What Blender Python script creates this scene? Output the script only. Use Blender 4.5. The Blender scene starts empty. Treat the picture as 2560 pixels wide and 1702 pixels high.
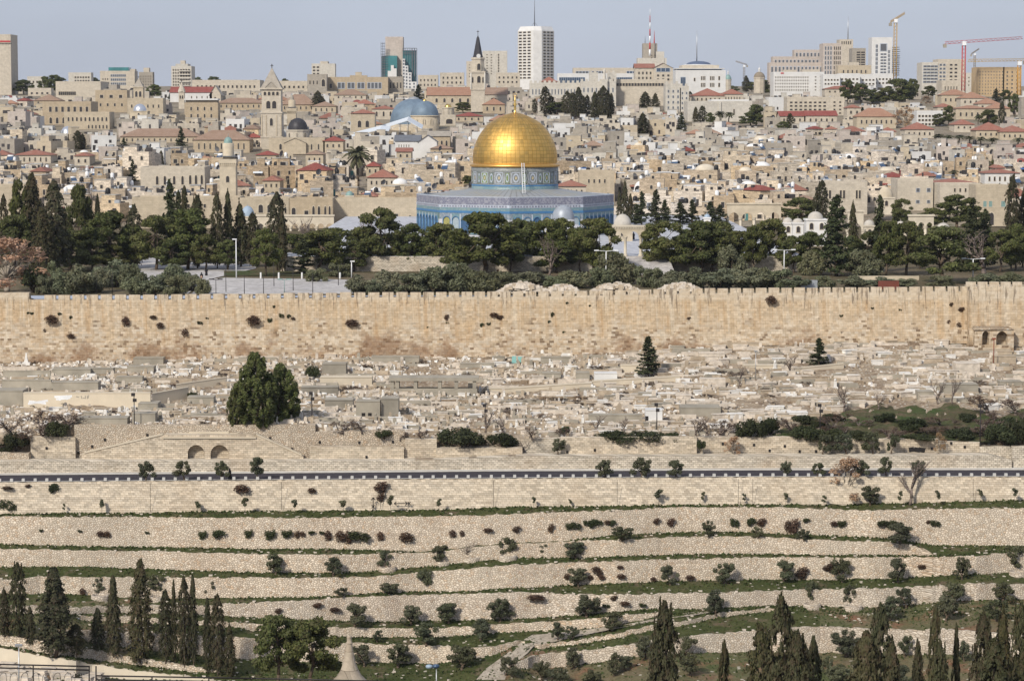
import bpy, bmesh, math, random
import numpy as np
from mathutils import Vector, Matrix
R = random.Random(7)
SC = bpy.context.scene
COL = SC.collection
# ---------------------------------------------------------------- camera, sky, sun, exposure
F = 6240.0                      # focal length in photo pixels (photo is 2560 wide)
PITCH = math.atan(561 / F)
CZ = 80.0                       # eye height above the datum
cam_d = bpy.data.cameras.new('camera'); cam = bpy.data.objects.new('camera', cam_d); COL.objects.link(cam)
cam_d.sensor_width = 36; cam_d.lens = 36 * F / 2560; cam_d.clip_start = 1; cam_d.clip_end = 20000
cam.location = (0, 0, CZ); cam.rotation_euler = (math.pi / 2 - PITCH, 0, 0)
SC.camera = cam
SUN_EL, SUN_AZ = math.radians(36), math.radians(212)      # azimuth clockwise from +Y: behind the camera, to its left
W = bpy.data.worlds.new('World'); SC.world = W; W.use_nodes = True
nt = W.node_tree; nt.nodes.clear()
sky = nt.nodes.new('ShaderNodeTexSky'); sky.sky_type = 'NISHITA'; sky.sun_disc = False
sky.sun_elevation = SUN_EL; sky.sun_rotation = SUN_AZ; sky.altitude = 750; sky.air_density = 1.0; sky.dust_density = 2.0; sky.ozone_density = 1.0
# thin high cloud veil: pulls the clear-sky blue towards a soft grey-blue
veil = nt.nodes.new('ShaderNodeMixRGB'); veil.inputs[0].default_value = 0.85; veil.inputs[2].default_value = (3.85, 4.2, 5.15, 1)
tc = nt.nodes.new('ShaderNodeTexCoord'); mp = nt.nodes.new('ShaderNodeMapping'); mp.inputs['Scale'].default_value = (3, 3, 9)
nz = nt.nodes.new('ShaderNodeTexNoise'); nz.inputs['Scale'].default_value = 1.6; nz.inputs['Detail'].default_value = 4
rmp = nt.nodes.new('ShaderNodeMapRange'); rmp.inputs[1].default_value = .3; rmp.inputs[2].default_value = .7; rmp.inputs[3].default_value = .93; rmp.inputs[4].default_value = 1.06
mul = nt.nodes.new('ShaderNodeMixRGB'); mul.blend_type = 'MULTIPLY'; mul.inputs[0].default_value = 1
bg = nt.nodes.new('ShaderNodeBackground'); bg.inputs[1].default_value = 0.095
wo = nt.nodes.new('ShaderNodeOutputWorld')
L = nt.links.new
L(sky.outputs[0], veil.inputs[1]); L(tc.outputs['Generated'], mp.inputs[0]); L(mp.outputs[0], nz.inputs['Vector'])
L(nz.outputs[0], rmp.inputs[0]); L(veil.outputs[0], mul.inputs[1]); L(rmp.outputs[0], mul.inputs[2]); L(mul.outputs[0], bg.inputs[0]); L(bg.outputs[0], wo.inputs[0])
sun_d = bpy.data.lights.new('sun', 'SUN'); sun_d.energy = 2.8; sun_d.angle = math.radians(6); sun_d.color = (1, .925, .81)
sun = bpy.data.objects.new('sun', sun_d); COL.objects.link(sun)
sd = Vector((math.sin(SUN_AZ) * math.cos(SUN_EL), math.cos(SUN_AZ) * math.cos(SUN_EL), math.sin(SUN_EL)))
sun.rotation_euler = sd.to_track_quat('Z', 'Y').to_euler(); sun.location = sd * 500
SC.view_settings.view_transform = 'Standard'; SC.view_settings.look = 'None'; SC.view_settings.exposure = 0.48; SC.view_settings.gamma = 1
SC.cycles.max_bounces = 4; SC.cycles.diffuse_bounces = 2; SC.cycles.glossy_bounces = 2; SC.cycles.transparent_max_bounces = 4
SC.cycles.caustics_reflective = False; SC.cycles.caustics_refractive = False
# ---------------------------------------------------------------- pixel rays -> places (photo pixels, 2560 x 1702)
CP, SP = math.cos(PITCH), math.sin(PITCH)
def P(px, py, D):
    dx, dy = (px - 1280) / F, (851 - py) / F
    k = D / (CP + SP * dy)
    return Vector((dx * k, D, CZ + k * (-SP + CP * dy)))
def ray_z(px, py, z):            # where the ray meets a level plane
    dy = (851 - py) / F
    k = (z - CZ) / (-SP + CP * dy)
    return k * (CP + SP * dy)
def proj(v):
    y = v[1]; z = v[2] - CZ
    fw = CP * y - SP * z; up = SP * y + CP * z
    return 1280 + F * v[0] / fw, 851 - F * up / fw
def ip(x, pts):
    if x <= pts[0][0]: return pts[0][1]
    for (a, b), (c, d) in zip(pts, pts[1:]):
        if x <= c: return b + (d - b) * (x - a) / (c - a) if c > a else d
    return pts[-1][1]
# ---------------------------------------------------------------- bookkeeping
REG = []
def tag(o, label, cat, group=None, kind=None, at=None):
    o['label'] = label; o['category'] = cat
    if group: o['group'] = group
    if kind: o['kind'] = kind
    REG.append((o, at)); return o
def thing(name, label, cat, loc=(0, 0, 0), rz=0.0, group=None, scale=None, at=None):
    o = bpy.data.objects.new(name, None); COL.objects.link(o); o.empty_display_size = .5
    o.location = loc; o.rotation_euler = (0, 0, rz)
    if scale: o.scale = scale
    return tag(o, label, cat, group, None, at)
def put(name, me, parent=None, loc=None, scale=None, rz=0, label=None):
    o = bpy.data.objects.new(name, me); COL.objects.link(o)
    if parent: o.parent = parent
    if loc is not None: o.location = loc
    if scale is not None: o.scale = scale
    if rz: o.rotation_euler = (0, 0, rz)
    if label: o['label'] = label
    return o
def struct(o, kind='structure'):
    o['kind'] = kind; return o
class MB:
    def __init__(s): s.v = []; s.f = []; s.m = []; s.s = []
    def face(s, pts, m=0, sm=False):
        b = len(s.v); s.v += [tuple(p) for p in pts]; s.f.append(tuple(range(b, b + len(pts)))); s.m.append(m); s.s.append(sm)
    def box(s, x0, x1, y0, y1, z0, z1, m=0, mt=None, bottom=True):
        b = len(s.v); s.v += [(x0, y0, z0), (x1, y0, z0), (x1, y1, z0), (x0, y1, z0), (x0, y0, z1), (x1, y0, z1), (x1, y1, z1), (x0, y1, z1)]
        fs = [(0, 1, 5, 4), (1, 2, 6, 5), (2, 3, 7, 6), (3, 0, 4, 7), (4, 5, 6, 7)] + ([(3, 2, 1, 0)] if bottom else [])
        for i, f in enumerate(fs):
            s.f.append(tuple(b + j for j in f)); s.m.append(mt if (i == 4 and mt is not None) else m); s.s.append(False)
        return s
    def hex8(s, p, m=0):          # eight corners: bottom ring then top ring
        b = len(s.v); s.v += [tuple(q) for q in p]
        for f in [(0, 1, 5, 4), (1, 2, 6, 5), (2, 3, 7, 6), (3, 0, 4, 7), (4, 5, 6, 7), (3, 2, 1, 0)]:
            s.f.append(tuple(b + j for j in f)); s.m.append(m); s.s.append(False)
    def lathe(s, prof, n=24, m=0, cx=0, cy=0, sm=True, ph=0.0):
        b = len(s.v)
        for r, z in prof:
            for k in range(n):
                a = ph + 2 * math.pi * k / n; s.v.append((cx + r * math.cos(a), cy + r * math.sin(a), z))
        for i in range(len(prof) - 1):
            for k in range(n):
                k2 = (k + 1) % n
                s.f.append((b + i * n + k, b + i * n + k2, b + (i + 1) * n + k2, b + (i + 1) * n + k)); s.m.append(m); s.s.append(sm)
        if prof[-1][0] > .01: s.f.append(tuple(b + (len(prof) - 1) * n + k for k in range(n))); s.m.append(m); s.s.append(False)
        return s
    def tube(s, p0, p1, r0, r1=None, n=6, m=0, sm=True):
        p0, p1 = Vector(p0), Vector(p1); r1 = r0 if r1 is None else r1
        d = (p1 - p0); d = d.normalized() if d.length > 1e-6 else Vector((0, 0, 1))
        a = d.orthogonal().normalized(); c = d.cross(a); b = len(s.v)
        for p, r in ((p0, r0), (p1, r1)):
            for k in range(n):
                t = 2 * math.pi * k / n; s.v.append(tuple(p + a * (r * math.cos(t)) + c * (r * math.sin(t))))
        for k in range(n):
            k2 = (k + 1) % n; s.f.append((b + k, b + k2, b + n + k2, b + n + k)); s.m.append(m); s.s.append(sm)
        s.f.append(tuple(b + n + k for k in range(n))); s.m.append(m); s.s.append(False)
        s.f.append(tuple(b + n - 1 - k for k in range(n))); s.m.append(m); s.s.append(False)
        return s
    def hip(s, x0, x1, y0, y1, z, h, m=0, over=.4, ridge=None):
        x0 -= over; x1 += over; y0 -= over; y1 += over; ym = (y0 + y1) / 2; xm = (x0 + x1) / 2
        k = min((y1 - y0) / 2, (x1 - x0) / 2) * .95
        if x1 - x0 >= y1 - y0: a, c = (x0 + k, ym, z + h), (x1 - k, ym, z + h)
        else: a, c = (xm, y0 + k, z + h), (xm, y1 - k, z + h)
        A, B, C, D_ = (x0, y0, z), (x1, y0, z), (x1, y1, z), (x0, y1, z)
        if x1 - x0 >= y1 - y0:
            for f in ((A, B, c, a), (B, C, c), (C, D_, a, c), (D_, A, a)): s.face(f, m)
        else:
            for f in ((A, B, a), (B, C, c, a), (C, D_, c), (D_, A, a, c)): s.face(f, m)
        s.face((D_, C, B, A), m)
    def gable(s, x0, x1, y0, y1, z, h, m=0, mw=1, over=.3, along='x'):
        if along == 'x':
            ym = (y0 + y1) / 2; a, b = x0 - over, x1 + over; k = over * h / ((y1 - y0) / 2)
            s.face(((a, y0 - over, z - k), (b, y0 - over, z - k), (b, ym, z + h), (a, ym, z + h)), m)
            s.face(((b, y1 + over, z - k), (a, y1 + over, z - k), (a, ym, z + h), (b, ym, z + h)), m)
            for x in (x0, x1): s.face(((x, y0, z), (x, y1, z), (x, ym, z + h - .05)), mw)
        else:
            xm = (x0 + x1) / 2; a, b = y0 - over, y1 + over; k = over * h / ((x1 - x0) / 2)
            s.face(((x0 - over, b, z - k), (x0 - over, a, z - k), (xm, a, z + h), (xm, b, z + h)), m)
            s.face(((x1 + over, a, z - k), (x1 + over, b, z - k), (xm, b, z + h), (xm, a, z + h)), m)
            for y in (y0, y1): s.face(((x0, y, z), (x1, y, z), (xm, y, z + h - .05)), mw)
    def archwall(s, x0, x1, z0, z1, t, arches, m=0, back=None, rec=None, mi=None):
        """upright wall in the xz plane, front at y=0, back at y=t, with arched openings (cx, half, zbase, zspring, pointed)"""
        mi = m if mi is None else mi
        arches = sorted(arches); y1 = t if rec is None else rec; cur = x0
        def full(a, b):
            if b - a > 1e-4:
                s.face(((a, 0, z0), (b, 0, z0), (b, 0, z1), (a, 0, z1)), m)
                if rec is None: s.face(((b, t, z0), (a, t, z0), (a, t, z1), (b, t, z1)), m)
        for cx, hw, zb, zs, pt in arches:
            full(cur, cx - hw); cur = cx + hw; n = 10
            def top(u):
                q = abs(u)
                return zs + hw * (math.sqrt(max(0, 1 - q * q)) if not pt else pt * math.sqrt(max(0, 1 - q ** 1.5)))
            xs = [-math.cos(math.pi * i / n) for i in range(n + 1)]
            for i in range(n):
                a, b = cx + hw * xs[i], cx + hw * xs[i + 1]; za, zc = top(xs[i]), top(xs[i + 1])
                s.face(((a, 0, za), (b, 0, zc), (b, 0, z1), (a, 0, z1)), m)
                s.face(((a, y1, za), (b, y1, zc), (b, 0, zc), (a, 0, za)), mi)
                if rec is None: s.face(((b, t, zc), (a, t, za), (a, t, z1), (b, t, z1)), m)
                elif back is not None: s.face(((a, rec, zb), (b, rec, zb), (b, rec, zc), (a, rec, za)), back)
            for x in (cx - hw, cx + hw): s.face(((x, 0, zb), (x, y1, zb), (x, y1, zs), (x, 0, zs)), mi)
            if zb > z0 + 1e-3:
                s.face(((cx - hw, 0, z0), (cx + hw, 0, z0), (cx + hw, 0, zb), (cx - hw, 0, zb)), m)
                s.face(((cx - hw, 0, zb), (cx + hw, 0, zb), (cx + hw, y1, zb), (cx - hw, y1, zb)), m)
                if rec is None: s.face(((cx + hw, t, z0), (cx - hw, t, z0), (cx - hw, t, zb), (cx + hw, t, zb)), m)
        full(cur, x1)
        s.face(((x0, 0, z1), (x1, 0, z1), (x1, t, z1), (x0, t, z1)), m)
        s.face(((x0, t, z0), (x0, 0, z0), (x0, 0, z1), (x0, t, z1)), m); s.face(((x1, 0, z0), (x1, t, z0), (x1, t, z1), (x1, 0, z1)), m)
        if rec is not None: s.face(((x1, t, z0), (x0, t, z0), (x0, t, z1), (x1, t, z1)), m)
    def mesh(s, name, mats):
        me = bpy.data.meshes.new(name); me.from_pydata(s.v, [], s.f)
        for mm in mats: me.materials.append(mm)
        me.polygons.foreach_set('material_index', s.m); me.polygons.foreach_set('use_smooth', s.s); me.update()
        return me
    def build(s, name, mats, parent=None, loc=None, rz=0, label=None):
        return put(name, s.mesh(name, mats if isinstance(mats, (list, tuple)) else [mats]), parent, loc, None, rz, label)
# ---------------------------------------------------------------- materials
class NT:
    def __init__(s, name, rough=.9, metal=0.0, spec=.25):
        s.mat = bpy.data.materials.new(name); s.mat.use_nodes = True; s.t = s.mat.node_tree; s.b = s.t.nodes['Principled BSDF']
        s.b.inputs['Roughness'].default_value = rough; s.b.inputs['Metallic'].default_value = metal; s.b.inputs['Specular IOR Level'].default_value = spec
        s._p = None
    def n(s, typ, ins=None, **kw):
        x = s.t.nodes.new('ShaderNode' + typ)
        for k, v in kw.items(): setattr(x, k, v)
        for k, v in (ins or {}).items(): s.set(x.inputs[k], v)
        return x
    def set(s, sock, v):
        if isinstance(v, bpy.types.NodeSocket): s.t.links.new(v, sock)
        elif isinstance(v, (tuple, list)) and len(v) == 3 and sock.type == 'RGBA': sock.default_value = (*v, 1)
        else: sock.default_value = v
    def pos(s, world=False):
        return s.n('NewGeometry').outputs['Position'] if world else s.n('TexCoord').outputs['Object']
    def xz(s, world=True, ky=.83):  # wall plane coordinates in metres
        sp = s.n('SeparateXYZ', {0: s.pos(world)})
        u = s.n('Math', {0: sp.outputs[0], 1: s.n('Math', {0: sp.outputs[1], 1: ky}, operation='MULTIPLY').outputs[0]}, operation='ADD')
        return s.n('CombineXYZ', {0: u.outputs[0], 1: sp.outputs[2], 2: 0.0}).outputs[0]
    def scale(s, v, sc):
        return s.n('Mapping', {'Vector': v, 'Scale': sc}).outputs[0]
    def noise(s, v, sc, det=3, rough=.55, dim='3D'):
        return s.n('TexNoise', {'Vector': v, 'Scale': sc, 'Detail': det, 'Roughness': rough}).outputs[0]
    def ramp(s, f, a, b, lo=0.0, hi=1.0):
        return s.n('MapRange', {0: f, 1: a, 2: b, 3: lo, 4: hi}).outputs[0]
    def mix(s, f, a, b, mode='MIX'):
        x = s.n('MixRGB', {0: f, 1: a, 2: b}, blend_type=mode); return x.outputs[0]
    def blocks(s, v, bw, bh):         # one random colour per masonry block, courses staggered at random
        p = s.n('SeparateXYZ', {0: v}); row = s.n('Math', {0: s.n('Math', {0: p.outputs[1], 1: 1 / bh}, operation='MULTIPLY').outputs[0]}, operation='FLOOR').outputs[0]
        sh = s.n('TexWhiteNoise', {'W': row}, noise_dimensions='1D').outputs[0]; wd = s.ramp(sh, 0, 1, .75 / bw, 1.3 / bw)
        u = s.n('Math', {0: s.n('Math', {0: s.n('Math', {0: p.outputs[0], 1: wd}, operation='MULTIPLY').outputs[0], 1: s.n('Math', {0: sh, 1: 9.0}, operation='MULTIPLY').outputs[0]}, operation='ADD').outputs[0]}, operation='FLOOR').outputs[0]
        return s.n('TexWhiteNoise', {0: s.n('CombineXYZ', {0: u, 1: row, 2: 0.0}).outputs[0]}).outputs['Color']
    def objcol(s): return s.n('ObjectInfo').outputs['Color']
    def objrnd(s): return s.n('ObjectInfo').outputs['Random']
    def island(s): return s.n('NewGeometry').outputs['Random Per Island']
    def bump(s, h, st=.5, dist=.1):
        s.t.links.new(s.n('Bump', {'Height': h, 'Strength': st, 'Distance': dist}).outputs[0], s.b.inputs['Normal'])
    def done(s, col):
        s.set(s.b.inputs['Base Color'], col); return s.mat
M = {}
def plain(name, c, rough=.85, metal=0, var=.12, sc=.8, spec=.25):
    t = NT(name, rough, metal, spec); f = t.noise(t.pos(), sc, 4)
    M[name] = t.done(t.mix(1.0, c, t.ramp(f, .3, .7, 1 - var, 1 + var), 'MULTIPLY')); return M[name]
def coursed(name, c1, c2, mort, bw=.7, bh=.32, stain=(.33, .22, .12), st=.35, world=True, ms=.035, tint=False):
    t = NT(name); v = t.xz(world)
    br = t.n('TexBrick', {'Vector': v, 'Color1': c1, 'Color2': c2, 'Mortar': mort, 'Scale': 1.0, 'Mortar Size': ms, 'Mortar Smooth': .3, 'Bias': -.1, 'Brick Width': bw, 'Row Height': bh})
    cell = t.blocks(v, bw * 1.3, bh)
    g = t.n('SeparateXYZ', {0: cell}).outputs[0]
    c = t.mix(.9, br.outputs[0], t.ramp(g, 0, 1, .72, 1.2), 'MULTIPLY')
    big = t.noise(v, .11, 5, .62)
    c = t.mix(t.ramp(big, .5, .72, 0, st), c, stain)
    fine = t.noise(v, 2.2, 3); c = t.mix(.8, c, t.ramp(fine, .3, .7, .8, 1.15), 'MULTIPLY')
    if tint: c = t.mix(1.0, c, t.objcol(), 'MULTIPLY')
    t.bump(br.outputs['Fac'], -.5 if False else .5, -.05)
    M[name] = t.done(c); return M[name]
def rubble(name, cols, mort, size=.5, st=.3):
    t = NT(name); v = t.xz(True)
    wv = t.n('MixRGB', {0: .12, 1: v, 2: t.n('TexNoise', {'Vector': v, 'Scale': 1.2}).outputs['Color']}, blend_type='ADD').outputs[0]
    sv = t.scale(wv, (1 / size, 1.35 / size, 1))
    vo = t.n('TexVoronoi', {'Vector': sv, 'Scale': 1.0}, voronoi_dimensions='2D')
    ed = t.n('TexVoronoi', {'Vector': sv, 'Scale': 1.0}, voronoi_dimensions='2D', feature='DISTANCE_TO_EDGE')
    r = t.n('SeparateXYZ', {0: vo.outputs['Color']})
    c = t.mix(r.outputs[0], cols[0], cols[1]); c = t.mix(t.ramp(r.outputs[1], .8, .95), c, cols[2])
    c = t.mix(.9, c, t.ramp(r.outputs[2], 0, 1, .72, 1.18), 'MULTIPLY')
    big = t.noise(v, .16, 4, .6); c = t.mix(t.ramp(big, .48, .75, 0, st), c, (.36, .23, .14))
    c = t.mix(t.ramp(t.noise(v, .05, 3), .4, .62, 0, .35), c, (.40, .37, .31))
    e = t.ramp(ed.outputs[0], .02, .14)
    c = t.mix(e, mort, c)
    t.bump(t.ramp(ed.outputs[0], 0, .3), .6, .12)
    M[name] = t.done(c); return M[name]
coursed('ashlar', (.585, .51, .405), (.535, .455, .35), (.40, .33, .24), st=.25)
coursed('ashlar_low', (.61, .55, .455), (.52, .46, .37), (.30, .25, .19), .62, .3, st=.45)
rubble('rubble', ((.68, .59, .475), (.60, .505, .39), (.54, .405, .28)), (.24, .185, .13), .36)
rubble('rubble_fine', ((.62, .545, .45), (.55, .47, .375), (.47, .375, .275)), (.23, .185, .14), .38, .4)
def city_wall_mat():
    t = NT('city_wall_stone'); v = t.xz(True)
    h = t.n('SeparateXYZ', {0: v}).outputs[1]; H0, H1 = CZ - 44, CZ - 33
    wob = t.noise(t.scale(v, (.25, .12, 1)), 1.0, 4)                      # broken lower edge of the plastered zone
    big = t.noise(v, .10, 6, .7); mid = t.noise(v, .42, 5, .65); streak = t.noise(t.scale(v, (.75, .045, 1)), 1.0, 5, .7)
    cell = t.blocks(v, .72, .42); cs = t.n('SeparateXYZ', {0: cell})
    br = t.n('TexBrick', {'Vector': v, 'Color1': (1.06, 1.06, 1.06), 'Color2': (.88, .88, .88), 'Mortar': (.70, .65, .6), 'Scale': 1.0, 'Mortar Size': .035, 'Brick Width': .9, 'Row Height': .48})
    c = t.mix(t.ramp(big, .35, .65), (.51, .385, .245), (.53, .425, .30))
    c = t.mix(t.ramp(mid, .52, .66, 0, .55), c, (.56, .465, .34))
    c = t.mix(t.ramp(streak, .5, .6, 0, .85), c, (.60, .51, .385))
    c = t.mix(t.ramp(streak, .38, .47, .65, 0), c, (.44, .29, .155))
    zone = t.n('Math', {0: t.n('Math', {0: t.ramp(h, H0, H1, .34, -.22), 1: wob}, operation='ADD').outputs[0], 1: t.n('Math', {0: mid, 1: .5}, operation='MULTIPLY').outputs[0]}, operation='ADD').outputs[0]
    pale = t.mix(t.ramp(cs.outputs[0], .2, .8), (.47, .365, .25), (.60, .52, .41))
    pale = t.mix(t.ramp(cs.outputs[2], .88, .93), pale, (.20, .14, .09))
    c = t.mix(t.ramp(zone, .74, .92, 0, .85), c, pale)
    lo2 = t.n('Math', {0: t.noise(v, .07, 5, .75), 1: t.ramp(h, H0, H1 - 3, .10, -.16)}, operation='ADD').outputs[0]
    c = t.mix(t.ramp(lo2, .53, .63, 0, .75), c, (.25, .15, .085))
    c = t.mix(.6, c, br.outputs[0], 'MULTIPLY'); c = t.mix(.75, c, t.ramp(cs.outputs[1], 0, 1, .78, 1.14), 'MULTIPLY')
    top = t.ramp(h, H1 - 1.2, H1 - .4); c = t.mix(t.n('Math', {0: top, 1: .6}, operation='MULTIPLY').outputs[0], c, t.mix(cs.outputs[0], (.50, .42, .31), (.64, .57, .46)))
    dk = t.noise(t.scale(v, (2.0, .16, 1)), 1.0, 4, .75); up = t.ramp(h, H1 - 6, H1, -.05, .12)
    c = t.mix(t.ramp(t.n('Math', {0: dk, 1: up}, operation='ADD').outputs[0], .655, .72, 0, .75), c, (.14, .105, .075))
    pit = t.noise(v, 1.5, 2); c = t.mix(t.ramp(pit, .71, .74, 0, .8), c, (.14, .10, .07))
    t.bump(t.noise(v, 1.6, 4), .5, .3)
    M['city_wall'] = t.done(c)
city_wall_mat()
def ground_mat(name, cols, sc=.12, speck=None, fine=2.0):
    t = NT(name, 1.0, 0, .05); v = t.pos(True)
    a = t.noise(v, sc, 6, .65); b = t.noise(v, sc * 3.1, 5, .6); c = t.mix(t.ramp(a, .38, .6), cols[0], cols[1]); c = t.mix(t.ramp(b, .52, .7), c, cols[2])
    c = t.mix(.85, c, t.ramp(t.noise(v, fine, 4, .7), .3, .7, .6, 1.35), 'MULTIPLY')
    if speck:
        vo = t.n('TexVoronoi', {'Vector': v, 'Scale': speck[1]}); g = t.n('SeparateXYZ', {0: vo.outputs['Color']}).outputs[0]
        k = t.n('Math', {0: t.ramp(g, speck[2], speck[2] + .02), 1: t.ramp(vo.outputs['Distance'], .38, .3)}, operation='MULTIPLY').outputs[0]
        c = t.mix(k, c, speck[0])
    t.bump(t.noise(v, fine, 4, .7), .8, .3)
    M[name] = t.done(c); return M[name]
ground_mat('grass', ((.048, .060, .021), (.078, .083, .034), (.135, .105, .068)), .10, ((.42, .38, .31), 1.3, .91))
ground_mat('red_soil', ((.085, .10, .042), (.16, .13, .08), (.21, .115, .072)), .07, ((.42, .38, .31), 1.3, .92))
ground_mat('dust', ((.37, .30, .22), (.29, .225, .16), (.18, .125, .085)), .16, ((.50, .46, .39), 1.5, .6))
ground_mat('cem_grass', ((.055, .08, .028), (.10, .085, .05), (.15, .11, .075)), .13, None)
ground_mat('trackdirt', ((.42, .37, .30), (.36, .31, .25), (.30, .25, .19)), .3, None)
ground_mat('paving', ((.47, .45, .435), (.43, .41, .40), (.38, .36, .34)), .05, None, .6)
ground_mat('platform', ((.47, .48, .51), (.44, .45, .48), (.41, .41, .42)), .05, None, .6)
ground_mat('parkland', ((.11, .09, .055), (.17, .135, .09), (.07, .08, .035)), .08, None)
ground_mat('cityground', ((.30, .26, .20), (.24, .2, .155), (.10, .10, .06)), .03, None)
plain('asphalt', (.040, .036, .044), .9, 0, .15, .4)
plain('kerb', (.52, .50, .46)); plain('white_block', (.50, .49, .47), .8, 0, .06)
plain('concrete', (.32, .29, .235), .9, 0, .2, .35); plain('plaster', (.56, .49, .38), .9, 0, .08, .3)
plain('tomb', (.56, .495, .415), .9, 0, .25, 1.2); plain('tomb_white', (.70, .68, .64), .85, 0, .15, 1.2); plain('tomb_tan', (.40, .33, .245), .9, 0, .2, 1.0)
plain('iron', (.03, .026, .026), .6); plain('steel', (.45, .46, .47), .4, .6); plain('white_paint', (.76, .77, .78), .5)
plain('dark', (.022, .02, .02), .8); plain('glass', (.035, .042, .05), .15, 0, .2, .3, .5); plain('black_plastic', (.018, .018, .02), .5)
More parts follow.
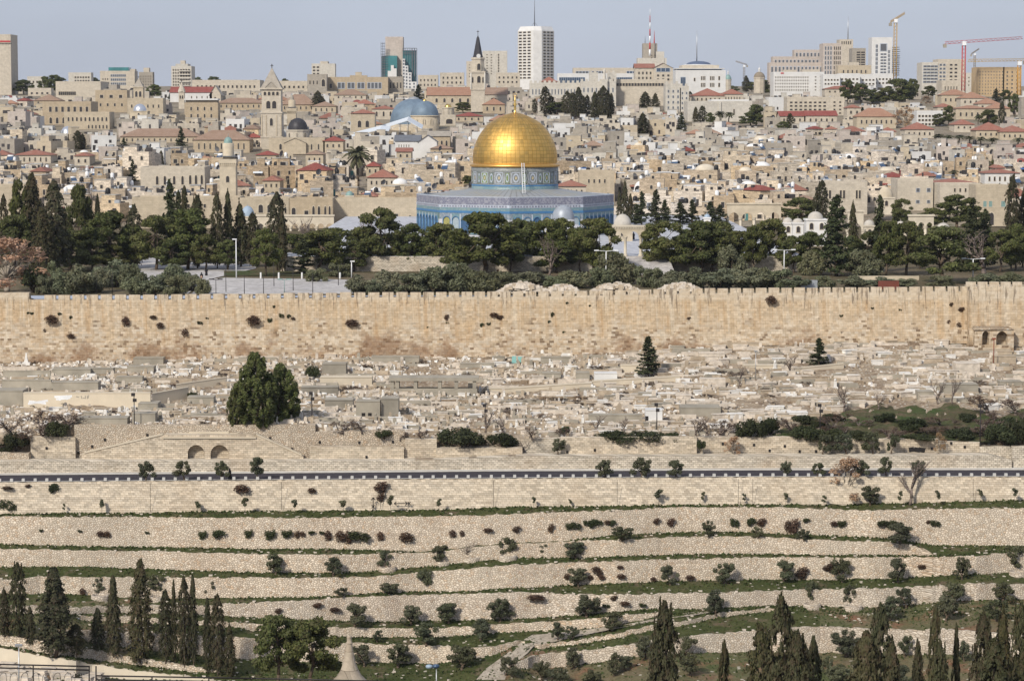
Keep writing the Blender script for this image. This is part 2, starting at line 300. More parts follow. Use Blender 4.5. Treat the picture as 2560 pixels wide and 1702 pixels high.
# ================================================================ the hillside: terraces, road, cemetery slope
XS = list(range(-260, 2821, 14))
def T(py):                        # downward slope of the ray through a pixel row
    dy = (851 - py) / F
    return (SP - CP * dy) / (CP + SP * dy)
GS = 0.10                         # fall of the grass strips
D_EDGE = 376.0
ROAD_Y = [(-260, 1206), (0, 1204), (640, 1198.5), (1280, 1194), (1920, 1190.5), (2560, 1190), (2820, 1190)]
WT = [  # (top polyline, bottom polyline) of each terrace wall, from the road down
 ([(-260, 1208), (0, 1206), (640, 1200.5), (1280, 1196), (1920, 1192.5), (2560, 1192), (2820, 1192)],
  [(-260, 1288), (0, 1286.6), (200, 1283), (370, 1284), (460, 1280), (670, 1278), (900, 1277), (1100, 1275), (1280, 1268), (1540, 1265.7), (1720, 1263), (1920, 1262), (2120, 1263), (2190, 1259), (2340, 1257), (2450, 1253), (2560, 1251), (2820, 1248)]),
 ([(-260, 1291), (0, 1291.5), (330, 1293), (640, 1294), (800, 1294.7), (1000, 1291.5), (1200, 1289), (1280, 1285), (1430, 1280), (1570, 1274), (1700, 1267.5), (1920, 1268), (2040, 1272), (2180, 1276.5), (2340, 1272.5), (2560, 1270), (2820, 1268)],
  [(-260, 1355), (0, 1360), (150, 1365), (300, 1367.4), (470, 1369.6), (640, 1373), (800, 1373), (900, 1375.6), (1040, 1380), (1120, 1374), (1170, 1366), (1280, 1358.5), (1420, 1351.5), (1500, 1343), (1540, 1337.6), (1640, 1333.5), (1800, 1329.4), (1920, 1333), (2050, 1339), (2140, 1342.5), (2210, 1345.7), (2260, 1351), (2330, 1363), (2430, 1364.7), (2560, 1366), (2820, 1368)]),
 ([(-260, 1368), (0, 1372), (330, 1377), (480, 1381), (640, 1385.3), (840, 1387), (1040, 1382), (1120, 1375.5), (1170, 1367.4), (1280, 1359.5), (1420, 1353), (1500, 1350.6), (1560, 1349.8), (1650, 1344), (1800, 1341), (1920, 1342.5), (2050, 1350), (2190, 1354), (2260, 1359), (2310, 1372), (2342, 1389), (2400, 1386), (2480, 1378), (2560, 1372), (2820, 1374)],
  [(-260, 1418), (0, 1417.6), (200, 1417), (330, 1421.7), (460, 1426), (640, 1431.5), (800, 1433), (900, 1430), (1000, 1423), (1100, 1413.5), (1200, 1402.7), (1280, 1395), (1430, 1396), (1540, 1392), (1700, 1386), (1920, 1385.5), (2050, 1389), (2160, 1388), (2330, 1389.7), (2342, 1389.2), (2400, 1386), (2480, 1378), (2560, 1372), (2820, 1374)]),
 ([(-260, 1452), (0, 1451), (60, 1446.6), (100, 1441), (330, 1443), (640, 1445), (710, 1446), (800, 1444.7), (960, 1440.6), (1060, 1430), (1170, 1421.7), (1280, 1412), (1430, 1406.7), (1540, 1402.7), (1680, 1398.6), (1920, 1393), (2120, 1394), (2300, 1392), (2440, 1390.5), (2480, 1385), (2560, 1379.6), (2820, 1380)],
  [(-260, 1486), (0, 1486), (110, 1484.5), (200, 1486), (310, 1495), (480, 1498), (560, 1495.4), (640, 1494), (750, 1494), (850, 1490), (960, 1482), (1060, 1479), (1150, 1480.5), (1280, 1470), (1320, 1469.6), (1430, 1463), (1540, 1459), (1700, 1453), (1920, 1448.7), (2050, 1450.6), (2200, 1448), (2340, 1441), (2430, 1435.7), (2510, 1433), (2560, 1431.6), (2820, 1430)]),
 ([(-260, 1512), (0, 1513), (80, 1515), (170, 1521.7), (260, 1514), (330, 1513), (480, 1514), (560, 1510), (640, 1506), (760, 1501), (850, 1494), (960, 1488.6), (1060, 1487), (1280, 1481), (1380, 1482), (1420, 1486), (1540, 1486.4), (1700, 1483), (1920, 1477), (2050, 1473.7), (2200, 1470), (2360, 1464), (2420, 1458), (2560, 1461.5), (2820, 1462)],
  [(-260, 1530), (170, 1537), (320, 1533), (480, 1537), (560, 1541.5), (640, 1546), (800, 1551), (960, 1555), (1120, 1552), (1280, 1548), (1400, 1541.5), (1560, 1529), (1640, 1522.5), (1760, 1522.5), (1920, 1515), (2040, 1516), (2150, 1520), (2200, 1518.5), (2330, 1507.6), (2450, 1501), (2560, 1498), (2820, 1495)]),
 ([(-260, 1540), (190, 1545), (200, 1540), (330, 1543), (480, 1551), (600, 1556), (640, 1559), (840, 1568.6), (960, 1569.5), (1100, 1570), (1280, 1559), (1400, 1552), (1540, 1541.5), (1640, 1530.7), (1680, 1534), (1700, 1536), (1920, 1518), (2200, 1530), (2560, 1515), (2820, 1515)],
  [(-260, 1540), (190, 1545), (200, 1552), (330, 1558), (480, 1562), (600, 1570), (640, 1579.5), (840, 1593), (960, 1594), (1100, 1593), (1280, 1581), (1400, 1577), (1520, 1568.6), (1640, 1544), (1680, 1536), (1700, 1536), (1920, 1518), (2200, 1530), (2560, 1515), (2820, 1515)]),
 ([(-260, 1570), (120, 1575), (230, 1577), (400, 1584), (560, 1591), (640, 1598), (840, 1606.6), (1100, 1614.8), (1180, 1620), (1230, 1616), (1280, 1605), (1305, 1600), (1318, 1606), (1345, 1613), (1440, 1601), (1540, 1583.6), (1640, 1562), (1720, 1551), (1800, 1532), (1920, 1520), (1960, 1524), (2200, 1540), (2560, 1530), (2820, 1530)],
  [(-260, 1570), (120, 1575), (230, 1608), (400, 1630), (560, 1644), (640, 1650), (840, 1657), (960, 1658), (1100, 1659.5), (1200, 1646), (1250, 1632), (1305, 1607), (1318, 1607), (1345, 1623), (1440, 1612), (1540, 1596), (1640, 1574), (1720, 1562), (1800, 1544), (1920, 1529), (1960, 1525), (2200, 1541), (2560, 1531), (2820, 1531)]),
 ([(-260, 1586), (0, 1586), (110, 1602), (230, 1624), (400, 1654), (480, 1665), (560, 1682), (840, 1690), (1240, 1675), (1280, 1662), (1330, 1640.5), (1400, 1630), (1460, 1625.6), (1560, 1613.4), (1620, 1608), (1730, 1589), (1860, 1579.5), (1980, 1568.6), (2050, 1567), (2160, 1571), (2300, 1574), (2390, 1574), (2560, 1589), (2820, 1592)],
  [(-260, 1612), (0, 1613), (110, 1634), (230, 1650), (400, 1670), (480, 1681), (560, 1682), (840, 1690), (1240, 1675), (1280, 1667.7), (1310, 1673), (1400, 1667.7), (1500, 1655), (1560, 1644.6), (1620, 1640), (1730, 1632), (1980, 1631), (2100, 1633.8), (2200, 1635), (2370, 1638), (2560, 1645), (2820, 1650)]),
 ([(-260, 1600), (0, 1619), (110, 1640), (230, 1659), (330, 1676), (480, 1691), (560, 1702), (700, 1712), (2820, 1712)],
  [(-260, 1660), (0, 1665), (110, 1676), (230, 1692), (330, 1700), (480, 1703), (560, 1704), (700, 1712), (2820, 1712)]),
]
NW = len(WT)
def column(px):                   # [(py, D, is_wall_below)] going down from the road edge
    out = []; D = D_EDGE; prev = None
    for i, (tp, bt) in enumerate(WT):
        a, b = ip(px, tp), ip(px, bt)
        if prev is not None:
            a = max(a, prev + .6); D = D * (T(prev) + GS) / (T(a) + GS)
        b = max(b, a + .3)
        out.append((a, b, D)); D -= .02 * (b - a) if b - a > 2 else 0
        prev = b
    return out
CC = {}
def G(px, py):                    # ground distance on the terraces
    k = round(px)
    if k not in CC: CC[k] = column(k)
    c = CC[k]
    if py <= c[0][0]: return D_EDGE + 1.5
    for i, (a, b, D) in enumerate(c):
        if py <= b: return D
        na = c[i + 1][0] if i + 1 < NW else 9999
        if py < na: return (D - .02 * (b - a if b - a > 2 else 0)) * (T(b) + GS) / (T(py) + GS)
    return 300
def GP(px, py): return P(px, py, G(px, py))
cols = {x: column(x) for x in XS}
# grass strips: one sheet
gv, gf = [], []
def strip_sheet(bound, rows):     # bound(x) -> (py_far, D_far, py_near, D_near)
    base = len(gv)
    for x in XS:
        a = bound(x)
        A, B = P(x, a[0], a[1]), P(x, a[2], a[3])
        for r in range(rows + 1):
            f = r / rows; p = A.lerp(B, f)
            if 0 < r < rows: p.z += R.uniform(-.06, .1)
            if r == 0: p.z += R.choice((0, .05, .1, .25)) * R.random(); p.y += .3
            if r == rows: p.z -= .03
            gv.append(tuple(p))
    n = rows + 1
    for i in range(len(XS) - 1):
        for r in range(rows):
            q = base + i * n + r; gf.append((q, q + 1, q + n + 1, q + n))
for i in range(NW):
    def bound(x, i=i):
        a, b, D = cols[x][i]; D2 = D - (.02 * (b - a) if b - a > 2 else 0)
        if i + 1 < NW: na, nb, nD = cols[x][i + 1]; return b, D2, na, nD
        return b, D2, b + 60, D2 * (T(b) + GS) / (T(b + 60) + GS)
    strip_sheet(bound, 4)
me = bpy.data.meshes.new('terrace_ground'); me.from_pydata(gv, [], gf); me.materials.append(M['grass']); me.materials.append(M['red_soil'])
for p_ in me.polygons: p_.use_smooth = True
cen = [proj(p_.center) for p_ in me.polygons]
me.polygons.foreach_set('material_index', [1 if (y > 1625 and x > 1250) or (y > 1495 and x > 2050) or (y > 1500 and x < 330) else 0 for x, y in cen])
struct(put('terrace_ground', me))
# near slope below the viewer, hidden except where things stand on it
mb = MB(); pr = [(318, -76), (275, -79), (215, -72), (165, -48), (135, -37), (60, -20), (4, -3)]
for (d0, z0), (d1, z1) in zip(pr, pr[1:]):
    mb.face(((-140 - d0 * .2, d1, CZ + z1), (140 + d0 * .2, d1, CZ + z1), (140 + d0 * .2, d0, CZ + z0), (-140 - d0 * .2, d0, CZ + z0)), 0, True)
struct(mb.build('near_slope', M['red_soil']))
# terrace walls, each run a wall of its own
def wall_run(i, x0, x1, mat, name, label, cap=.55):
    xs = [x0] + [x for x in range(int(x0) // 10 * 10 + 10, int(x1), 10)] + [x1]
    b = MB(); rows = []
    for x in xs:
        a, bo, D = column(x)[i]
        h = max(.05, bo - a); D2 = D - .02 * h
        A = P(x, a, D); A.z += R.uniform(-.05, .1); Bp = P(x, bo, D2); Bp.z -= .5
        rows.append((A, Bp))
    for (A, B_), (A2, B2) in zip(rows, rows[1:]):
        k = Vector((0, cap, 0)); dn = Vector((0, .0, -.6))
        b.face((B_, B2, A2, A)); b.face((A, A2, A2 + k, A + k)); b.face((A + k, A2 + k, A2 + k + dn, A + k + dn))
    for (A, B_) in (rows[0], rows[-1]): b.face((B_, A, A + Vector((0, cap, 0)), B_ + Vector((0, cap, 0))))
    o = b.build(name, M[mat]); tag(o, label, 'wall', 'stone walls of the terraced hillside'); return o
TW = {}
TW[1] = wall_run(0, -260, 2820, 'ashlar', 'retaining_wall', 'tall smooth coursed stone wall holding up the asphalt road')
wall_run(1, -260, 2820, 'rubble', 'terrace_wall', 'broad rough stone wall dotted with hanging caper bushes, below the road wall')
wall_run(2, -260, 2342, 'rubble', 'terrace_wall', 'long low rubble wall tapering to a point below the bush-dotted wall')
wall_run(3, -260, 2820, 'rubble', 'terrace_wall', 'undulating rubble terrace wall with one dark vertical seam mid-length')
wall_run(4, -260, 2820, 'rubble_fine', 'terrace_wall', 'greyish rubble terrace wall behind the round olive trees')
wall_run(5, 198, 1690, 'rubble', 'terrace_wall', 'narrow tan rubble wall ending above the dirt track')
wall_run(6, 120, 1312, 'rubble', 'terrace_wall', 'rubble wall behind the stone cone, curling beside the dirt track')
wall_run(6, 1335, 1965, 'rubble', 'terrace_wall', 'low tan parapet wall climbing beside the dirt track')
wall_run(7, 1265, 2820, 'rubble_fine', 'terrace_wall', 'lowest pale rubble wall behind the large foreground cypresses')
wall_run(7, -260, 560, 'rubble', 'terrace_wall', 'sloping rubble wall at the foot of the cypress row')
wall_run(8, -260, 640, 'plaster', 'boundary_wall', 'smooth pale boundary wall sloping down behind the iron railing')
# vertical seams / markings on the walls (flat painted or stained marks)
def mark(parent, pts, D, w, mat, name):
    b = MB()
    for i_, ((x0, y0), (x1, y1)) in enumerate(pts):
        A, B_ = P(x0, y0, D - i_ * .006), P(x1, y1, D - i_ * .006); d = (B_ - A).normalized(); n_ = Vector((-d.z, 0, d.x)) * (w / 2)
        b.face((A - n_, B_ - n_, B_ + n_, A + n_))
    return b.build(name, M[mat], parent)
mark(TW[1], [((933, 1274), (933, 1243)), ((933, 1243), (928, 1250)), ((933, 1243), (938, 1250)), ((929, 1262), (937, 1270)), ((937, 1262), (929, 1270)), ((985, 1258), (1022, 1258)), ((985, 1258), (991, 1254)), ((985, 1258), (991, 1262)), ((1013, 1253), (1018, 1258)), ((1018, 1258), (1013, 1263)), ((1020, 1254), (1026, 1262)), ((1026, 1254), (1020, 1262))], 374.2, .13, 'dark', 'painted_arrow')
for x in (376, 704, 951, 1234, 1543, 1846, 1882, 2433):
    mark(TW[1], [((x, ip(x, WT[0][0]) + 4), (x, ip(x, WT[0][1]) - 4))], 374.3, .055, 'dark', 'wall_joint')
# dirt track
def ribbon(name, pts, mat, lift=.06):
    b = MB(); rows = []
    for (xa, ya), (xb, yb) in pts:
        rows.append([GP(xa + (xb - xa) * k / 4, ya + (yb - ya) * k / 4) + Vector((0, 0, lift)) for k in range(5)])
    for r0, r1 in zip(rows, rows[1:]):
        for k in range(4): b.face((r0[k], r0[k + 1], r1[k + 1], r1[k]), 0, True)
    return struct(b.build(name, M[mat]))
ribbon('path', [((1190, 1700), (1262, 1700)), ((1215, 1672), (1275, 1668)), ((1262, 1638), (1318, 1634)), ((1296, 1612), (1336, 1614)), ((1312, 1598), (1380, 1606)), ((1330, 1588), (1450, 1590)), ((1420, 1580), (1540, 1572)), ((1530, 1566), (1640, 1553)), ((1640, 1546), (1720, 1541)), ((1720, 1532), (1800, 1528))], 'trackdirt', .1)
# ---------------------------------------------------------------- the road
RW_TOP = [(-260, 1154), (70, 1152), (1010, 1151), (1100, 1149), (1300, 1139), (1900, 1139.5), (2480, 1137), (2528, 1150), (2820, 1152)]
RW_BOT = [(-260, 1184), (0, 1182.5), (640, 1178), (1280, 1172.5), (1920, 1170), (2560, 1169.5), (2820, 1169.5)]
def road_z(x): return P(x, ip(x, ROAD_Y), D_EDGE).z
def D_rw(x): return ray_z(x, ip(x, RW_BOT), road_z(x))
rk = MB(); ra = MB(); rs = MB()
for x0, x1 in zip(XS, XS[1:]):
    q = []
    for x in (x0, x1):
        z = road_z(x); d1 = D_rw(x); f = lambda D, up: P(x, ip(x, ROAD_Y), D_EDGE) * 0 + Vector((P(x, 1190, D).x, D, z + up))
        q.append((f(D_EDGE, .0), f(D_EDGE + .5, .0), f(D_EDGE + .5, -.12), f(d1 - 1.3, -.12), f(d1 - 1.3, 0.02), f(d1 + 4, .02)))
    a, c = q
    rk.face((a[0], c[0], c[1], a[1])); rk.face((a[1], c[1], c[2], a[2])); ra.face((a[2], c[2], c[3], a[3])); rs.face((a[3], c[3], c[4], a[4])); rs.face((a[4], c[4], c[5], a[5]))
struct(rk.build('kerb', M['kerb'])); struct(ra.build('road', M['asphalt'])); struct(rs.build('pavement', M['kerb']))
bb = MB(); bb.hex8([(-.23, -.2, 0), (.23, -.2, 0), (.23, .2, 0), (-.23, .2, 0), (-.21, -.18, .45), (.21, -.18, .45), (.21, .18, .45), (-.21, .18, .45)])
me_block = bb.mesh('guard_block', [M['white_block']])
x = -1; nb = 0
while x < 2570:
    z = road_z(x); o = put('guard_block', me_block, None, (P(x, 1190, D_EDGE + .26).x, D_EDGE + .26, z - .02), None, R.uniform(-.06, .06))
    tag(o, 'white stone guard block on the road edge', 'guard block', 'white guard blocks along the road'); x += 29.2 + R.uniform(-.8, .8); nb += 1
# ---------------------------------------------------------------- retaining walls above the road
def up_wall(name, label, x0, x1, top, dD, mat, bot=None, arches=None, cap=1.2, jag=0):
    """wall whose top edge follows a pixel polyline, dD metres behind the road wall plane"""
    b = MB(); step = 16; xs = [x0] + [x for x in np.arange(x0 + step, x1 - 2, step)] + [x1]
    if arches: xs = sorted(set(xs) | {a for c, h, yb, ys in arches for a in [c + h * math.cos(math.pi * k / 10) for k in range(11)]})
    rows = []
    for x in xs:
        D = D_rw(x) + dD; A = P(x, ip(x, top), D); A.z += R.uniform(-jag, jag)
        z0 = road_z(x) - .3 if bot is None else P(x, ip(x, bot), D).z
        rows.append((x, A, Vector((A.x, A.y, z0))))
    kk = Vector((0, cap, 0))
    for (xa, A, B_), (xb, A2, B2) in zip(rows, rows[1:]):
        hit = None
        for c, h, yb, ys in arches or []:
            if c - h - .01 <= (xa + xb) / 2 <= c + h + .01: hit = (c, h, yb, ys)
        if hit:
            c, h, yb, ys = hit; D = A.y
            def tp(x): return P(x, ys - h * math.sqrt(max(0, 1 - ((x - c) / h) ** 2)), D)
            ta, tb = tp(xa), tp(xb); ba, b2 = P(xa, yb, D), P(xb, yb, D); rc = Vector((0, 1.3, 0))
            b.face((ta, tb, A2, A)); b.face((ta + rc, tb + rc, tb, ta)); b.face((ba + rc, b2 + rc, tb + rc, ta + rc)); b.face((B_, B2, b2, ba)); b.face((ba, b2, b2 + rc, ba + rc))
        else: b.face((B_, B2, A2, A))
        b.face((A, A2, A2 + kk, A + kk))
    for (x, A, B_) in (rows[0], rows[-1]): b.face((B_, A, A + kk, B_ + kk))
    o = b.build(name, M[mat]); return tag(o, label, 'wall', 'stone retaining walls above the road')
up_wall('retaining_wall', 'long low front stone wall directly behind the road pavement', -260, 2530, RW_TOP, 0, 'ashlar_low', cap=3)
up_wall('retaining_wall', 'short stone wall section at the frame edge beside the road', 2532, 2820, [(2532, 1116), (2820, 1118)], .6, 'ashlar_low')
up_wall('retaining_wall', 'rough rocky wall under the grey scrub, leftmost above the road', -260, 72, [(-260, 1128), (72, 1132)], 2.2, 'rubble', jag=.15)
up_wall('retaining_wall', 'stepped square stone wall block below the reddish bramble', 76, 188, [(76, 1092), (186, 1092), (188, 1094)], 3.6, 'ashlar')
up_wall('retaining_wall', 'tall rubble-faced wall with drain holes behind the twin arched niches', 186, 788, [(186, 1062), (788, 1062)], 4.4, 'rubble', cap=2.5)
up_wall('retaining_wall', 'front coursed stone wall with two arched niches and stair flanks', 204, 758, [(204, 1134), (211, 1133), (407, 1086), (640, 1086), (754, 1139), (758, 1141)], 2.3, 'ashlar', arches=[(490, 21, 1148, 1133), (549, 23, 1148, 1135)], cap=2)
up_wall('retaining_wall', 'pale rubble-faced wall right of the niche wall, under a scrubby bank', 786, 1012, [(786, 1080), (900, 1077), (1012, 1073)], 4.3, 'rubble', jag=.12)
up_wall('retaining_wall', 'coursed stone wall stepping forward right of the niche wall stairs', 774, 1010, [(774, 1116), (1010, 1116.5)], 2.4, 'ashlar')
up_wall('retaining_wall', 'short coursed wall beside the dark evergreen hedge', 1012, 1092, [(1012, 1097), (1092, 1097)], 3.2, 'ashlar')
up_wall('retaining_wall', 'coursed stone wall in front of the twin dark evergreen bushes', 1090, 1306, [(1090, 1121), (1306, 1119.5)], 2.4, 'ashlar', cap=3)
up_wall('retaining_wall', 'recessed wall with a small tree in a planter before it', 1216, 1404, [(1216, 1100), (1404, 1094)], 4.6, 'ashlar_low')
up_wall('retaining_wall', 'coursed stone wall under the widest dark hedge', 1402, 1742, [(1402, 1093), (1742, 1091)], 2.6, 'ashlar')
up_wall('retaining_wall', 'long coursed wall behind the three leaning olive trees', 1740, 2346, [(1740, 1092), (1985, 1092), (2130, 1097), (2346, 1097)], 3.6, 'ashlar')
up_wall('retaining_wall', 'lowered coursed wall behind the red-stemmed sapling near the tall dark lamp post', 2345, 2452, [(2345, 1103), (2452, 1106)], 3.4, 'ashlar')
up_wall('retaining_wall', 'coursed wall under the large dark shrub at the frame edge', 2450, 2822, [(2450, 1116), (2820, 1113)], 2.6, 'ashlar_low')
# trims of the niche wall: coping lines, stage, drain holes
def pbox(b, x0, x1, y0, y1, D, dep, m=0):
    A, C = P(x0, y1, D), P(x1, y0, D); b.box(A.x, C.x, D, D + dep, A.z, C.z, m)
niche = bpy.data.objects['retaining_wall.005'] if 'retaining_wall.005' in bpy.data.objects else None
mb = MB(); D0 = D_rw(520) + 3.0
pbox(mb, 472, 572, 1079, 1093, D0 + .6, .5); pbox(mb, 447, 472, 1082, 1093, D0 + .7, .4); pbox(mb, 572, 596, 1082, 1093, D0 + .7, .4)
tag(mb.build('parapet', M['plaster']), 'pale parapet of the little stage above the twin arched niches', 'parapet')
def coping(pts, dD, label):
    b = MB()
    for (xa, ya), (xb, yb) in zip(pts, pts[1:]):
        A, C = P(xa, ya, D_rw(xa) + dD - .12), P(xb, yb, D_rw(xb) + dD - .12); u = Vector((0, 0, .22)); k = Vector((0, .6, 0))
        b.hex8([A, C, C + k, A + k, A + u, C + u, C + k + u, A + k + u])
    tag(b.build('coping', M['plaster']), label, 'coping', 'pale coping bands of the niche wall')
coping([(211, 1133), (407, 1087)], 2.3, 'pale sloping coping rising towards the arched niches')
coping([(640, 1087), (754, 1139)], 2.3, 'pale sloping coping descending from the arched niches')
coping([(407, 1096), (640, 1096)], 2.2, 'level pale coping line above the arched niches')
mb = MB(); mb.box(-.16, .16, 0, .12, -.2, .2); me_hole = mb.mesh('drain_hole', [M['dark']])
for x, y, dD in [(262, 1099, 4.3), (368, 1087, 4.3), (230, 1116, 4.3), (196, 1132, 4.3), (112, 1148, 3.5), (116, 1120, 3.5), (605, 1084, 4.3), (675, 1095, 4.3), (730, 1122, 4.3), (799, 1105, 4.2), (898, 1106, 4.2), (982, 1104, 4.2), (916, 1142, 2.3), (1418, 1130, 2.5), (1487, 1125, 2.5), (1807, 1109, 3.5), (1885, 1112, 3.5), (1848, 1130, 3.5), (1924, 1126, 3.5), (1962, 1115, 3.5), (1999, 1128, 3.5), (2040, 1128, 3.5), (2080, 1117, 3.5), (2158, 1119, 3.5), (2197, 1122, 3.5), (2233, 1111, 3.5), (2378, 1108, 3.3), (2412, 1117, 3.3), (2330, 1121, 3.5)]:
    q = P(x, y, D_rw(x) + dD - .03)
    tag(put('drain_hole', me_hole, None, q), 'small square dark drain hole in the wall above the road', 'drain hole', 'dark drain holes in the retaining walls', at=(x, y))
# black graffiti-like stain on the wall at right
mark(None, [((2272, 1124), (2285, 1122)), ((2285, 1122), (2300, 1125)), ((2296, 1122), (2312, 1126))], D_rw(2290) + 3.5, .7, 'dark', 'burn_mark')
tag(bpy.data.objects['burn_mark'], 'black scorch mark on the pale coursed wall', 'stain')
# ---------------------------------------------------------------- cemetery slope
D_CW = 460.0
FOOT = [(-260, 906), (0, 902), (300, 899), (640, 890), (1280, 886), (1440, 880), (1600, 873), (1720, 864), (1920, 857), (2420, 853), (2820, 850)]
CB = [(-260, 1100), (60, 1094), (186, 1061), (770, 1061), (840, 1077), (980, 1077), (1080, 1094), (1216, 1098), (1404, 1092), (1740, 1090), (2345, 1096), (2560, 1112), (2820, 1112)]
def cem(px, v):                   # v 0 at the lower walls, 1 at the foot of the city wall
    A = P(px, ip(px, CB), D_rw(px) + 5.2); B_ = P(px, ip(px, FOOT), D_CW + 1.5)
    q = A.lerp(B_, v); q.z -= .7 * math.sin(math.pi * v); return q
def cem_px(px, py):               # cemetery ground point seen at a pixel
    lo, hi = 0.0, 1.0
    for _ in range(24):
        m = (lo + hi) / 2
        if proj(cem(px, m))[1] > py: lo = m
        else: hi = m
    return cem(px, (lo + hi) / 2)
NV = 30; cv = []; cf = []
for x in XS:
    q = cem(x, 0); cv.append((q.x, q.y, q.z - 9))
    for r in range(NV + 1):
        q = cem(x, r / NV); q.z += R.uniform(-.25, .15) if r < NV else 0; cv.append(tuple(q))
n = NV + 2
for i in range(len(XS) - 1):
    for r in range(NV + 1): q = i * n + r; cf.append((q, q + n, q + n + 1, q + 1))
me = bpy.data.meshes.new('cemetery_ground'); me.from_pydata(cv, [], cf); me.materials.append(M['dust'])
struct(put('cemetery_ground', me))
bank = MB(); BT = [(1930, 1086), (1990, 1066), (2080, 1034), (2150, 1020), (2260, 1008), (2330, 1016), (2400, 1012), (2480, 1030), (2560, 1026), (2820, 1036)]
rows = []
for x in range(1930, 2821, 9):
    a = cem_px(x, ip(x, BT) + 4 + 6 * math.sin(x * .031) + 5 * math.sin(x * .073 + 1) + R.uniform(-1.5, 1.5)); b_ = cem(x, -.01); r_ = []
    for k in range(9):
        q = a.lerp(b_, k / 8); q.z += .10 + R.uniform(-.14, .14); r_.append(q)
    rows.append(r_)
for r0, r1 in zip(rows, rows[1:]):
    for k in range(8): bank.face((r0[k], r0[k + 1], r1[k + 1], r1[k]), 0, True)
struct(bank.build('grass_bank', M['cem_grass']))
# ---------------------------------------------------------------- the city wall with its battlements
CWT = [(-260, 744), (72, 743), (80, 750), (390, 749.5), (640, 747), (940, 743), (1280, 742), (1440, 740), (1760, 734), (1920, 733), (2410, 729), (2424, 729)]
root = thing('city_wall', 'long crenellated ochre city wall above the cemetery', 'city wall', P(1280, 880, D_CW))
ro = Vector(root.location)
mb = MB(); xs = list(range(-260, 2424, 20)) + [2424]
for xa, xb in zip(xs, xs[1:]):
    A, B_ = P(xa, ip(xa, CWT), D_CW), P(xb, ip(xb, CWT), D_CW); C_, D_ = P(xb, ip(xb, FOOT) + 6, D_CW - .5), P(xa, ip(xa, FOOT) + 6, D_CW - .5); k = Vector((0, 2.4, 0))
    mb.face([q - ro for q in (D_, C_, B_, A)]); mb.face([q - ro for q in (A, B_, B_ + k, A + k)]); mb.face([q - ro for q in (A + k, B_ + k, B_ + k - Vector((0, 0, 5)), A + k - Vector((0, 0, 5)))])
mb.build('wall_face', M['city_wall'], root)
x = -30.0; nm = 0
while x < 2420:
    w = 28 if x < 1000 else 26.2
    if x > 76:
        A, C = P(x, ip(x, CWT), D_CW), P(x + w, ip(x + w, CWT), D_CW); h = 12.5 / F * D_CW + R.uniform(-.06, .06)
        m_ = MB(); m_.box(A.x, C.x, D_CW, D_CW + .8, A.z - .15, (A.z + C.z) / 2 + h)
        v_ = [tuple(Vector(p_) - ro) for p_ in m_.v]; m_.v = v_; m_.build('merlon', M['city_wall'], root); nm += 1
    x += w + (7.2 if x < 1000 else 5.8)
m_ = MB(); A, C = P(-260, 733, D_CW), P(72, 732, D_CW); m_.box(A.x, C.x, D_CW, D_CW + 2, A.z - 2, C.z); m_.v = [tuple(Vector(p_) - ro) for p_ in m_.v]; m_.build('raised_parapet', M['city_wall'], root)
root = thing('wall_tower', 'projecting ochre wall bastion at the far end of the city wall', 'wall tower', P(2424, 860, D_CW - 3)); ro = Vector(root.location)
mb = MB(); xs = list(range(2424, 2821, 36))
for xa, xb in zip(xs, xs[1:]):
    A, B_ = P(xa, 716, D_CW - 3), P(xb, 716, D_CW - 3); C_, D_ = P(xb, 866, D_CW - 3.3), P(xa, 866, D_CW - 3.3); k = Vector((0, 5, 0))
    mb.face([q - ro for q in (D_, C_, B_, A)]); mb.face([q - ro for q in (A, B_, B_ + k, A + k)])
A, D_ = P(2424, 716, D_CW - 3), P(2424, 866, D_CW - 3.3); mb.face([q - ro for q in (D_ + Vector((0, 5, 0)), D_, A, A + Vector((0, 5, 0)))])
mb.build('wall_face', M['city_wall'], root)
x = 2416
while x < 2700:
    A, C = P(x, 717, D_CW - 3), P(x + 24, 705, D_CW - 3); m_ = MB(); m_.box(A.x, C.x, D_CW - 3, D_CW - 2.2, A.z, C.z); m_.v = [tuple(Vector(p_) - ro) for p_ in m_.v]; m_.build('merlon', M['city_wall'], root); x += 29
# ---------------------------------------------------------------- temple esplanade, upper platform, the city's ground
ZE = P(600, 737, 463).z; ZP = P(1600, 641, 533).z
mb = MB(); mb.face(((-420, D_CW + 1, ZE), (420, D_CW + 1, ZE), (420, 780, ZE), (-420, 780, ZE))); struct(mb.build('esplanade', M['parkland']))
def sheet(name, pts, z, mat, up=.05):
    b = MB(); b.face([(P(x, y, ray_z(x, y, z)).x, ray_z(x, y, z), z + up) for x, y in pts]); return struct(b.build(name, M[mat]))
sheet('plaza', [(476, 737), (898, 735), (890, 700), (700, 697), (560, 695), (520, 700)], ZE, 'paving')
sheet('path', [(340, 690), (468, 736), (520, 700), (640, 672), (640, 662), (420, 655), (380, 640), (350, 640)], ZE, 'paving', .1)
sheet('lawn', [(560, 690), (880, 692), (880, 680), (560, 678)], ZE, 'cem_grass', .12)
mb = MB()
XA, XB = P(700, 641, 533).x, P(2010, 641, 533).x
mb.box(XA, XB, 533, 760, ZE - 1, ZP, 0, 1); o = mb.build('upper_platform', [M['ashlar_low'], M['platform']]); struct(o)
st = MB(); nst = 16; xa, xb = P(1560, 641, 532).x, P(1672, 641, 532).x
for i in range(nst):
    z1 = ZP - (ZP - ZE) * (i + .5) / nst; st.box(xa - i * .05, xb + i * .05, 533 - (i + 1) * .85, 533 - i * .85, ZE - .2, z1)
struct(st.build('stairs', M['paving']))
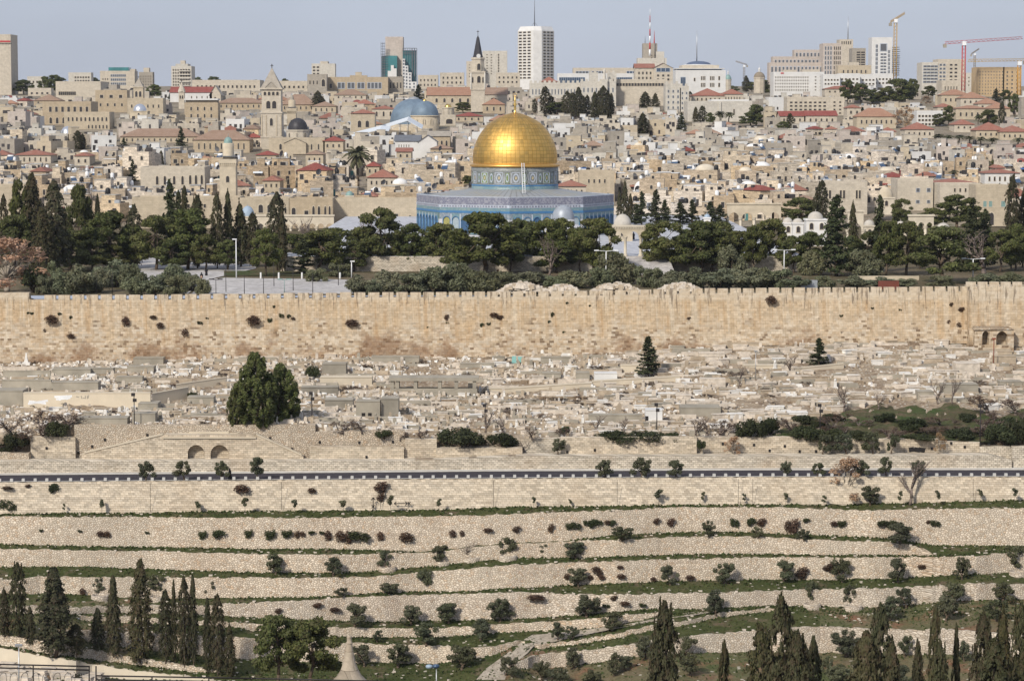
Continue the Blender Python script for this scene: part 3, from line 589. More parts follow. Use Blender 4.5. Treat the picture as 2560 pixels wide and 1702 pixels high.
CT = [(700, 600), (745, 566), (800, 512), (850, 468), (900, 434), (1000, 378), (1100, 332), (1200, 297), (1300, 270), (1450, 247), (1600, 235), (1900, 223), (2400, 216), (3500, 228), (9000, 262)]
def zc(D): return P(1280, ip(D, CT), D).z
def D_city(py):                   # distance at which the city's ground shows at a pixel row
    for (d0, y0), (d1, y1) in zip(CT, CT[1:]):
        if y0 >= py >= y1: return d0 + (d1 - d0) * (y0 - py) / (y0 - y1)
    return 745 if py > 560 else 2300
mb = MB(); ds = [744, 780, 820, 870, 940, 1020, 1120, 1230, 1350, 1500, 1700, 2000, 2400, 3000, 3600, 5000, 9000]
for d0, d1 in zip(ds, ds[1:]):
    for k in range(-6, 6):
        w0, w1 = d0 * .09, d1 * .09
        mb.face(((k * w0, d0, zc(d0)), ((k + 1) * w0, d0, zc(d0)), ((k + 1) * w1, d1, zc(d1)), (k * w1, d1, zc(d1))), 0, True)
struct(mb.build('city_hill', M['cityground']))
# ================================================================ vegetation: each kind is one trunk mesh and one crown mesh, many small leaf faces
def leaf_mat(name, c0, c1, c2=None, tr=.25):
    t = NT(name, .75, 0, .15); f = t.island(); c = t.mix(f, c0, c1)
    if c2: c = t.mix(t.ramp(t.noise(t.pos(), 1.1, 3), .5, .62), c, c2)
    c = t.mix(1.0, c, t.objcol(), 'MULTIPLY')
    M[name] = t.done(c)
    tl = t.n('BsdfTranslucent', {'Color': c}); ms = t.n('MixShader', {0: tr, 1: t.b.outputs[0], 2: tl.outputs[0]})
    t.t.links.new(ms.outputs[0], t.t.nodes['Material Output'].inputs[0]); return M[name]
leaf_mat('cypress_leaf', (.046, .050, .026), (.092, .088, .046), (.085, .068, .042))
leaf_mat('pine_leaf', (.060, .080, .026), (.160, .170, .060), (.100, .100, .046))
leaf_mat('olive_leaf', (.070, .080, .044), (.145, .152, .098), (.098, .098, .058))
leaf_mat('darkbush_leaf', (.040, .052, .025), (.085, .096, .045), None)
leaf_mat('rust_leaf', (.30, .19, .11), (.44, .29, .18), (.33, .25, .18))
leaf_mat('brown_leaf', (.075, .045, .032), (.14, .09, .062), None)
leaf_mat('palm_leaf', (.075, .082, .045), (.135, .135, .08), None)
leaf_mat('grass_leaf', (.042, .066, .020), (.095, .11, .042), None)
plain('bark', (.12, .09, .065), .95, 0, .3, 2); plain('pale_bark', (.30, .26, .21), .95, 0, .25, 2); plain('twig', (.17, .135, .115), .95, 0, .3, 2)
NR = np.random.default_rng(11)
def leaves(cent, size, nrm=None, asp=1.6, jit=.35, up=0.0):
    """one quad per centre, loosely facing nrm"""
    n = len(cent); d = NR.normal(size=(n, 3)); d /= np.linalg.norm(d, axis=1, keepdims=True)
    if nrm is not None: d = d * .8 + nrm; d /= np.linalg.norm(d, axis=1, keepdims=True) + 1e-9
    a = np.cross(d, NR.normal(size=(n, 3)) + np.array([0, 0, up])); a /= np.linalg.norm(a, axis=1, keepdims=True) + 1e-9
    if up:                        # long axis towards the sky
        a = np.tile(np.array([0, 0, 1.0]), (n, 1)) + NR.normal(size=(n, 3)) * .7; a -= d * np.sum(a * d, axis=1, keepdims=True); a /= np.linalg.norm(a, axis=1, keepdims=True) + 1e-9
    b = np.cross(d, a); s = size * (1 + jit * NR.normal(size=(n, 1))).clip(.4, 1.8)
    a = a * s * asp * .5; b = b * s * .5
    return np.stack([cent - a, cent - b * .9, cent + a, cent + b * .9], axis=1).reshape(-1, 3)
def leaf_mesh(name, quads, mat):
    n = len(quads) // 4; me = bpy.data.meshes.new(name)
    me.vertices.add(n * 4); me.vertices.foreach_set('co', quads.astype(np.float32).ravel())
    me.loops.add(n * 4); me.loops.foreach_set('vertex_index', np.arange(n * 4, dtype=np.int32))
    me.polygons.add(n); me.polygons.foreach_set('loop_start', np.arange(0, n * 4, 4, dtype=np.int32)); me.polygons.foreach_set('loop_total', np.full(n, 4, dtype=np.int32))
    me.materials.append(M[mat]); me.update(calc_edges=True); return me
def blobs(cl, per, size, **kw):   # clumps: (x, y, z, rx, ry, rz)
    C, Nn = [], []
    for x, y, z, rx, ry, rz in cl:
        n = int(per * (rx * ry + rx * rz + ry * rz) / 3) + 20
        d = NR.normal(size=(n, 3)); d /= np.linalg.norm(d, axis=1, keepdims=True); r = NR.uniform(.35, 1.0, size=(n, 1)) ** .5 * NR.uniform(.8, 1.12, size=(n, 1))
        C.append(np.array([x, y, z]) + d * r * np.array([rx, ry, rz])); Nn.append(d)
    return leaves(np.concatenate(C), size, np.concatenate(Nn), **kw)
def limb(b, p, q, r0, r1, seg=3, wob=.12):
    p, q = Vector(p), Vector(q); L_ = (q - p).length; pts = [p]
    for i in range(1, seg): pts.append(p.lerp(q, i / seg) + Vector((R.uniform(-1, 1), R.uniform(-1, 1), R.uniform(-.5, .5))) * L_ * wob * .5)
    pts.append(q)
    for i in range(seg): b.tube(pts[i], pts[i + 1], r0 + (r1 - r0) * i / seg, r0 + (r1 - r0) * (i + 1) / seg, 5)
    return pts
KIND = {}                         # kind -> list of (trunk mesh, crown mesh, height, width)
def reg(kind, tm, cm, h, w):      # true size of the crown, a few stray leaves aside
    me = cm or tm; v = np.empty(len(me.vertices) * 3, np.float32); me.vertices.foreach_get('co', v); v = v.reshape(-1, 3)
    if kind not in ('wallbush', 'drybush'): h = float(np.percentile(v[:, 2], 99.7))
    w = float(np.ptp(np.percentile(v[:, 0], (1, 99))) + np.ptp(np.percentile(v[:, 1], (1, 99)))) / 2
    KIND.setdefault(kind, []).append((tm, cm, h, w))
for v in range(6):                # cypress: tall spindle of upright flame-like sprays
    h, r = 16.0, 2.1 + .15 * v; C = []; Nn = []
    spr = 300
    for k in range(spr):
        t = R.random() ** .85; z0 = .05 * h + t * h * .9; a = R.uniform(0, 6.283)
        prof = (math.sin(math.pi * min(1, (t * .82 + .14)) ** .75)) ** .8 * (1 - .25 * (v % 2) * t) if v < 3 else min(1, (t * 3 + .45)) * (1 - t ** 5) ** .7
        rr = r * prof * R.uniform(.5, 1.2); ln = R.uniform(.6, 1.5) * (1 - t * .35); n = 24
        u = NR.random(n); rad = .36 * (1 - u * .7)
        d = NR.normal(size=(n, 2)); d /= np.linalg.norm(d, axis=1, keepdims=True)
        x = rr * math.cos(a) * (1 - u * .3) + d[:, 0] * rad; y = rr * math.sin(a) * (1 - u * .3) + d[:, 1] * rad; z = np.minimum(z0 + (u - .35) * ln, h)
        C.append(np.stack([x, y, z], 1)); Nn.append(np.stack([np.cos(a) + d[:, 0] * .8, np.sin(a) + d[:, 1] * .8, np.full(n, .25)], 1))
    for k in range(1 if v < 3 else 4):
        top = NR.random((120, 1)); o_ = np.array([[R.uniform(-1, 1), R.uniform(-1, 1)]]) * (0 if v < 3 else .9); C.append(np.concatenate([o_ + NR.normal(size=(120, 2)) * .24 * (1.05 - top), h * (.84 + R.uniform(.06, .17) * top)], 1)); Nn.append(NR.normal(size=(120, 3)))
    q = leaves(np.concatenate(C), .25, np.concatenate(Nn), asp=1.7, up=1.0)
    b = MB(); limb(b, (0, 0, 0), (0, 0, h * .8), .28, .06)
    for k in range(8): z = R.uniform(.15, .6) * h; a = R.uniform(0, 6.28); limb(b, (0, 0, z), (r * .6 * math.cos(a), r * .6 * math.sin(a), z + 2), .08, .03, 2)
    reg('cypress', b.mesh('trunk', [M['bark']]), leaf_mesh('crown', q, 'cypress_leaf'), h, 2 * r)
for v in range(5):                # Aleppo pine: leaning trunk, broad dome of flattened clumps with gaps
    h, w = 11.0, 10.0; cl = []; b = MB(); lean = R.uniform(-1.2, 1.2); top = (lean, R.uniform(-.5, .5), h * .62)
    tp = limb(b, (0, 0, 0), top, .34, .2, 4, .1)
    for k in range(40):
        u = R.random(); z = h * (.24 + .70 * u); env = w * .44 * math.sin(math.pi * min(1, .30 + .62 * u)) ** .8; a = R.uniform(0, 6.283); rr = env * math.sqrt(R.uniform(.12, 1)); s = R.uniform(.75, 1.45)
        x, y = lean * .7 + rr * math.cos(a), rr * math.sin(a); cl.append((x, y, z, s * 1.12, s * 1.12, s * .72))
        if k < 14: limb(b, tp[R.choice((2, 3, 4))], (x, y, z - .2), .11, .04, 3, .2)
    cl.append((lean, 0, h * .9, 1.5, 1.5, .8))
    reg('pine', b.mesh('trunk', [M['bark']]), leaf_mesh('crown', blobs(cl, 170, .30, asp=1.7), 'pine_leaf'), h, w)
for v in range(6):                # olive: short twisted trunk, loose silvery crown
    h, w = 5.2, 5.2; cl = []; b = MB(); nb = R.choice((2, 2, 3)); base = limb(b, (0, 0, 0), (R.uniform(-.3, .3), 0, 1.1), .26, .2, 2, .2)
    for k in range(nb):
        a = R.uniform(0, 6.28); e = (base[-1].x + 1.1 * math.cos(a), .9 * math.sin(a), 2.7); m_ = limb(b, base[-1], e, .15, .08, 3, .25)
        for j in range(5):
            a2 = R.uniform(0, 6.28); p = (e[0] + R.uniform(.3, 1.35) * math.cos(a2), e[1] + R.uniform(.3, 1.35) * math.sin(a2), R.uniform(1.6, 4.6)); limb(b, e, p, .06, .02, 2, .3); s = R.uniform(.45, .95); cl.append((*p, s, s, s * .85))
    for k in range(12): a = R.uniform(0, 6.28); u = R.random(); rr = 2.0 * math.sqrt(R.random()) * math.sin(math.pi * (.2 + .65 * u)); cl.append((rr * math.cos(a), rr * math.sin(a), 1.3 + 3.5 * u, .55, .55, .6))
    reg('olive', b.mesh('trunk', [M['bark']]), leaf_mesh('crown', blobs(cl, 330, .16, asp=2.2, jit=.5), 'olive_leaf'), h, w)
for v in range(4):                # olive seen as a dense bush, foliage to the ground
    h, w = 4.0, 5.0; cl = []; b = MB()
    for k in range(26):
        a = R.uniform(0, 6.28); rr = math.sqrt(R.random()) * w * .40; s = R.uniform(.5, .9); z = h * R.uniform(.18, .86) * (1 - .45 * (rr / (w * .5)) ** 2); cl.append((rr * math.cos(a), rr * math.sin(a), z, s, s, s * .95))
        if k < 9: limb(b, (0, 0, 0), (rr * .8 * math.cos(a), rr * .8 * math.sin(a), z), .09, .03, 2, .25)
    reg('olivebush', b.mesh('trunk', [M['bark']]), leaf_mesh('crown', blobs(cl, 300, .17, asp=2.1, jit=.5), 'olive_leaf'), h, w)
for v in range(4):                # dense low shrub / hedge mass
    h, w = 3.0, 4.5; cl = []; b = MB()
    for k in range(16):
        a = R.uniform(0, 6.28); rr = math.sqrt(R.random()) * w * .36; s = R.uniform(.5, .95); z = R.uniform(.35, .75) * h * (1 - .4 * (rr / (w * .5)) ** 2); cl.append((rr * math.cos(a), rr * math.sin(a), z, s * 1.1, s * 1.1, s)); limb(b, (0, 0, 0), (rr * .7 * math.cos(a), rr * .7 * math.sin(a), z * .7), .06, .02, 2, .2)
    reg('shrub', b.mesh('stem', [M['bark']]), leaf_mesh('foliage', blobs(cl, 300, .17, asp=1.7), 'darkbush_leaf'), h, w)
for v in range(3):                # conifer: tiers of drooping boughs
    h, w = 10.0, 5.6; C = []; Nn = []; b = MB(); limb(b, (0, 0, 0), (0, 0, h * .97), .22, .03, 4, .02)
    for k in range(58):
        t = (k + R.random()) / 58; z = h * (.07 + .9 * t); L_ = w * .5 * (1 - t) ** .8 * R.uniform(.65, 1.1) + .15; a = R.uniform(0, 6.283); n = int(28 + 60 * (1 - t)); u = NR.random(n)
        e = Vector((L_ * math.cos(a), L_ * math.sin(a), z + L_ * .12)); b.tube((0, 0, z), e, .05, .015, 4)
        wd = NR.normal(size=n) * (.12 + .22 * (1 - np.abs(u - .5) * 2)) * (1 + L_ * .2)
        C.append(np.stack([u * L_ * math.cos(a) - wd * math.sin(a), u * L_ * math.sin(a) + wd * math.cos(a), z + u * L_ * .12 - np.abs(wd) * .4 + NR.normal(size=n) * .07], 1)); Nn.append(np.tile(np.array([.3 * math.cos(a), .3 * math.sin(a), .8]), (n, 1)))
    reg('conifer', b.mesh('trunk', [M['bark']]), leaf_mesh('crown', leaves(np.concatenate(C), .27, np.concatenate(Nn), asp=1.8), 'darkbush_leaf'), h, w)
def bare(kind, nleaf, leafmat, bark, n, w=6.0, h=7.5, leafsize=.16):
    for v in range(n):
        b = MB(); C = []
        def grow(p, d, L_, r, lv):
            q = p + d * L_; m_ = limb(b, p, q, r, r * .62, 2, .18)
            if lv >= 2: C.extend([list(p.lerp(q, R.random()) + Vector((R.uniform(-.2, .2), R.uniform(-.2, .2), R.uniform(-.2, .2)))) for _ in range(nleaf)])
            if lv < 4:
                for _ in range(3 if lv else 4):
                    e = (d + Vector((R.uniform(-.8, .8), R.uniform(-.8, .8), R.uniform(-.1, .65)))).normalized(); grow(q if R.random() < .7 else m_[1], e, L_ * R.uniform(.6, .85), max(.012, r * .55), lv + 1)
        grow(Vector((0, 0, 0)), Vector((R.uniform(-.1, .1), R.uniform(-.1, .1), 1)).normalized(), h * .27, .2, 0)
        V = np.array(b.v); hh = V[:, 2].max(); ww = max(np.ptp(V[:, 0]), np.ptp(V[:, 1]))
        cm = leaf_mesh('crown', leaves(np.array(C), leafsize, asp=1.5, jit=.5), leafmat) if nleaf else None
        reg(kind, b.mesh('trunk' if cm else 'branches', [M[bark]]), cm, hh, ww)
bare('bare', 0, None, 'twig', 4); bare('scrub', 3, 'brown_leaf', 'twig', 2, leafsize=.14)
for v in range(2):                # tree in thin autumn leaf: forked pale trunk, airy crown down to a low skirt
    h, w = 8.0, 7.0; cl = []; b = MB(); base = limb(b, (0, 0, 0), (.1, 0, 2.2), .24, .17, 2, .1)
    for k in range(34):
        u = R.random(); a = R.uniform(0, 6.28); rr = w * .45 * math.sin(math.pi * (.25 + .68 * u)) * math.sqrt(R.random()); p = (rr * math.cos(a), rr * math.sin(a), 1.6 + 6.1 * u); limb(b, base[-1], p, .07, .015, 3, .25); s = R.uniform(.45, .85); cl.append((*p, s, s, s))
    reg('autumn', b.mesh('trunk', [M['pale_bark']]), leaf_mesh('crown', blobs(cl, 105, .19, asp=1.5, jit=.5), 'rust_leaf'), h, w)
for v in range(2):                # date palm
    h, w = 10.0, 6.5; b = MB(); limb(b, (0, 0, 0), (.2, 0, h * .72), .3, .26, 5, .03); Q = []
    for k in range(46):
        a = R.uniform(0, 6.283); el = R.uniform(-.9, 1.25); L_ = 3.5; pts = []
        for i in range(7):
            u = i / 6; rr = L_ * u * math.cos(el) * (1 - .12 * u); z = h * .72 + L_ * u * math.sin(el) - 1.7 * u * u * (1 if el > 0 else .4); pts.append((.2 + rr * math.cos(a), rr * math.sin(a), z))
        for i in range(6):
            wd = .34 * math.sin(math.pi * (i + .7) / 7.2) + .06; sx, sy = -math.sin(a) * wd, math.cos(a) * wd; p, q = pts[i], pts[i + 1]
            for sg in (1, -1): Q += [p, (p[0] + sg * sx, p[1] + sg * sy, p[2] - .22), (q[0] + sg * sx, q[1] + sg * sy, q[2] - .22), q]
    reg('palm', b.mesh('trunk', [M['bark']]), leaf_mesh('crown', np.array(Q), 'palm_leaf'), h, w)
for v in range(2):                # pepper tree: heavy weeping crown to the ground
    h, w = 13.0, 8.0; cl = []; b = MB(); limb(b, (0, 0, 0), (0, 0, h * .6), .5, .2, 3, .08)
    for k in range(210):
        t = R.random(); a = R.uniform(0, 6.28); rr = w * .45 * math.sin(math.pi * min(1, t * .8 + .18)) ** .7 * math.sqrt(R.random()); s = R.uniform(.22, .5); cl.append((rr * math.cos(a), rr * math.sin(a), h * (.05 + .9 * t), s, s, s * 2.3))
    for k in range(10): limb(b, (0, 0, h * .45), cl[k][:3], .14, .04, 3, .15)
    reg('pepper', b.mesh('trunk', [M['bark']]), leaf_mesh('crown', blobs(cl, 300, .2, asp=2.6), 'pine_leaf'), h, w)
for v in range(3):                # sapling: thin stem, tuft on top
    h, w = 3.2, 1.2; b = MB(); b.tube((0, 0, 0), (.05, 0, h * .8), .035, .02, 5); cl = [(R.uniform(-.25, .25), R.uniform(-.25, .25), h * R.uniform(.5, .92), .22, .22, .3) for _ in range(7)]
    for c_ in cl: b.tube((.02, 0, h * .5), c_[:3], .015, .008, 4)
    reg('sapling', b.mesh('stem', [M['pale_bark']]), leaf_mesh('crown', blobs(cl, 700, .13), 'olive_leaf'), h, w)
for kind, mat in (('wallbush', 'darkbush_leaf'), ('drybush', 'brown_leaf')):
    for v in range(3):            # a caper bush hanging from a wall joint
        cl = [(0, -.25, 0, .5, .3, .45)] + [(R.uniform(-.35, .35), -.25, R.uniform(-.55, .3), .28, .2, .32) for _ in range(6)]
        reg(kind, None, leaf_mesh('foliage', blobs(cl, (900 if v % 2 else 600) if kind == 'wallbush' else 380, .10, asp=1.9), mat), 1.2, 1.1)
TREE_NAME = {'cypress': ('cypress_tree', 'cypress'), 'pine': ('pine_tree', 'pine tree'), 'olive': ('olive_tree', 'olive tree'), 'olivebush': ('olive_tree', 'olive tree'), 'shrub': ('shrub', 'shrub'), 'conifer': ('conifer_tree', 'conifer'), 'bare': ('bare_tree', 'bare tree'), 'autumn': ('autumn_tree', 'tree'), 'scrub': ('scrub_bush', 'bush'), 'palm': ('palm_tree', 'palm tree'), 'pepper': ('weeping_tree', 'tree'), 'sapling': ('sapling', 'sapling'), 'wallbush': ('wall_shrub', 'shrub'), 'drybush': ('wall_shrub', 'shrub')}
PART2 = {'shrub': ('stem', 'foliage')}
def plant(kind, base, h, w, label, group=None, tint=None, at=None, var=None):
    tm, cm, h0, w0 = KIND[kind][R.randrange(len(KIND[kind])) if var is None else var]; nm, cat = TREE_NAME[kind]
    rz = 0.0 if kind in ('wallbush', 'drybush') else R.uniform(0, 6.28)
    t = (tint or 1.0) * R.uniform(.82, 1.18) if not isinstance(tint, tuple) else tint; colr = (t * R.uniform(.95, 1.07), t, t * R.uniform(.9, 1.05), 1) if not isinstance(t, tuple) else (*t, 1)
    if tm is None or cm is None:
        o = put(nm, cm or tm, None, base, (w / w0, w / w0, h / h0), rz); o.color = colr; return tag(o, label, cat, group, at=at)
    root = thing(nm, label, cat, base, rz, group, (w / w0, w / w0, h / h0), at=at)
    a, b = PART2.get(kind, ('stem' if kind == 'sapling' else 'trunk', 'crown'))
    put(a, tm, root); o = put(b, cm, root); o.color = colr; return root
def px_tree(kind, px, yt, yb, wpx, label, group=None, D=None, tint=None, var=None, sink=.1):
    """a tree standing where its foot shows at (px, yb), as tall and wide as it shows"""
    base = GP(px, yb) if D is None else P(px, yb, D); d = base.y
    topz = P(px, yt, d).z; h = max(.3, topz - base.z); base.z -= sink
    return plant(kind, base, h + sink, wpx / F * d * (.86 if kind == 'olive' else 1), label, group, tint, at=(px, (yt + yb) / 2), var=var)
# ---------------------------------------------------------------- trees on the terraces
def bunch(kind, rows, label, group, **kw):
    for r_ in rows: px_tree(kind, *r_[:4], r_[4] if len(r_) > 4 else label, group, **kw)
gt = 'olive trees on the terraces'
bunch('olive', [(364, 1153, 1203, 42), (460, 1152, 1199, 42), (552, 1152, 1199, 38), (642, 1143, 1198, 40), (1513, 1150, 1197, 50), (1606, 1143, 1196, 50), (1690, 1150, 1195, 44), (1963, 1152, 1193, 32), (2043, 1157, 1193, 34), (2150, 1150, 1192, 45), (2215, 1142, 1192, 35), (2293, 1150, 1192, 40)], 'small olive tree standing on the road kerb', 'olive trees along the road', D=D_EDGE + .35)
px_tree('autumn', 2118, 1142, 1262, 104, 'tree with rust-brown autumn leaves before the road wall', None)
px_tree('bare', 2275, 1145, 1262, 74, 'tall leafless pale tree before the road wall', None)
px_tree('olive', 2175, 1215, 1263, 44, 'dense dark olive beside the rust-leaved tree', gt, tint=.7)
px_tree('shrub', 25, 1243, 1286, 56, 'round dark bush at the foot of the road wall near the frame edge', None)
bunch('sapling', [(255, 1248, 1286, 14), (494, 1253, 1283, 18), (613, 1243, 1288, 16), (737, 1248, 1286, 14), (858, 1250, 1283, 18), (977, 1237, 1287, 18), (1098, 1246, 1282, 12), (1334, 1241, 1271, 10), (1647, 1222, 1267, 22), (1757, 1229, 1264, 12), (1860, 1233, 1264, 10), (1964, 1231, 1264, 12), (2060, 1238, 1268, 14), (2250, 1227, 1268, 14), (2344, 1225, 1267, 12), (2450, 1222, 1256, 12), (2536, 1219, 1258, 14), (160, 1258, 1286, 8), (1425, 1247, 1268, 9)], 'thin young sapling before the tall road wall', 'saplings in front of the road wall')
ring = []
OL = [(690, 1383, 1437, 56, 'twin-trunked olive tree with a ragged crown'), (832, 1392, 1438, 56, 'broad dark bushy olive tree on a low strip'), (965, 1375, 1424, 38), (1103, 1363, 1410, 46), (1268, 1343, 1395, 46), (1360, 1360, 1392, 24), (1440, 1355, 1397, 56), (1555, 1317, 1351, 52, 'ragged two-lobed olive tree on the upper strip'), (1772, 1300, 1345, 34), (1893, 1317, 1350, 34), (2010, 1322, 1352, 34), (2250, 1307, 1358, 70, 'large loose dark olive where the rubble wall tapers off'),
      (1064, 1420, 1478, 42), (972, 1457, 1485, 46), (853, 1468, 1493, 34), (250, 1442, 1489, 38), (390, 1437, 1485, 46), (525, 1450, 1489, 36), (1446, 1420, 1467, 46), (1675, 1412, 1463, 52), (1810, 1405, 1460, 55), (1960, 1400, 1453, 52), (2105, 1397, 1456, 56), (2245, 1395, 1457, 46), (2405, 1392, 1448, 44), (2540, 1365, 1432, 64),
      (887, 1508, 1566, 60, 'tall rounded grey-green olive before the greyish wall'), (1028, 1512, 1562, 54), (1122, 1508, 1558, 58), (1250, 1497, 1555, 68), (1466, 1485, 1543, 68), (1790, 1475, 1537, 60), (2028, 1453, 1512, 38), (2128, 1462, 1518, 36), (2385, 1457, 1512, 52), (2505, 1455, 1505, 62), (2265, 1470, 1522, 44),
      (1065, 1555, 1613, 70, 'wide loose olive on the grass above the track fork'), (1200, 1545, 1600, 62), (1395, 1553, 1602, 42), (1430, 1565, 1600, 34), (1530, 1528, 1577, 60), (2225, 1490, 1549, 62), (2365, 1490, 1552, 56), (2490, 1498, 1552, 62), (943, 1575, 1606, 32),
      (910, 1612, 1667, 52), (995, 1610, 1669, 64), (1155, 1615, 1674, 70), (1265, 1640, 1690, 52), (1435, 1618, 1672, 52), (1535, 1630, 1690, 42), (1565, 1640, 1676, 44), (1615, 1590, 1650, 58), (1715, 1590, 1640, 46), (1725, 1630, 1688, 52), (2115, 1573, 1642, 72), (2262, 1588, 1642, 40), (2005, 1605, 1640, 26), (1355, 1650, 1702, 50), (1400, 1668, 1716, 60), (1480, 1672, 1718, 56), (2090, 1665, 1716, 80), (2250, 1660, 1720, 50), (2070, 1640, 1690, 30), (2410, 1600, 1655, 40)]
bunch('olive', OL, 'grey-green olive tree on a grassy terrace strip', gt)
pl = MB(); pl.lathe([(1.35, 0), (1.3, .75), (1.0, .8), (.95, .55), (.0, .55)], 14); me_pl = pl.mesh('stone_planter', [M['rubble_fine']])
for x, y in ((968, 1426), (1106, 1412), (1180, 1401), (1270, 1398), (250, 1497), (395, 1500), (2030, 1519), (2133, 1523), (2545, 1438)):
    q = GP(x, y); tag(put('stone_planter', me_pl, None, q - Vector((0, 0, .25)), (1, 1, 1.15)), 'round dry-stone ring planter at the foot of a tree', 'planter', 'stone ring planters', at=(x, y))
px_tree('bare', 1175, 1352, 1400, 38, 'small leafless olive in a round stone planter', gt)
gc = 'cypress row by the boundary wall'
bunch('cypress', [(12, 1470, 1590, 30), (47, 1405, 1592, 48), (76, 1515, 1612, 26), (137, 1420, 1642, 80), (190, 1560, 1640, 44), (245, 1520, 1625, 34), (285, 1440, 1645, 38), (353, 1400, 1662, 60), (415, 1475, 1657, 36), (436, 1450, 1657, 18), (462, 1440, 1668, 36), (484, 1438, 1662, 24), (520, 1495, 1682, 26), (545, 1487, 1688, 38), (575, 1560, 1692, 30)], 'dark slender cypress beside the boundary wall', gc)
for px, yt, yb, w, var in ((695, 1537, 1712, 110, 1), (780, 1550, 1716, 125, 3), ):
    px_tree('pine', px, yt, yb, w, 'dense dark green pine beside the stone cone', 'pines beside the stone cone', D=296, tint=.85, var=var)
gf_ = 'large cypresses in the foreground'
for px, yt, w, D in ((1660, 1502, 78, 236), (1645, 1540, 50, 240), (1808, 1603, 36, 240), (1950, 1490, 92, 232), (1900, 1560, 80, 236), (1990, 1580, 70, 228), (2030, 1593, 50, 240), (2195, 1515, 70, 236), (2160, 1580, 90, 230), (2225, 1600, 60, 228), (2290, 1603, 42, 240), (2333, 1515, 40, 238), (2345, 1600, 50, 232), (2385, 1563, 26, 242), (2452, 1535, 62, 236), (2500, 1527, 60, 238), (2545, 1508, 60, 236), (2480, 1600, 90, 228), (2560, 1600, 70, 230)):
    px_tree('cypress', px, yt, 1990, w * 1.12, 'tall brownish-green cypress in the foreground', gf_, D=D, tint=1.15, var=R.choice((3, 4, 5, 3, 4, 5, 1)) if w > 45 else None)
# caper bushes hanging on the walls
def wb(kind, x, y, w, h, D, label, group): plant(kind, P(x, y, D - .02), h / F * D, w / F * D * 1.15, label, group, at=(x, y))
for x, y, w, h, k in [(103, 1325, 7, 7, 0), (200, 1326, 7, 7, 0), (252, 1331, 14, 16, 1), (268, 1332, 12, 18, 1), (368, 1330, 7, 7, 0), (507, 1335, 14, 22, 0), (550, 1332, 20, 22, 0), (622, 1332, 14, 22, 0), (676, 1334, 18, 26, 0), (718, 1332, 18, 20, 0), (744, 1333, 10, 18, 1), (756, 1332, 10, 16, 1), (781, 1330, 11, 10, 0), (805, 1330, 9, 9, 0), (822, 1334, 14, 24, 1), (853, 1335, 18, 26, 1), (872, 1338, 15, 32, 1), (898, 1335, 32, 26, 0), (953, 1336, 13, 22, 1), (1016, 1337, 24, 28, 1), (1133, 1330, 13, 18, 1), (1156, 1330, 9, 15, 1), (1220, 1322, 17, 11, 1), (1292, 1320, 14, 15, 1), (1378, 1317, 11, 22, 1), (1424, 1313, 14, 18, 0), (1440, 1311, 16, 20, 0), (1468, 1305, 13, 14, 0), (1485, 1306, 17, 24, 0), (1497, 1303, 12, 14, 0), (1520, 1303, 12, 11, 1), (1533, 1306, 11, 18, 0), (1642, 1300, 12, 15, 1), (1678, 1302, 14, 20, 1), (1836, 1303, 14, 24, 0), (1880, 1302, 15, 22, 0), (1904, 1302, 15, 20, 1), (1970, 1310, 13, 34, 1), (1985, 1312, 18, 40, 1), (2017, 1299, 11, 12, 0), (2086, 1306, 14, 12, 1), (2104, 1307, 15, 17, 0), (2210, 1306, 20, 16, 0), (2232, 1308, 19, 21, 0), (2320, 1303, 7, 9, 1), (2337, 1305, 16, 16, 0)]:
    a_, b_, d_ = column(x)[1]; wb('drybush' if k else 'wallbush', x, y, w, h, d_ - .02 * (y - a_), 'dry brown caper bush on the broad wall' if k else 'green caper bush on the broad wall', 'caper bushes on the terrace walls')
for x, y, w, h, k, i in [(1418, 1438, 11, 14, 1, 3), (1493, 1420, 18, 15, 1, 3), (1500, 1433, 11, 12, 1, 3), (1506, 1440, 12, 12, 1, 3), (1476, 1440, 9, 14, 1, 3), (1550, 1415, 11, 10, 1, 3), (1553, 1437, 15, 15, 1, 3), (1635, 1445, 12, 11, 1, 3), (1725, 1440, 16, 14, 1, 3), (2005, 1427, 22, 28, 1, 3), (2067, 1416, 15, 14, 1, 3), (2083, 1412, 20, 24, 1, 3), (2303, 1413, 15, 11, 1, 3), (1340, 1489, 30, 16, 1, 4), (1535, 1492, 12, 12, 1, 4), (1562, 1505, 18, 12, 1, 4), (1607, 1510, 12, 10, 0, 4), (1515, 1512, 12, 10, 0, 4), (795, 1510, 16, 12, 1, 4), (838, 1520, 18, 13, 1, 4), (697, 1524, 12, 14, 1, 4), (208, 1475, 12, 18, 1, 3), (137, 1219, 16, 24, 0, 0), (138, 1211, 11, 9, 0, 0), (20, 1217, 20, 9, 1, 0), (605, 1217, 26, 24, 1, 0), (780, 1223, 14, 16, 1, 0), (955, 1213, 24, 26, 1, 0), (953, 1240, 14, 20, 1, 0), (71, 1213, 10, 8, 1, 0)]:
    a_, b_, d_ = column(x)[i]; wb('drybush' if k else 'wallbush', x, y, w, h, d_ - .02 * (y - a_), 'dry brown caper bush on a stone wall' if k else 'small green caper bush on a stone wall', 'caper bushes on the terrace walls')
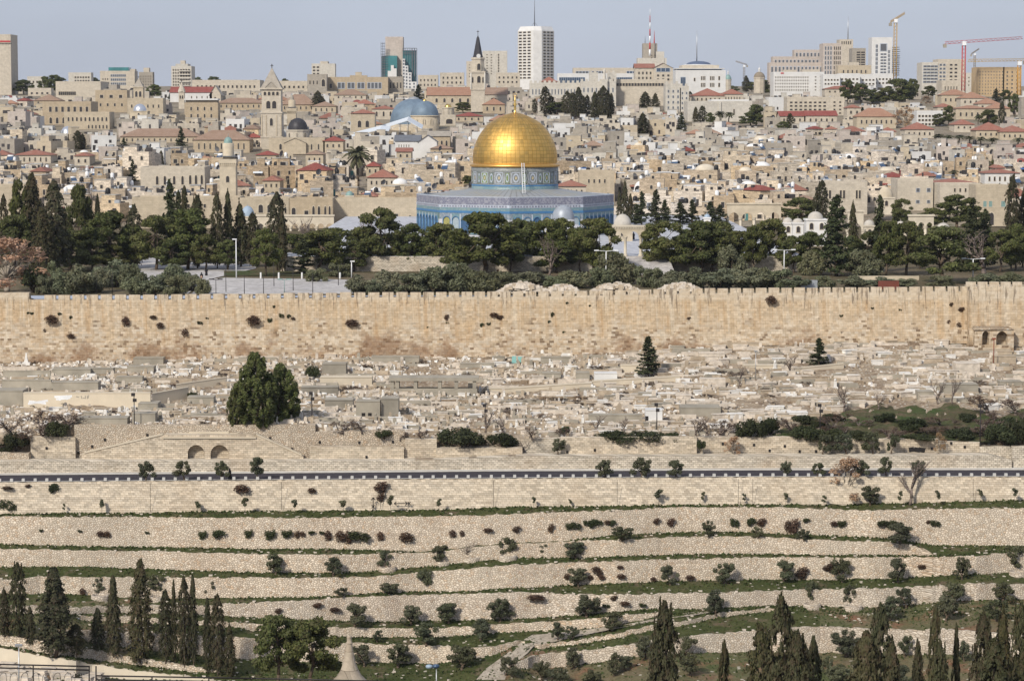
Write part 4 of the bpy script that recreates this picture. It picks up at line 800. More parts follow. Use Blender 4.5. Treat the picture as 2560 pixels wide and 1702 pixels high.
for x, y, w, h, k in [(133, 795, 32, 28, 1), (150, 784, 9, 9, 0), (80, 783, 8, 8, 0), (71, 782, 6, 8, 0), (317, 800, 20, 28, 1), (383, 791, 16, 13, 1), (403, 811, 19, 18, 1), (500, 806, 12, 12, 0), (463, 828, 16, 30, 1), (180, 838, 20, 14, 1), (113, 825, 9, 12, 1), (178, 793, 7, 12, 0), (518, 795, 7, 7, 0), (638, 797, 34, 30, 1), (675, 800, 11, 15, 0), (704, 788, 11, 15, 0), (723, 790, 9, 14, 0), (733, 795, 10, 12, 1), (685, 766, 6, 9, 0), (880, 804, 30, 26, 1), (1117, 792, 11, 18, 1), (1118, 806, 7, 8, 0), (1235, 785, 20, 17, 1), (1250, 792, 15, 13, 1), (1206, 812, 10, 15, 0), (1222, 809, 10, 11, 0), (1070, 818, 7, 8, 0), (987, 825, 6, 8, 0), (1249, 822, 6, 20, 0), (1382, 786, 8, 18, 0), (1374, 804, 8, 11, 0), (1410, 830, 9, 11, 0), (1418, 757, 6, 8, 0), (1475, 764, 5, 7, 0), (1438, 813, 5, 8, 0), (1930, 747, 28, 26, 1), (2103, 789, 9, 10, 0), (2112, 800, 6, 6, 0), (2104, 830, 10, 12, 1), (2219, 801, 6, 12, 0), (2181, 770, 7, 8, 0), (2250, 774, 7, 8, 0), (2371, 804, 10, 13, 1), (2398, 810, 13, 16, 1), (2403, 772, 14, 14, 1), (2378, 760, 9, 12, 1), (1722, 795, 10, 9, 1)]:
    wb('drybush' if k else 'wallbush', x, y, w * .72, h * .78, D_CW - (3 if x > 2424 else 0), 'dry brown bush growing on the city wall' if k else 'small green bush on the city wall', 'bushes growing on the city wall')
# shrubs above the retaining walls, cemetery trees
def cem_tree(kind, px, yt, yb, w, label, group=None, **kw): px_tree(kind, px, yt, yb, w, label, group, D=cem_px(px, yb).y, **kw)
cem_tree('pepper', 640, 884, 1064, 100, 'tall weeping dark green pepper tree in the cemetery', None, var=0, tint=1.3)
cem_tree('pepper', 698, 912, 1052, 98, 'shorter weeping tree leaning on the tall pepper tree', None, var=1, tint=1.3)
cem_tree('pepper', 592, 960, 1062, 44, 'low weeping shoot at the left foot of the pepper tree', None, var=1)
cem_tree('conifer', 1620, 842, 940, 58, 'bushy dark conifer amid the graves near mid cemetery', None, tint=.8)
cem_tree('conifer', 2047, 846, 916, 46, 'neat dark conifer amid the graves below the city wall', None, tint=.8)
cem_tree('bare', 1978, 886, 933, 42, 'small leafless tree beside the neat dark conifer', None); cem_tree('bare', 1848, 914, 966, 34, 'thin leafless tree with sparse twigs among flat tombs', None)
cem_tree('shrub', 782, 915, 946, 34, 'low dark bush among broken graves beside the pepper tree', None); cem_tree('shrub', 481, 980, 998, 24, 'round dark bush on the pale cemetery path', None, tint=.7)
gs = 'shrubs above the retaining walls'
UPS = [('shrub', 1152, 1072, 1122, 110), ('shrub', 1253, 1082, 1118, 68), ('shrub', 1530, 1076, 1106, 76), ('shrub', 1600, 1078, 1112, 120), ('shrub', 1670, 1080, 1106, 60), ('shrub', 1880, 1048, 1104, 76), ('shrub', 1925, 1045, 1085, 50), ('shrub', 2010, 1064, 1110, 80), ('shrub', 2075, 1072, 1108, 70), ('shrub', 2160, 1078, 1100, 60), ('shrub', 2300, 1086, 1100, 70), ('shrub', 2400, 1066, 1100, 60), ('shrub', 2500, 1060, 1115, 80), ('shrub', 2550, 1050, 1116, 70), ('scrub', 855, 1050, 1082, 90), ('scrub', 905, 1055, 1082, 44), ('scrub', 150, 1034, 1090, 100), ('scrub', 60, 1065, 1120, 80), ('scrub', 10, 1095, 1135, 60), ('scrub', 110, 1060, 1100, 70), ('scrub', 1050, 1075, 1098, 44), ('scrub', 1330, 1065, 1098, 60), ('scrub', 1410, 1068, 1092, 40), ('scrub', 1740, 1050, 1092, 70), ('scrub', 1800, 1052, 1092, 70), ('scrub', 1980, 1045, 1090, 60), ('scrub', 2080, 1040, 1080, 70), ('scrub', 2450, 1040, 1090, 90), ('scrub', 2220, 1070, 1100, 60), ('bare', 1215, 1020, 1090, 40), ('bare', 1260, 1040, 1095, 40), ('bare', 2110, 960, 1030, 50), ('bare', 2195, 980, 1025, 40), ('bare', 2345, 945, 1010, 46), ('bare', 2380, 940, 1010, 36), ('bare', 1770, 1040, 1090, 50), ('bare', 1560, 1040, 1085, 40), ('bare', 1490, 1035, 1085, 36), ('bare', 1310, 1100, 1134, 30), ('scrub', 2470, 985, 1040, 80), ('scrub', 2540, 995, 1040, 60), ('shrub', 1412, 1066, 1084, 28), ('scrub', 30, 1040, 1092, 90), ('shrub', 40, 1082, 1128, 60), ('scrub', 100, 1030, 1085, 90), ('shrub', 140, 1052, 1090, 60), ('shrub', 5, 1108, 1140, 50), ('scrub', 170, 1036, 1064, 60), ('shrub', 960, 1074, 1096, 40), ('scrub', 1000, 1078, 1100, 40)] + [(R.choice(('scrub', 'scrub', 'shrub')), x, y - R.uniform(14, 26), y, R.uniform(34, 70)) for x in range(2010, 2580, 34) for y in (R.uniform(1050, 1072), R.uniform(1078, 1094))]
for kd, px, yt, yb, w in UPS:
    D = cem_px(px, min(yb, ip(px, CB) - 2)).y if yb < ip(px, CB) + 2 else D_rw(px) + 4.2
    px_tree(kd, px, yt, yb, w, {'shrub': 'dark evergreen shrub spilling over the retaining wall', 'scrub': 'brown twiggy scrub above the retaining walls', 'bare': 'thin leafless tree above the retaining walls'}[kd], gs, D=D, tint=.8 if kd == 'shrub' else None)
for px, yt, yb, w in ((2057, 1085, 1138, 36), (2115, 1085, 1138, 50), (2182, 1080, 1138, 44), (2228, 1085, 1133, 34), (1395, 1095, 1134, 34)):
    px_tree('olive', px, yt, yb, w, 'olive tree before the long coursed wall', 'olives before the upper walls', D=D_rw(px) + 1.6)
px_tree('autumn', 1833, 1090, 1138, 44, 'small red-brown tree before the coursed wall', None, D=D_rw(1833) + 1.6); px_tree('autumn', 2347, 1080, 1132, 30, 'thin red-stemmed sapling before the coursed wall', None, D=D_rw(2347) + 1.6)
px_tree('shrub', 1752, 1100, 1128, 22, 'narrow green bush in a planter box on the wall ledge', None, D=D_rw(1752) + 1.6)
# grass tufts along the strips: one mass
C = []
for i in range(NW):
    for _ in range(2000):
        x = R.uniform(-20, 2580); k = round(x / 14) * 14
        a, b, D = column(round(x))[i]; nb_ = column(round(x))[i + 1][0] if i + 1 < NW else b + 40
        if nb_ - b < 2: continue
        f = R.random() ** 2.2; y = b + (nb_ - b) * f; q = P(x, y, (D - .02 * (b - a if b - a > 2 else 0)) * (T(b) + GS) / (T(y) + GS)); C.append((q.x, q.y, q.z + .08))
struct(put('grass', leaf_mesh('grass', leaves(np.array(C), .34, asp=1.3, up=1.0), 'grass_leaf')), 'stuff')
# ================================================================ the golden-domed shrine and its platform
plain('lead', (.30, .32, .34), .55, .3, .18, .5); plain('lead_pale', (.33, .36, .40), .5, .3, .15, .6); plain('marble', (.50, .50, .52), .6, 0, .12, .5)
def dome_mat():
    t = NT('gilded_copper', .34, 1.0); sp = t.n('SeparateXYZ', {0: t.pos()})
    an = t.n('Math', {0: sp.outputs[1], 1: sp.outputs[0]}, operation='ARCTAN2').outputs[0]
    v = t.n('CombineXYZ', {0: t.n('Math', {0: an, 1: 9.6}, operation='MULTIPLY').outputs[0], 1: sp.outputs[2], 2: 0.0}).outputs[0]
    br = t.n('TexBrick', {'Vector': v, 'Color1': (1, 1, 1), 'Color2': (.8, .8, .8), 'Mortar': (.5, .46, .4), 'Scale': 1.0, 'Mortar Size': .04, 'Brick Width': 1.0, 'Row Height': .92, 'Bias': 0.0}, offset=0.0)
    c = t.mix(t.noise(t.scale(v, (.5, .3, 1)), 1.0, 4), (.82, .54, .17), (.70, .42, .11)); c = t.mix(1.0, c, br.outputs[0], 'MULTIPLY')
    cell = t.n('TexWhiteNoise', {0: t.n('VectorMath', {0: v}, operation='FLOOR').outputs[0]}).outputs[0]
    t.set(t.b.inputs['Roughness'], t.ramp(cell, 0, 1, .42, .58)); t.bump(br.outputs['Fac'], .35, -.05); M['gilt'] = t.done(c)
dome_mat(); plain('gold', (.78, .52, .16), .3, 1.0, .1); plain('gold_rim', (.72, .42, .12), .4, .9, .1)
def tile_mat(name, cols, mort, bw, bh, det=1.0):
    t = NT(name, .45, 0, .4); v = t.xz(False, .6)
    br = t.n('TexBrick', {'Vector': v, 'Color1': cols[0], 'Color2': cols[1], 'Mortar': mort, 'Scale': 1.0, 'Mortar Size': .06, 'Brick Width': bw, 'Row Height': bh}, offset=.5)
    g = t.n('TexVoronoi', {'Vector': v, 'Scale': 2.6 * det}, voronoi_dimensions='2D'); r = t.n('SeparateXYZ', {0: g.outputs['Color']})
    c = t.mix(t.ramp(r.outputs[0], .55, .8), br.outputs[0], cols[2]); c = t.mix(t.ramp(t.noise(v, .35, 3), .3, .7, .0, .35), c, cols[3]); M[name] = t.done(c)
tile_mat('tile_violet', ((0.109, 0.109, 0.184), (0.143, 0.149, 0.221), (0.282, 0.286, 0.325), (0.186, 0.190, 0.229)), (0.223, 0.231, 0.266), .55, .35)
tile_mat('tile_blue', ((0.120, 0.176, 0.245), (0.178, 0.239, 0.291), (0.286, 0.312, 0.338), (0.151, 0.212, 0.237)), (0.260, 0.282, 0.304), .5, .4)
tile_mat('tile_turq', ((0.118, 0.221, 0.273), (0.172, 0.267, 0.293), (0.221, 0.290, 0.281), (0.110, 0.188, 0.231)), (0.146, 0.232, 0.258), .6, .4)
tile_mat('tile_green', ((0.113, 0.187, 0.174), (0.145, 0.215, 0.180), (0.203, 0.229, 0.168), (0.105, 0.174, 0.200)), (0.136, 0.196, 0.196), .6, .4)
tile_mat('tile_grey', ((0.156, 0.173, 0.182), (0.189, 0.202, 0.197), (0.254, 0.262, 0.258), (0.158, 0.179, 0.149)), (0.232, 0.245, 0.249), .8, .5)
plain('trim_blue', (.06, .17, .33), .5); plain('trim_white', (.42, .46, .52), .5); plain('tile_yellow', (.30, .28, .10), .6, 0, .2, 2); plain('tile_pale', (.30, .36, .39), .6, 0, .15, 2); plain('arch_dark', (.045, .10, .19), .6); plain('panel_green', (.20, .26, .11), .5, 0, .2, 2); plain('panel_tan', (.46, .39, .24), .5, 0, .2, 2)
DD = 640.0; pxm = F / DD
c0 = P(1287.5, 493, DD); zb = ZP; zpar = P(1287, 493, DD - 25).z
shr = thing('domed_shrine', 'octagonal blue-tiled shrine with a large golden dome', 'shrine', (c0.x, DD, zb))
RO = 25.3; rot = math.radians(-3.1); Hp = zpar - zb
def oct_pt(k, r): a = -math.pi / 2 + rot + k * math.pi / 4; return Vector((r * math.cos(a), r * math.sin(a), 0))
for k in range(8):
    A, B_ = oct_pt(k, RO), oct_pt(k + 1, RO); d = (B_ - A); w = d.length; an = math.atan2(d.y, d.x)
    fac = thing.__globals__['put']('facade', None, shr, A, None, an) if False else None
    e = bpy.data.objects.new('facade', None); COL.objects.link(e); e.parent = shr; e.location = A; e.rotation_euler = (0, 0, an)
    z1 = Hp
    bands = [('marble_dado', 'marble', 0, 4.3), ('tile_field', 'tile_green' if k in (6,) else 'tile_turq' if k in (1,) else 'tile_blue', 4.3, z1 - 4.1), ('blue_band', 'trim_blue', z1 - 4.1, z1 - 3.55), ('turquoise_band', 'tile_turq', z1 - 3.55, z1 - 2.75), ('panel_band', 'trim_white', z1 - 2.75, z1 - 2.05), ('inscription_band', 'tile_violet', z1 - 2.05, z1 - .18), ('cornice', 'trim_white', z1 - .18, z1)]
    for nm, mt, za, zz in bands:
        b = MB(); pr_ = .06 if nm in ('cornice', 'panel_band', 'blue_band') else 0.0
        b.box(0, w, -pr_, .8, za, zz); o = b.build(nm, M[mt], e)
    if k in (6, 7, 0, 1):
        b = MB()
        for i in range(24):
            u = .5 + i * (w - 1) / 24; b.box(u, u + (w - 1) / 24 - .28, -.1, -.02, z1 - 2.62, z1 - 2.18)
        b.build('panel_row', M['tile_violet'], e)
        for i in range(7):
            bw = (w - 1.6) / 7; cx = .8 + (i + .5) * bw; hw = bw * .36
            b = MB(); b.archwall(cx - bw * .46, cx + bw * .46, .6, z1 - 4.3, .22, [(cx, hw, 1.0, 3.9, 1.15)], 0, 1, .12); q = [tuple((x, y - .22, z)) for x, y, z in b.v]; b.v = q
            mid = ('tile_yellow', 'tile_pale', 'arch_dark', 'tile_yellow', 'tile_pale', 'tile_yellow', 'tile_pale')[(i + k) % 7] if k in (7, 0) else 'arch_dark'
            o = b.build('arched_bay', [M['tile_blue' if (i + k) % 2 else 'tile_turq'] if k in (7, 0) else M['tile_turq'], M[mid]], e)
            b = MB(); n = 12; pts = [(cx + hw * math.cos(math.pi * j / n) * 1.12, 3.9 + hw * 1.22 * math.sin(math.pi * j / n)) for j in range(n + 1)]; pts = [(pts[0][0], 1.0)] + pts + [(pts[-1][0], 1.0)]
            for (xa, ya), (xb, yb) in zip(pts, pts[1:]): b.tube((xa, -.25, ya), (xb, -.25, yb), .12, .12, 4)
            b.build('arch_moulding', M['trim_blue'], o)
            if i: b = MB(); b.box(cx - bw / 2 - .14, cx - bw / 2 + .14, -.26, -.16, .6, z1 - 4.35); b.build('pilaster', M['trim_white'], e)
# roof, drum, dome, finial
b = MB(); rin = 11.6; zr = P(1287, 474, DD - 11).z - zb; ri = RO - 1.0
for k in range(8):
    A, B_, C_, D_ = oct_pt(k, ri), oct_pt(k + 1, ri), oct_pt(k + 1, rin), oct_pt(k, rin); u0 = Vector((0, 0, Hp - .5)); u1 = Vector((0, 0, zr))
    for i in range(6): f, g = i / 6, (i + 1) / 6; b.face((A.lerp(B_, f) + u0, A.lerp(B_, g) + u0, D_.lerp(C_, g) + u1, D_.lerp(C_, f) + u1))
def seam_mat():
    t = NT('seamed_lead', .6, .25); sp = t.n('SeparateXYZ', {0: t.pos()}); an = t.n('Math', {0: sp.outputs[1], 1: sp.outputs[0]}, operation='ARCTAN2').outputs[0]
    wv = t.n('Math', {0: t.n('Math', {0: an, 1: 80.0}, operation='MULTIPLY').outputs[0]}, operation='SINE').outputs[0]
    c = t.mix(t.ramp(wv, .6, .95), (.33, .35, .37), (.22, .23, .24)); c = t.mix(t.ramp(t.noise(t.pos(), .25, 5, .7), .45, .65, 0, .7), c, (.36, .34, .27)); M['seam'] = t.done(c)
seam_mat(); b.build('roof', M['seam'], shr)
zd1 = P(1287, 417, DD - 10).z - zb; RD = 107.8 / pxm; drum = MB(); drum.lathe([(RD, zr - .4), (RD, zd1)], 64); dr = drum.build('drum', M['tile_grey'], shr)
b = MB(); b.lathe([(RD + .05, zr - .3), (RD + .05, zr + .7)], 64); b.build('turquoise_band', M['tile_turq'], dr)
b = MB(); b.lathe([(RD + .06, zr + .75), (RD + .06, zr + 1.1)], 64); b.build('blue_band', M['trim_blue'], dr)
b = MB(); b.lathe([(RD + .04, zd1 - 1.3), (RD + .04, zd1 - .1)], 64); b.build('inscription_band', M['tile_grey'], dr)
hz = (zd1 - zr); zm = zr + hz * .5
for k in range(16):
    for wide in (1, 0):
        a = -math.pi / 2 + (k + (0 if wide else .5)) * math.pi / 8 + .02; hw = 1.12 if wide else .62; hh = 1.45
        if math.sin(a) > .25: continue
        e = bpy.data.objects.new('tile_panel', None); COL.objects.link(e); e.parent = dr; e.location = (RD * math.cos(a), RD * math.sin(a), zm); e.rotation_euler = (0, 0, a + math.pi / 2)
        b = MB(); b.box(-hw, hw, -.02, .3, -hh, hh); b.build('ground', M['tile_green' if not wide else 'tile_grey'] if (k + wide) % 3 else M['panel_green'], e)
        b = MB(); t_ = .17
        for x0, x1, z0, z1 in ((-hw, hw, -hh, -hh + t_), (-hw, hw, hh - t_, hh), (-hw, -hw + t_, -hh, hh), (hw - t_, hw, -hh, hh)): b.box(x0, x1, -.07, 0, z0, z1)
        b.build('border', M['trim_white'] if wide else M['tile_grey'], e)
        b = MB(); n = 16
        def dia(s): return [(hw * .74 * s * math.cos(2 * math.pi * j / n) * (1 if j % 2 == 0 else .9), hh * .8 * s * math.sin(2 * math.pi * j / n)) for j in range(n)]
        o_, i_ = dia(1), dia(.66)
        for j in range(n): j2 = (j + 1) % n; b.face(((o_[j][0], -.06, o_[j][1]), (o_[j2][0], -.06, o_[j2][1]), (i_[j2][0], -.06, i_[j2][1]), (i_[j][0], -.06, i_[j][1])))
        b.build('medallion', M['trim_white'], e)
        b = MB(); c_ = dia(.34); b.face([(x, -.055, z) for x, z in c_]); b.build('medallion_heart', M['panel_tan' if wide else 'panel_green'], e)
RR = 104.7 / pxm; zt = P(1287, 281, DD).z - zb; H = zt - zd1
prof = [(0, 1.0), (.08, 1.004), (.17, 1.006), (.27, .992), (.36, .962), (.46, .915), (.547, .862), (.64, .785), (.736, .69), (.80, .60), (.85, .505), (.90, .385), (.945, .262), (.98, .12), (1.0, .02)]
dm = MB(); dm.lathe([(RR * r, zd1 + .35 + (H - .35) * f) for f, r in prof], 96); go = dm.build('golden_dome', M['gilt'], shr)
b = MB(); b.lathe([(RD - .1, zd1 - .3), (RD + .45, zd1 - .05), (RD + .5, zd1 + .3), (RR + .15, zd1 + .6), (RR, zd1 + .75)], 72); b.build('gilded_rim', M['gold_rim'], go)
b = MB(); b.lathe([(.55, zt - .35), (.34, zt + .2), (.2, zt + .5), (.36, zt + 1.0), (.2, zt + 1.4), (.5, zt + 2.0), (.16, zt + 2.5), (.34, zt + 2.9), (.12, zt + 3.3), (.1, zt + 4.2), (.01, zt + 4.4)], 14); fi = b.build('finial', M['gold'], go)
b = MB(); b.v = []; [b.tube((.45 * math.cos(a), 0, zt + 4.4 + .45 * math.sin(a)), (.45 * math.cos(a + .5), 0, zt + 4.4 + .45 * math.sin(a + .5)), .07, .07, 4) for a in np.arange(-1.2, 4.0, .5) + 0]; b.build('crescent', M['gold'], fi)
A, B_ = P(1307, 484, DD - 17), P(1304, 408, DD - 11.2); b = MB()
for s in (0, .62): b.tube(A + Vector((s, 0, 0)), B_ + Vector((s, 0, 0)), .085, .085, 5)
for k in range(14): q = A.lerp(B_, (k + .5) / 14); b.tube(q, q + Vector((.62, 0, 0)), .05, .05, 4)
tag(b.build('ladder', M['white_paint']), 'tall white ladder leaning on the shrine drum below the golden dome', 'ladder')
# small ribbed silver-domed kiosk in front of it
def ribbed_dome(b, r, h, z, n=32, m=0, cx=0, cy=0):
    prof_ = [(1, 0), (.985, .2), (.93, .42), (.82, .62), (.64, .8), (.4, .93), (.15, .99), (.02, 1.0)]; base = len(b.v); N = n * 2
    for r_, z_ in prof_:
        for k in range(N): a = 2 * math.pi * k / N; rr = r * r_ * (1 - .035 * (k % 2)); b.v.append((cx + rr * math.cos(a), cy + rr * math.sin(a), z + h * z_))
    for i in range(len(prof_) - 1):
        for k in range(N): k2 = (k + 1) % N; b.f.append((base + i * N + k, base + i * N + k2, base + (i + 1) * N + k2, base + (i + 1) * N + k)); b.m.append(m); b.s.append(True)
def plain_dome(b, r, h, z, m=0, cx=0, cy=0, n=28): b.lathe([(r * math.cos(t), z + h * math.sin(t)) for t in [i * math.pi / 2 / 9 for i in range(9)]] + [(.02, z + h)], n, m, cx, cy)
q = P(1408, 560, 598); kt = thing('dome_kiosk', 'small open kiosk with a ribbed silver dome before the shrine', 'kiosk', (q.x, 598, ZP)); kz = P(1408, 548, 598).z - ZP; kr = 28 / F * 598
b = MB(); ribbed_dome(b, kr, P(1408, 513, 598).z - P(1408, 548, 598).z, kz, 26); b.build('ribbed_dome', M['lead_pale'], kt)
b = MB(); b.lathe([(kr * 1.04, kz - 1.6), (kr * 1.04, kz)], 22); b.lathe([(kr * 1.75, kz - 2.5), (kr * 1.75, kz - 1.9), (kr * 1.05, kz - 1.0)], 11, sm=False); b.build('drum', M['marble'], kt)
for k in range(11):
    a = 2 * math.pi * k / 11; b = MB(); b.tube((kr * 1.65 * math.cos(a), kr * 1.65 * math.sin(a), 0), (kr * 1.65 * math.cos(a), kr * 1.65 * math.sin(a), kz - 2.3), .2, .17, 8); b.build('column', M['marble'], kt)
# ---------------------------------------------------------------- free arcades and small domes of the platform
plain('lime', (.52, .45, .34), .9, 0, .18, .4); plain('lime_pale', (.57, .51, .41), .9, 0, .15, .4); plain('dome_grey', (.46, .43, .38), .85, 0, .15, .5); plain('dome_white', (.70, .69, .67), .8, 0, .1, .5); plain('dome_blue', (.30, .38, .47), .6, .1, .15, .5); plain('silver', (.62, .64, .68), .33, .8, .08, .5); plain('black_dome', (.045, .043, .048), .5, .2, .2, .6); plain('church_dome', (.15, .205, .265), .55, .15, .15, .4); plain('copper_green', (.22, .33, .31), .6, .2, .15, .8)
def arcade(name, label, px0, px1, yt, yb, D, n, mat='lime', pier=True, th=1.0, fr=.3, pt=1.0):
    A, C = P(px0, yt, D), P(px1, yb, D); w = C.x - A.x; h = A.z - C.z; t = thing(name, label, 'arcade', (A.x, D, C.z)); b = MB(); bay = w / n; hw = bay * .38
    zs = h * (1 - fr) - hw * pt
    b.archwall(0, w, 0, h, th, [((i + .5) * bay, hw, 0, zs, pt) for i in range(n)], 0); b.build('arch_wall', M[mat], t)
    b = MB(); b.box(-.2, w + .2, -.25, th + .25, h + .004, h + .45); b.build('cornice', M[mat], t)
    for i in range(n + 1):
        b = MB(); x = i * bay; b.lathe([(.52, zs - .5), (.62, zs), (.66, zs + .1)], 10, 0, x, 0, False); b.lathe([(.36, .3), (.33, zs - .5)], 10, 0, x, -.1); b.box(x - .55, x + .55, -.6, .5, 0, .3); b.build('column', M['lime_pale'], t)
    return t
A, C = P(1484, 568, 533.5), P(1648, 641, 533.5); w = C.x - A.x; h = A.z - C.z
t = thing('free_arcade', 'free-standing stone arcade at the top of the broad stairs', 'arcade', (A.x, 533.5, ZP)); n = 4; xs = [P(x, 600, 533.5).x - A.x for x in (1490, 1526, 1563.5, 1602, 1640)]
b = MB(); zs = P(0, 592, 533.5).z - ZP
b.archwall(-.6, w, zs, h, .9, [((a + c) / 2, (c - a) / 2 - .42, zs, zs, .95) for a, c in zip(xs, xs[1:])], 0); b.build('arch_wall', M['lime'], t)
b = MB(); b.box(-.8, w + .2, -.25, 1.1, h + .003, h + .35); b.build('cornice', M['lime_pale'], t)
b = MB(); [b.box(x, x + .28, -.2, .05, h - .4, h - .05) for x in np.arange(-.4, w, .55)]; b.build('dentil_row', M['lime_pale'], t)
for x in xs: b = MB(); b.lathe([(.5, 0), (.5, .35), (.32, .4), (.29, zs - .7), (.46, zs - .15), (.5, zs + .004)], 12, 0, x, .45); b.build('column', M['lime_pale'], t)
arcade('free_arcade', 'tall ochre arcade with four pointed arches behind the dark pines', 1818, 1952, 512, 575, 690, 4, pt=1.1)
arcade('free_arcade', 'short pale arcade with three narrow arches among pines', 2272, 2334, 541, 590, 640, 3, 'lime_pale', pt=1.3)
arcade('free_arcade', 'pale single arched gate beside a thin cypress', 2120, 2158, 530, 620, 620, 1, 'lime_pale', pt=1.2)
def qubba(label, px, yt, yd, yb, wpx, D, dmat, wmat, wide=1.15, win=1, name='domed_building', cat='domed building', part='dome'):
    if D > 745: D = min(D, D_city(yb) + 4)
    q = P(px, yb, D); r = wpx / 2 / F * D; t = thing(name, label, cat, (q.x, D, q.z - 2)); hd = P(px, yd, D).z - q.z + 2; hh = P(px, yt, D).z - P(px, yd, D).z
    b = MB(); b.box(-r * wide, r * wide, -r * wide, r * wide, 0, hd - .4); b.box(-r * wide - .2, r * wide + .2, -r * wide - .2, r * wide + .2, hd - .398, hd); b.build('wall', M[wmat], t)
    b = MB(); plain_dome(b, r, hh, hd + .01); b.tube((0, 0, hd + hh - .05), (0, 0, hd + hh + .6), .08, .03, 5); b.build(part, M[dmat], t)
    for i in range(win): x = (i - (win - 1) / 2) * r * 1.3; put('window', ME_AWIN, t, (x, -r * wide, hd - 2.6), (.9, 1, 1.6))
    return t
def win_mesh(name, arched, mats):
    b = MB(); n = 8
    if arched:
        pts = [(-.5, 0), (.5, 0)] + [(.5 * math.cos(math.pi * k / n), .72 + .28 * math.sin(math.pi * k / n)) for k in range(n + 1)]
    else: pts = [(-.5, 0), (.5, 0), (.5, 1), (-.5, 1)]
    b.face([(x, -.03, z) for x, z in pts], 0)
    fr = [(x * 1.3, (z - .5) * 1.16 + .5) for x, z in pts]
    for i in range(len(pts)):
        j = (i + 1) % len(pts); b.face([(fr[i][0], -.10, fr[i][1]), (fr[j][0], -.10, fr[j][1]), (pts[j][0], -.10, pts[j][1]), (pts[i][0], -.10, pts[i][1])], 1); b.face([(pts[i][0], -.10, pts[i][1]), (pts[j][0], -.10, pts[j][1]), (pts[j][0], -.03, pts[j][1]), (pts[i][0], -.03, pts[i][1])], 1); b.face([(fr[i][0], -.10, fr[i][1]), (fr[j][0], -.10, fr[j][1]), (fr[j][0], .02, fr[j][1]), (fr[i][0], .02, fr[i][1])], 1)
    return b.mesh(name, mats)
plain('win_dark', (.045, .04, .04), .35, 0, .3, .2, .4); plain('win_grey', (.11, .115, .125), .3, 0, .3, .2, .4); plain('win_blue', (.06, .09, .14), .2, 0, .3, .2, .5); plain('glass_teal', (.05, .19, .20), .12, .1, .25, .12, .6); plain('wood_red', (.16, .05, .035), .7)
coursed('stone_tint', (.585, .51, .415), (.515, .445, .355), (.42, .355, .285), .9, .45, (.34, .29, .23), .35, False, .03, True)
plain('frame_stone', (.52, .46, .36), .9, 0, .1, 1)
ME_WIN = win_mesh('window', 0, [M['win_dark'], M['frame_stone']]); ME_AWIN = win_mesh('arched_window', 1, [M['win_dark'], M['frame_stone']]); ME_GWIN = win_mesh('window', 0, [M['win_grey'], M['trim_white']]); ME_BWIN = win_mesh('window', 0, [M['win_blue'], M['trim_white']]); ME_GRWIN = win_mesh('window', 0, [M['copper_green'], M['frame_stone']])
for a in [('small shrine with a broad grey dome right of the golden-domed shrine', 1556, 535, 562, 600, 44, 600, 'dome_grey', 'lime', 1.1), ('tiny white kiosk with a pale blue dome among conifers', 1767.5, 535, 543, 566, 15, 660, 'dome_blue', 'dome_white', 1.05), ('whitewashed block with a mid-sized grey dome', 2038, 529, 547, 600, 39, 640, 'dome_grey', 'dome_white', 1.3, 2), ('low whitewashed block with a small dome, at the foot of the tall arcade', 1969, 544, 556, 600, 25, 655, 'dome_grey', 'dome_white', 1.0), ('low whitewashed block with a flattened dome between two bigger domes', 1994, 546, 556, 600, 26, 652, 'dome_grey', 'dome_white', 1.0), ('domed block behind the thin cypress and pale gate', 2172, 550, 563, 610, 26, 640, 'dome_grey', 'lime_pale', 1.1), ('low block with a wide grey dome beside the three-arch pale arcade', 2357, 557, 577, 625, 37, 600, 'dome_grey', 'lime_pale', 1.05), ('tiny domed block peeping over the pines', 2251, 553, 562, 600, 22, 650, 'dome_grey', 'lime_pale', 1.1), ('blue-grey dome on a round drum behind the cypresses', 620, 515, 540, 600, 34, 735, 'dome_blue', 'lime_pale', 1.0, 0), ('white-domed tomb beside the dark conifers', 1600, 453, 476, 500, 31, 800, 'dome_white', 'dome_white', 1.05), ('small stone block with a bright blue dome amid the roofs', 1776, 416, 429, 450, 24, 880, 'dome_blue', 'lime', 1.1), ('building with a big gleaming silver dome among red roofs', 2328, 427, 450, 475, 40, 850, 'silver', 'lime', 1.1), ('block with a broad sandy dome beside the long pale building', 2213, 467, 493, 520, 38, 760, 'lime', 'lime_pale', 1.05), ('building with a ribbed silver dome at the far left of the roofs', 169, 316, 340, 360, 36, 1075, 'silver', 'lime', 1.3), ('building with a shiny silver dome below the belfry', 350, 260, 278, 295, 33, 1270, 'silver', 'lime', 1.3), ('low house with a white dome near the slim minaret', 577, 275, 288, 300, 26, 1230, 'dome_white', 'lime', 1.3), ('little kiosk with a pale green dome on the madrasa roof', 874, 478, 489, 510, 20, 760, 'copper_green', 'lime_pale', 1.0), ('block with a wide white dome behind the red-roofed house', 1000, 446, 460, 480, 38, 800, 'dome_white', 'lime', 1.1), ('tiny green-domed mosque among crowded houses', 2287, 408, 418, 440, 11, 900, 'copper_green', 'lime_pale', 1.6)]:
    qubba(*a)
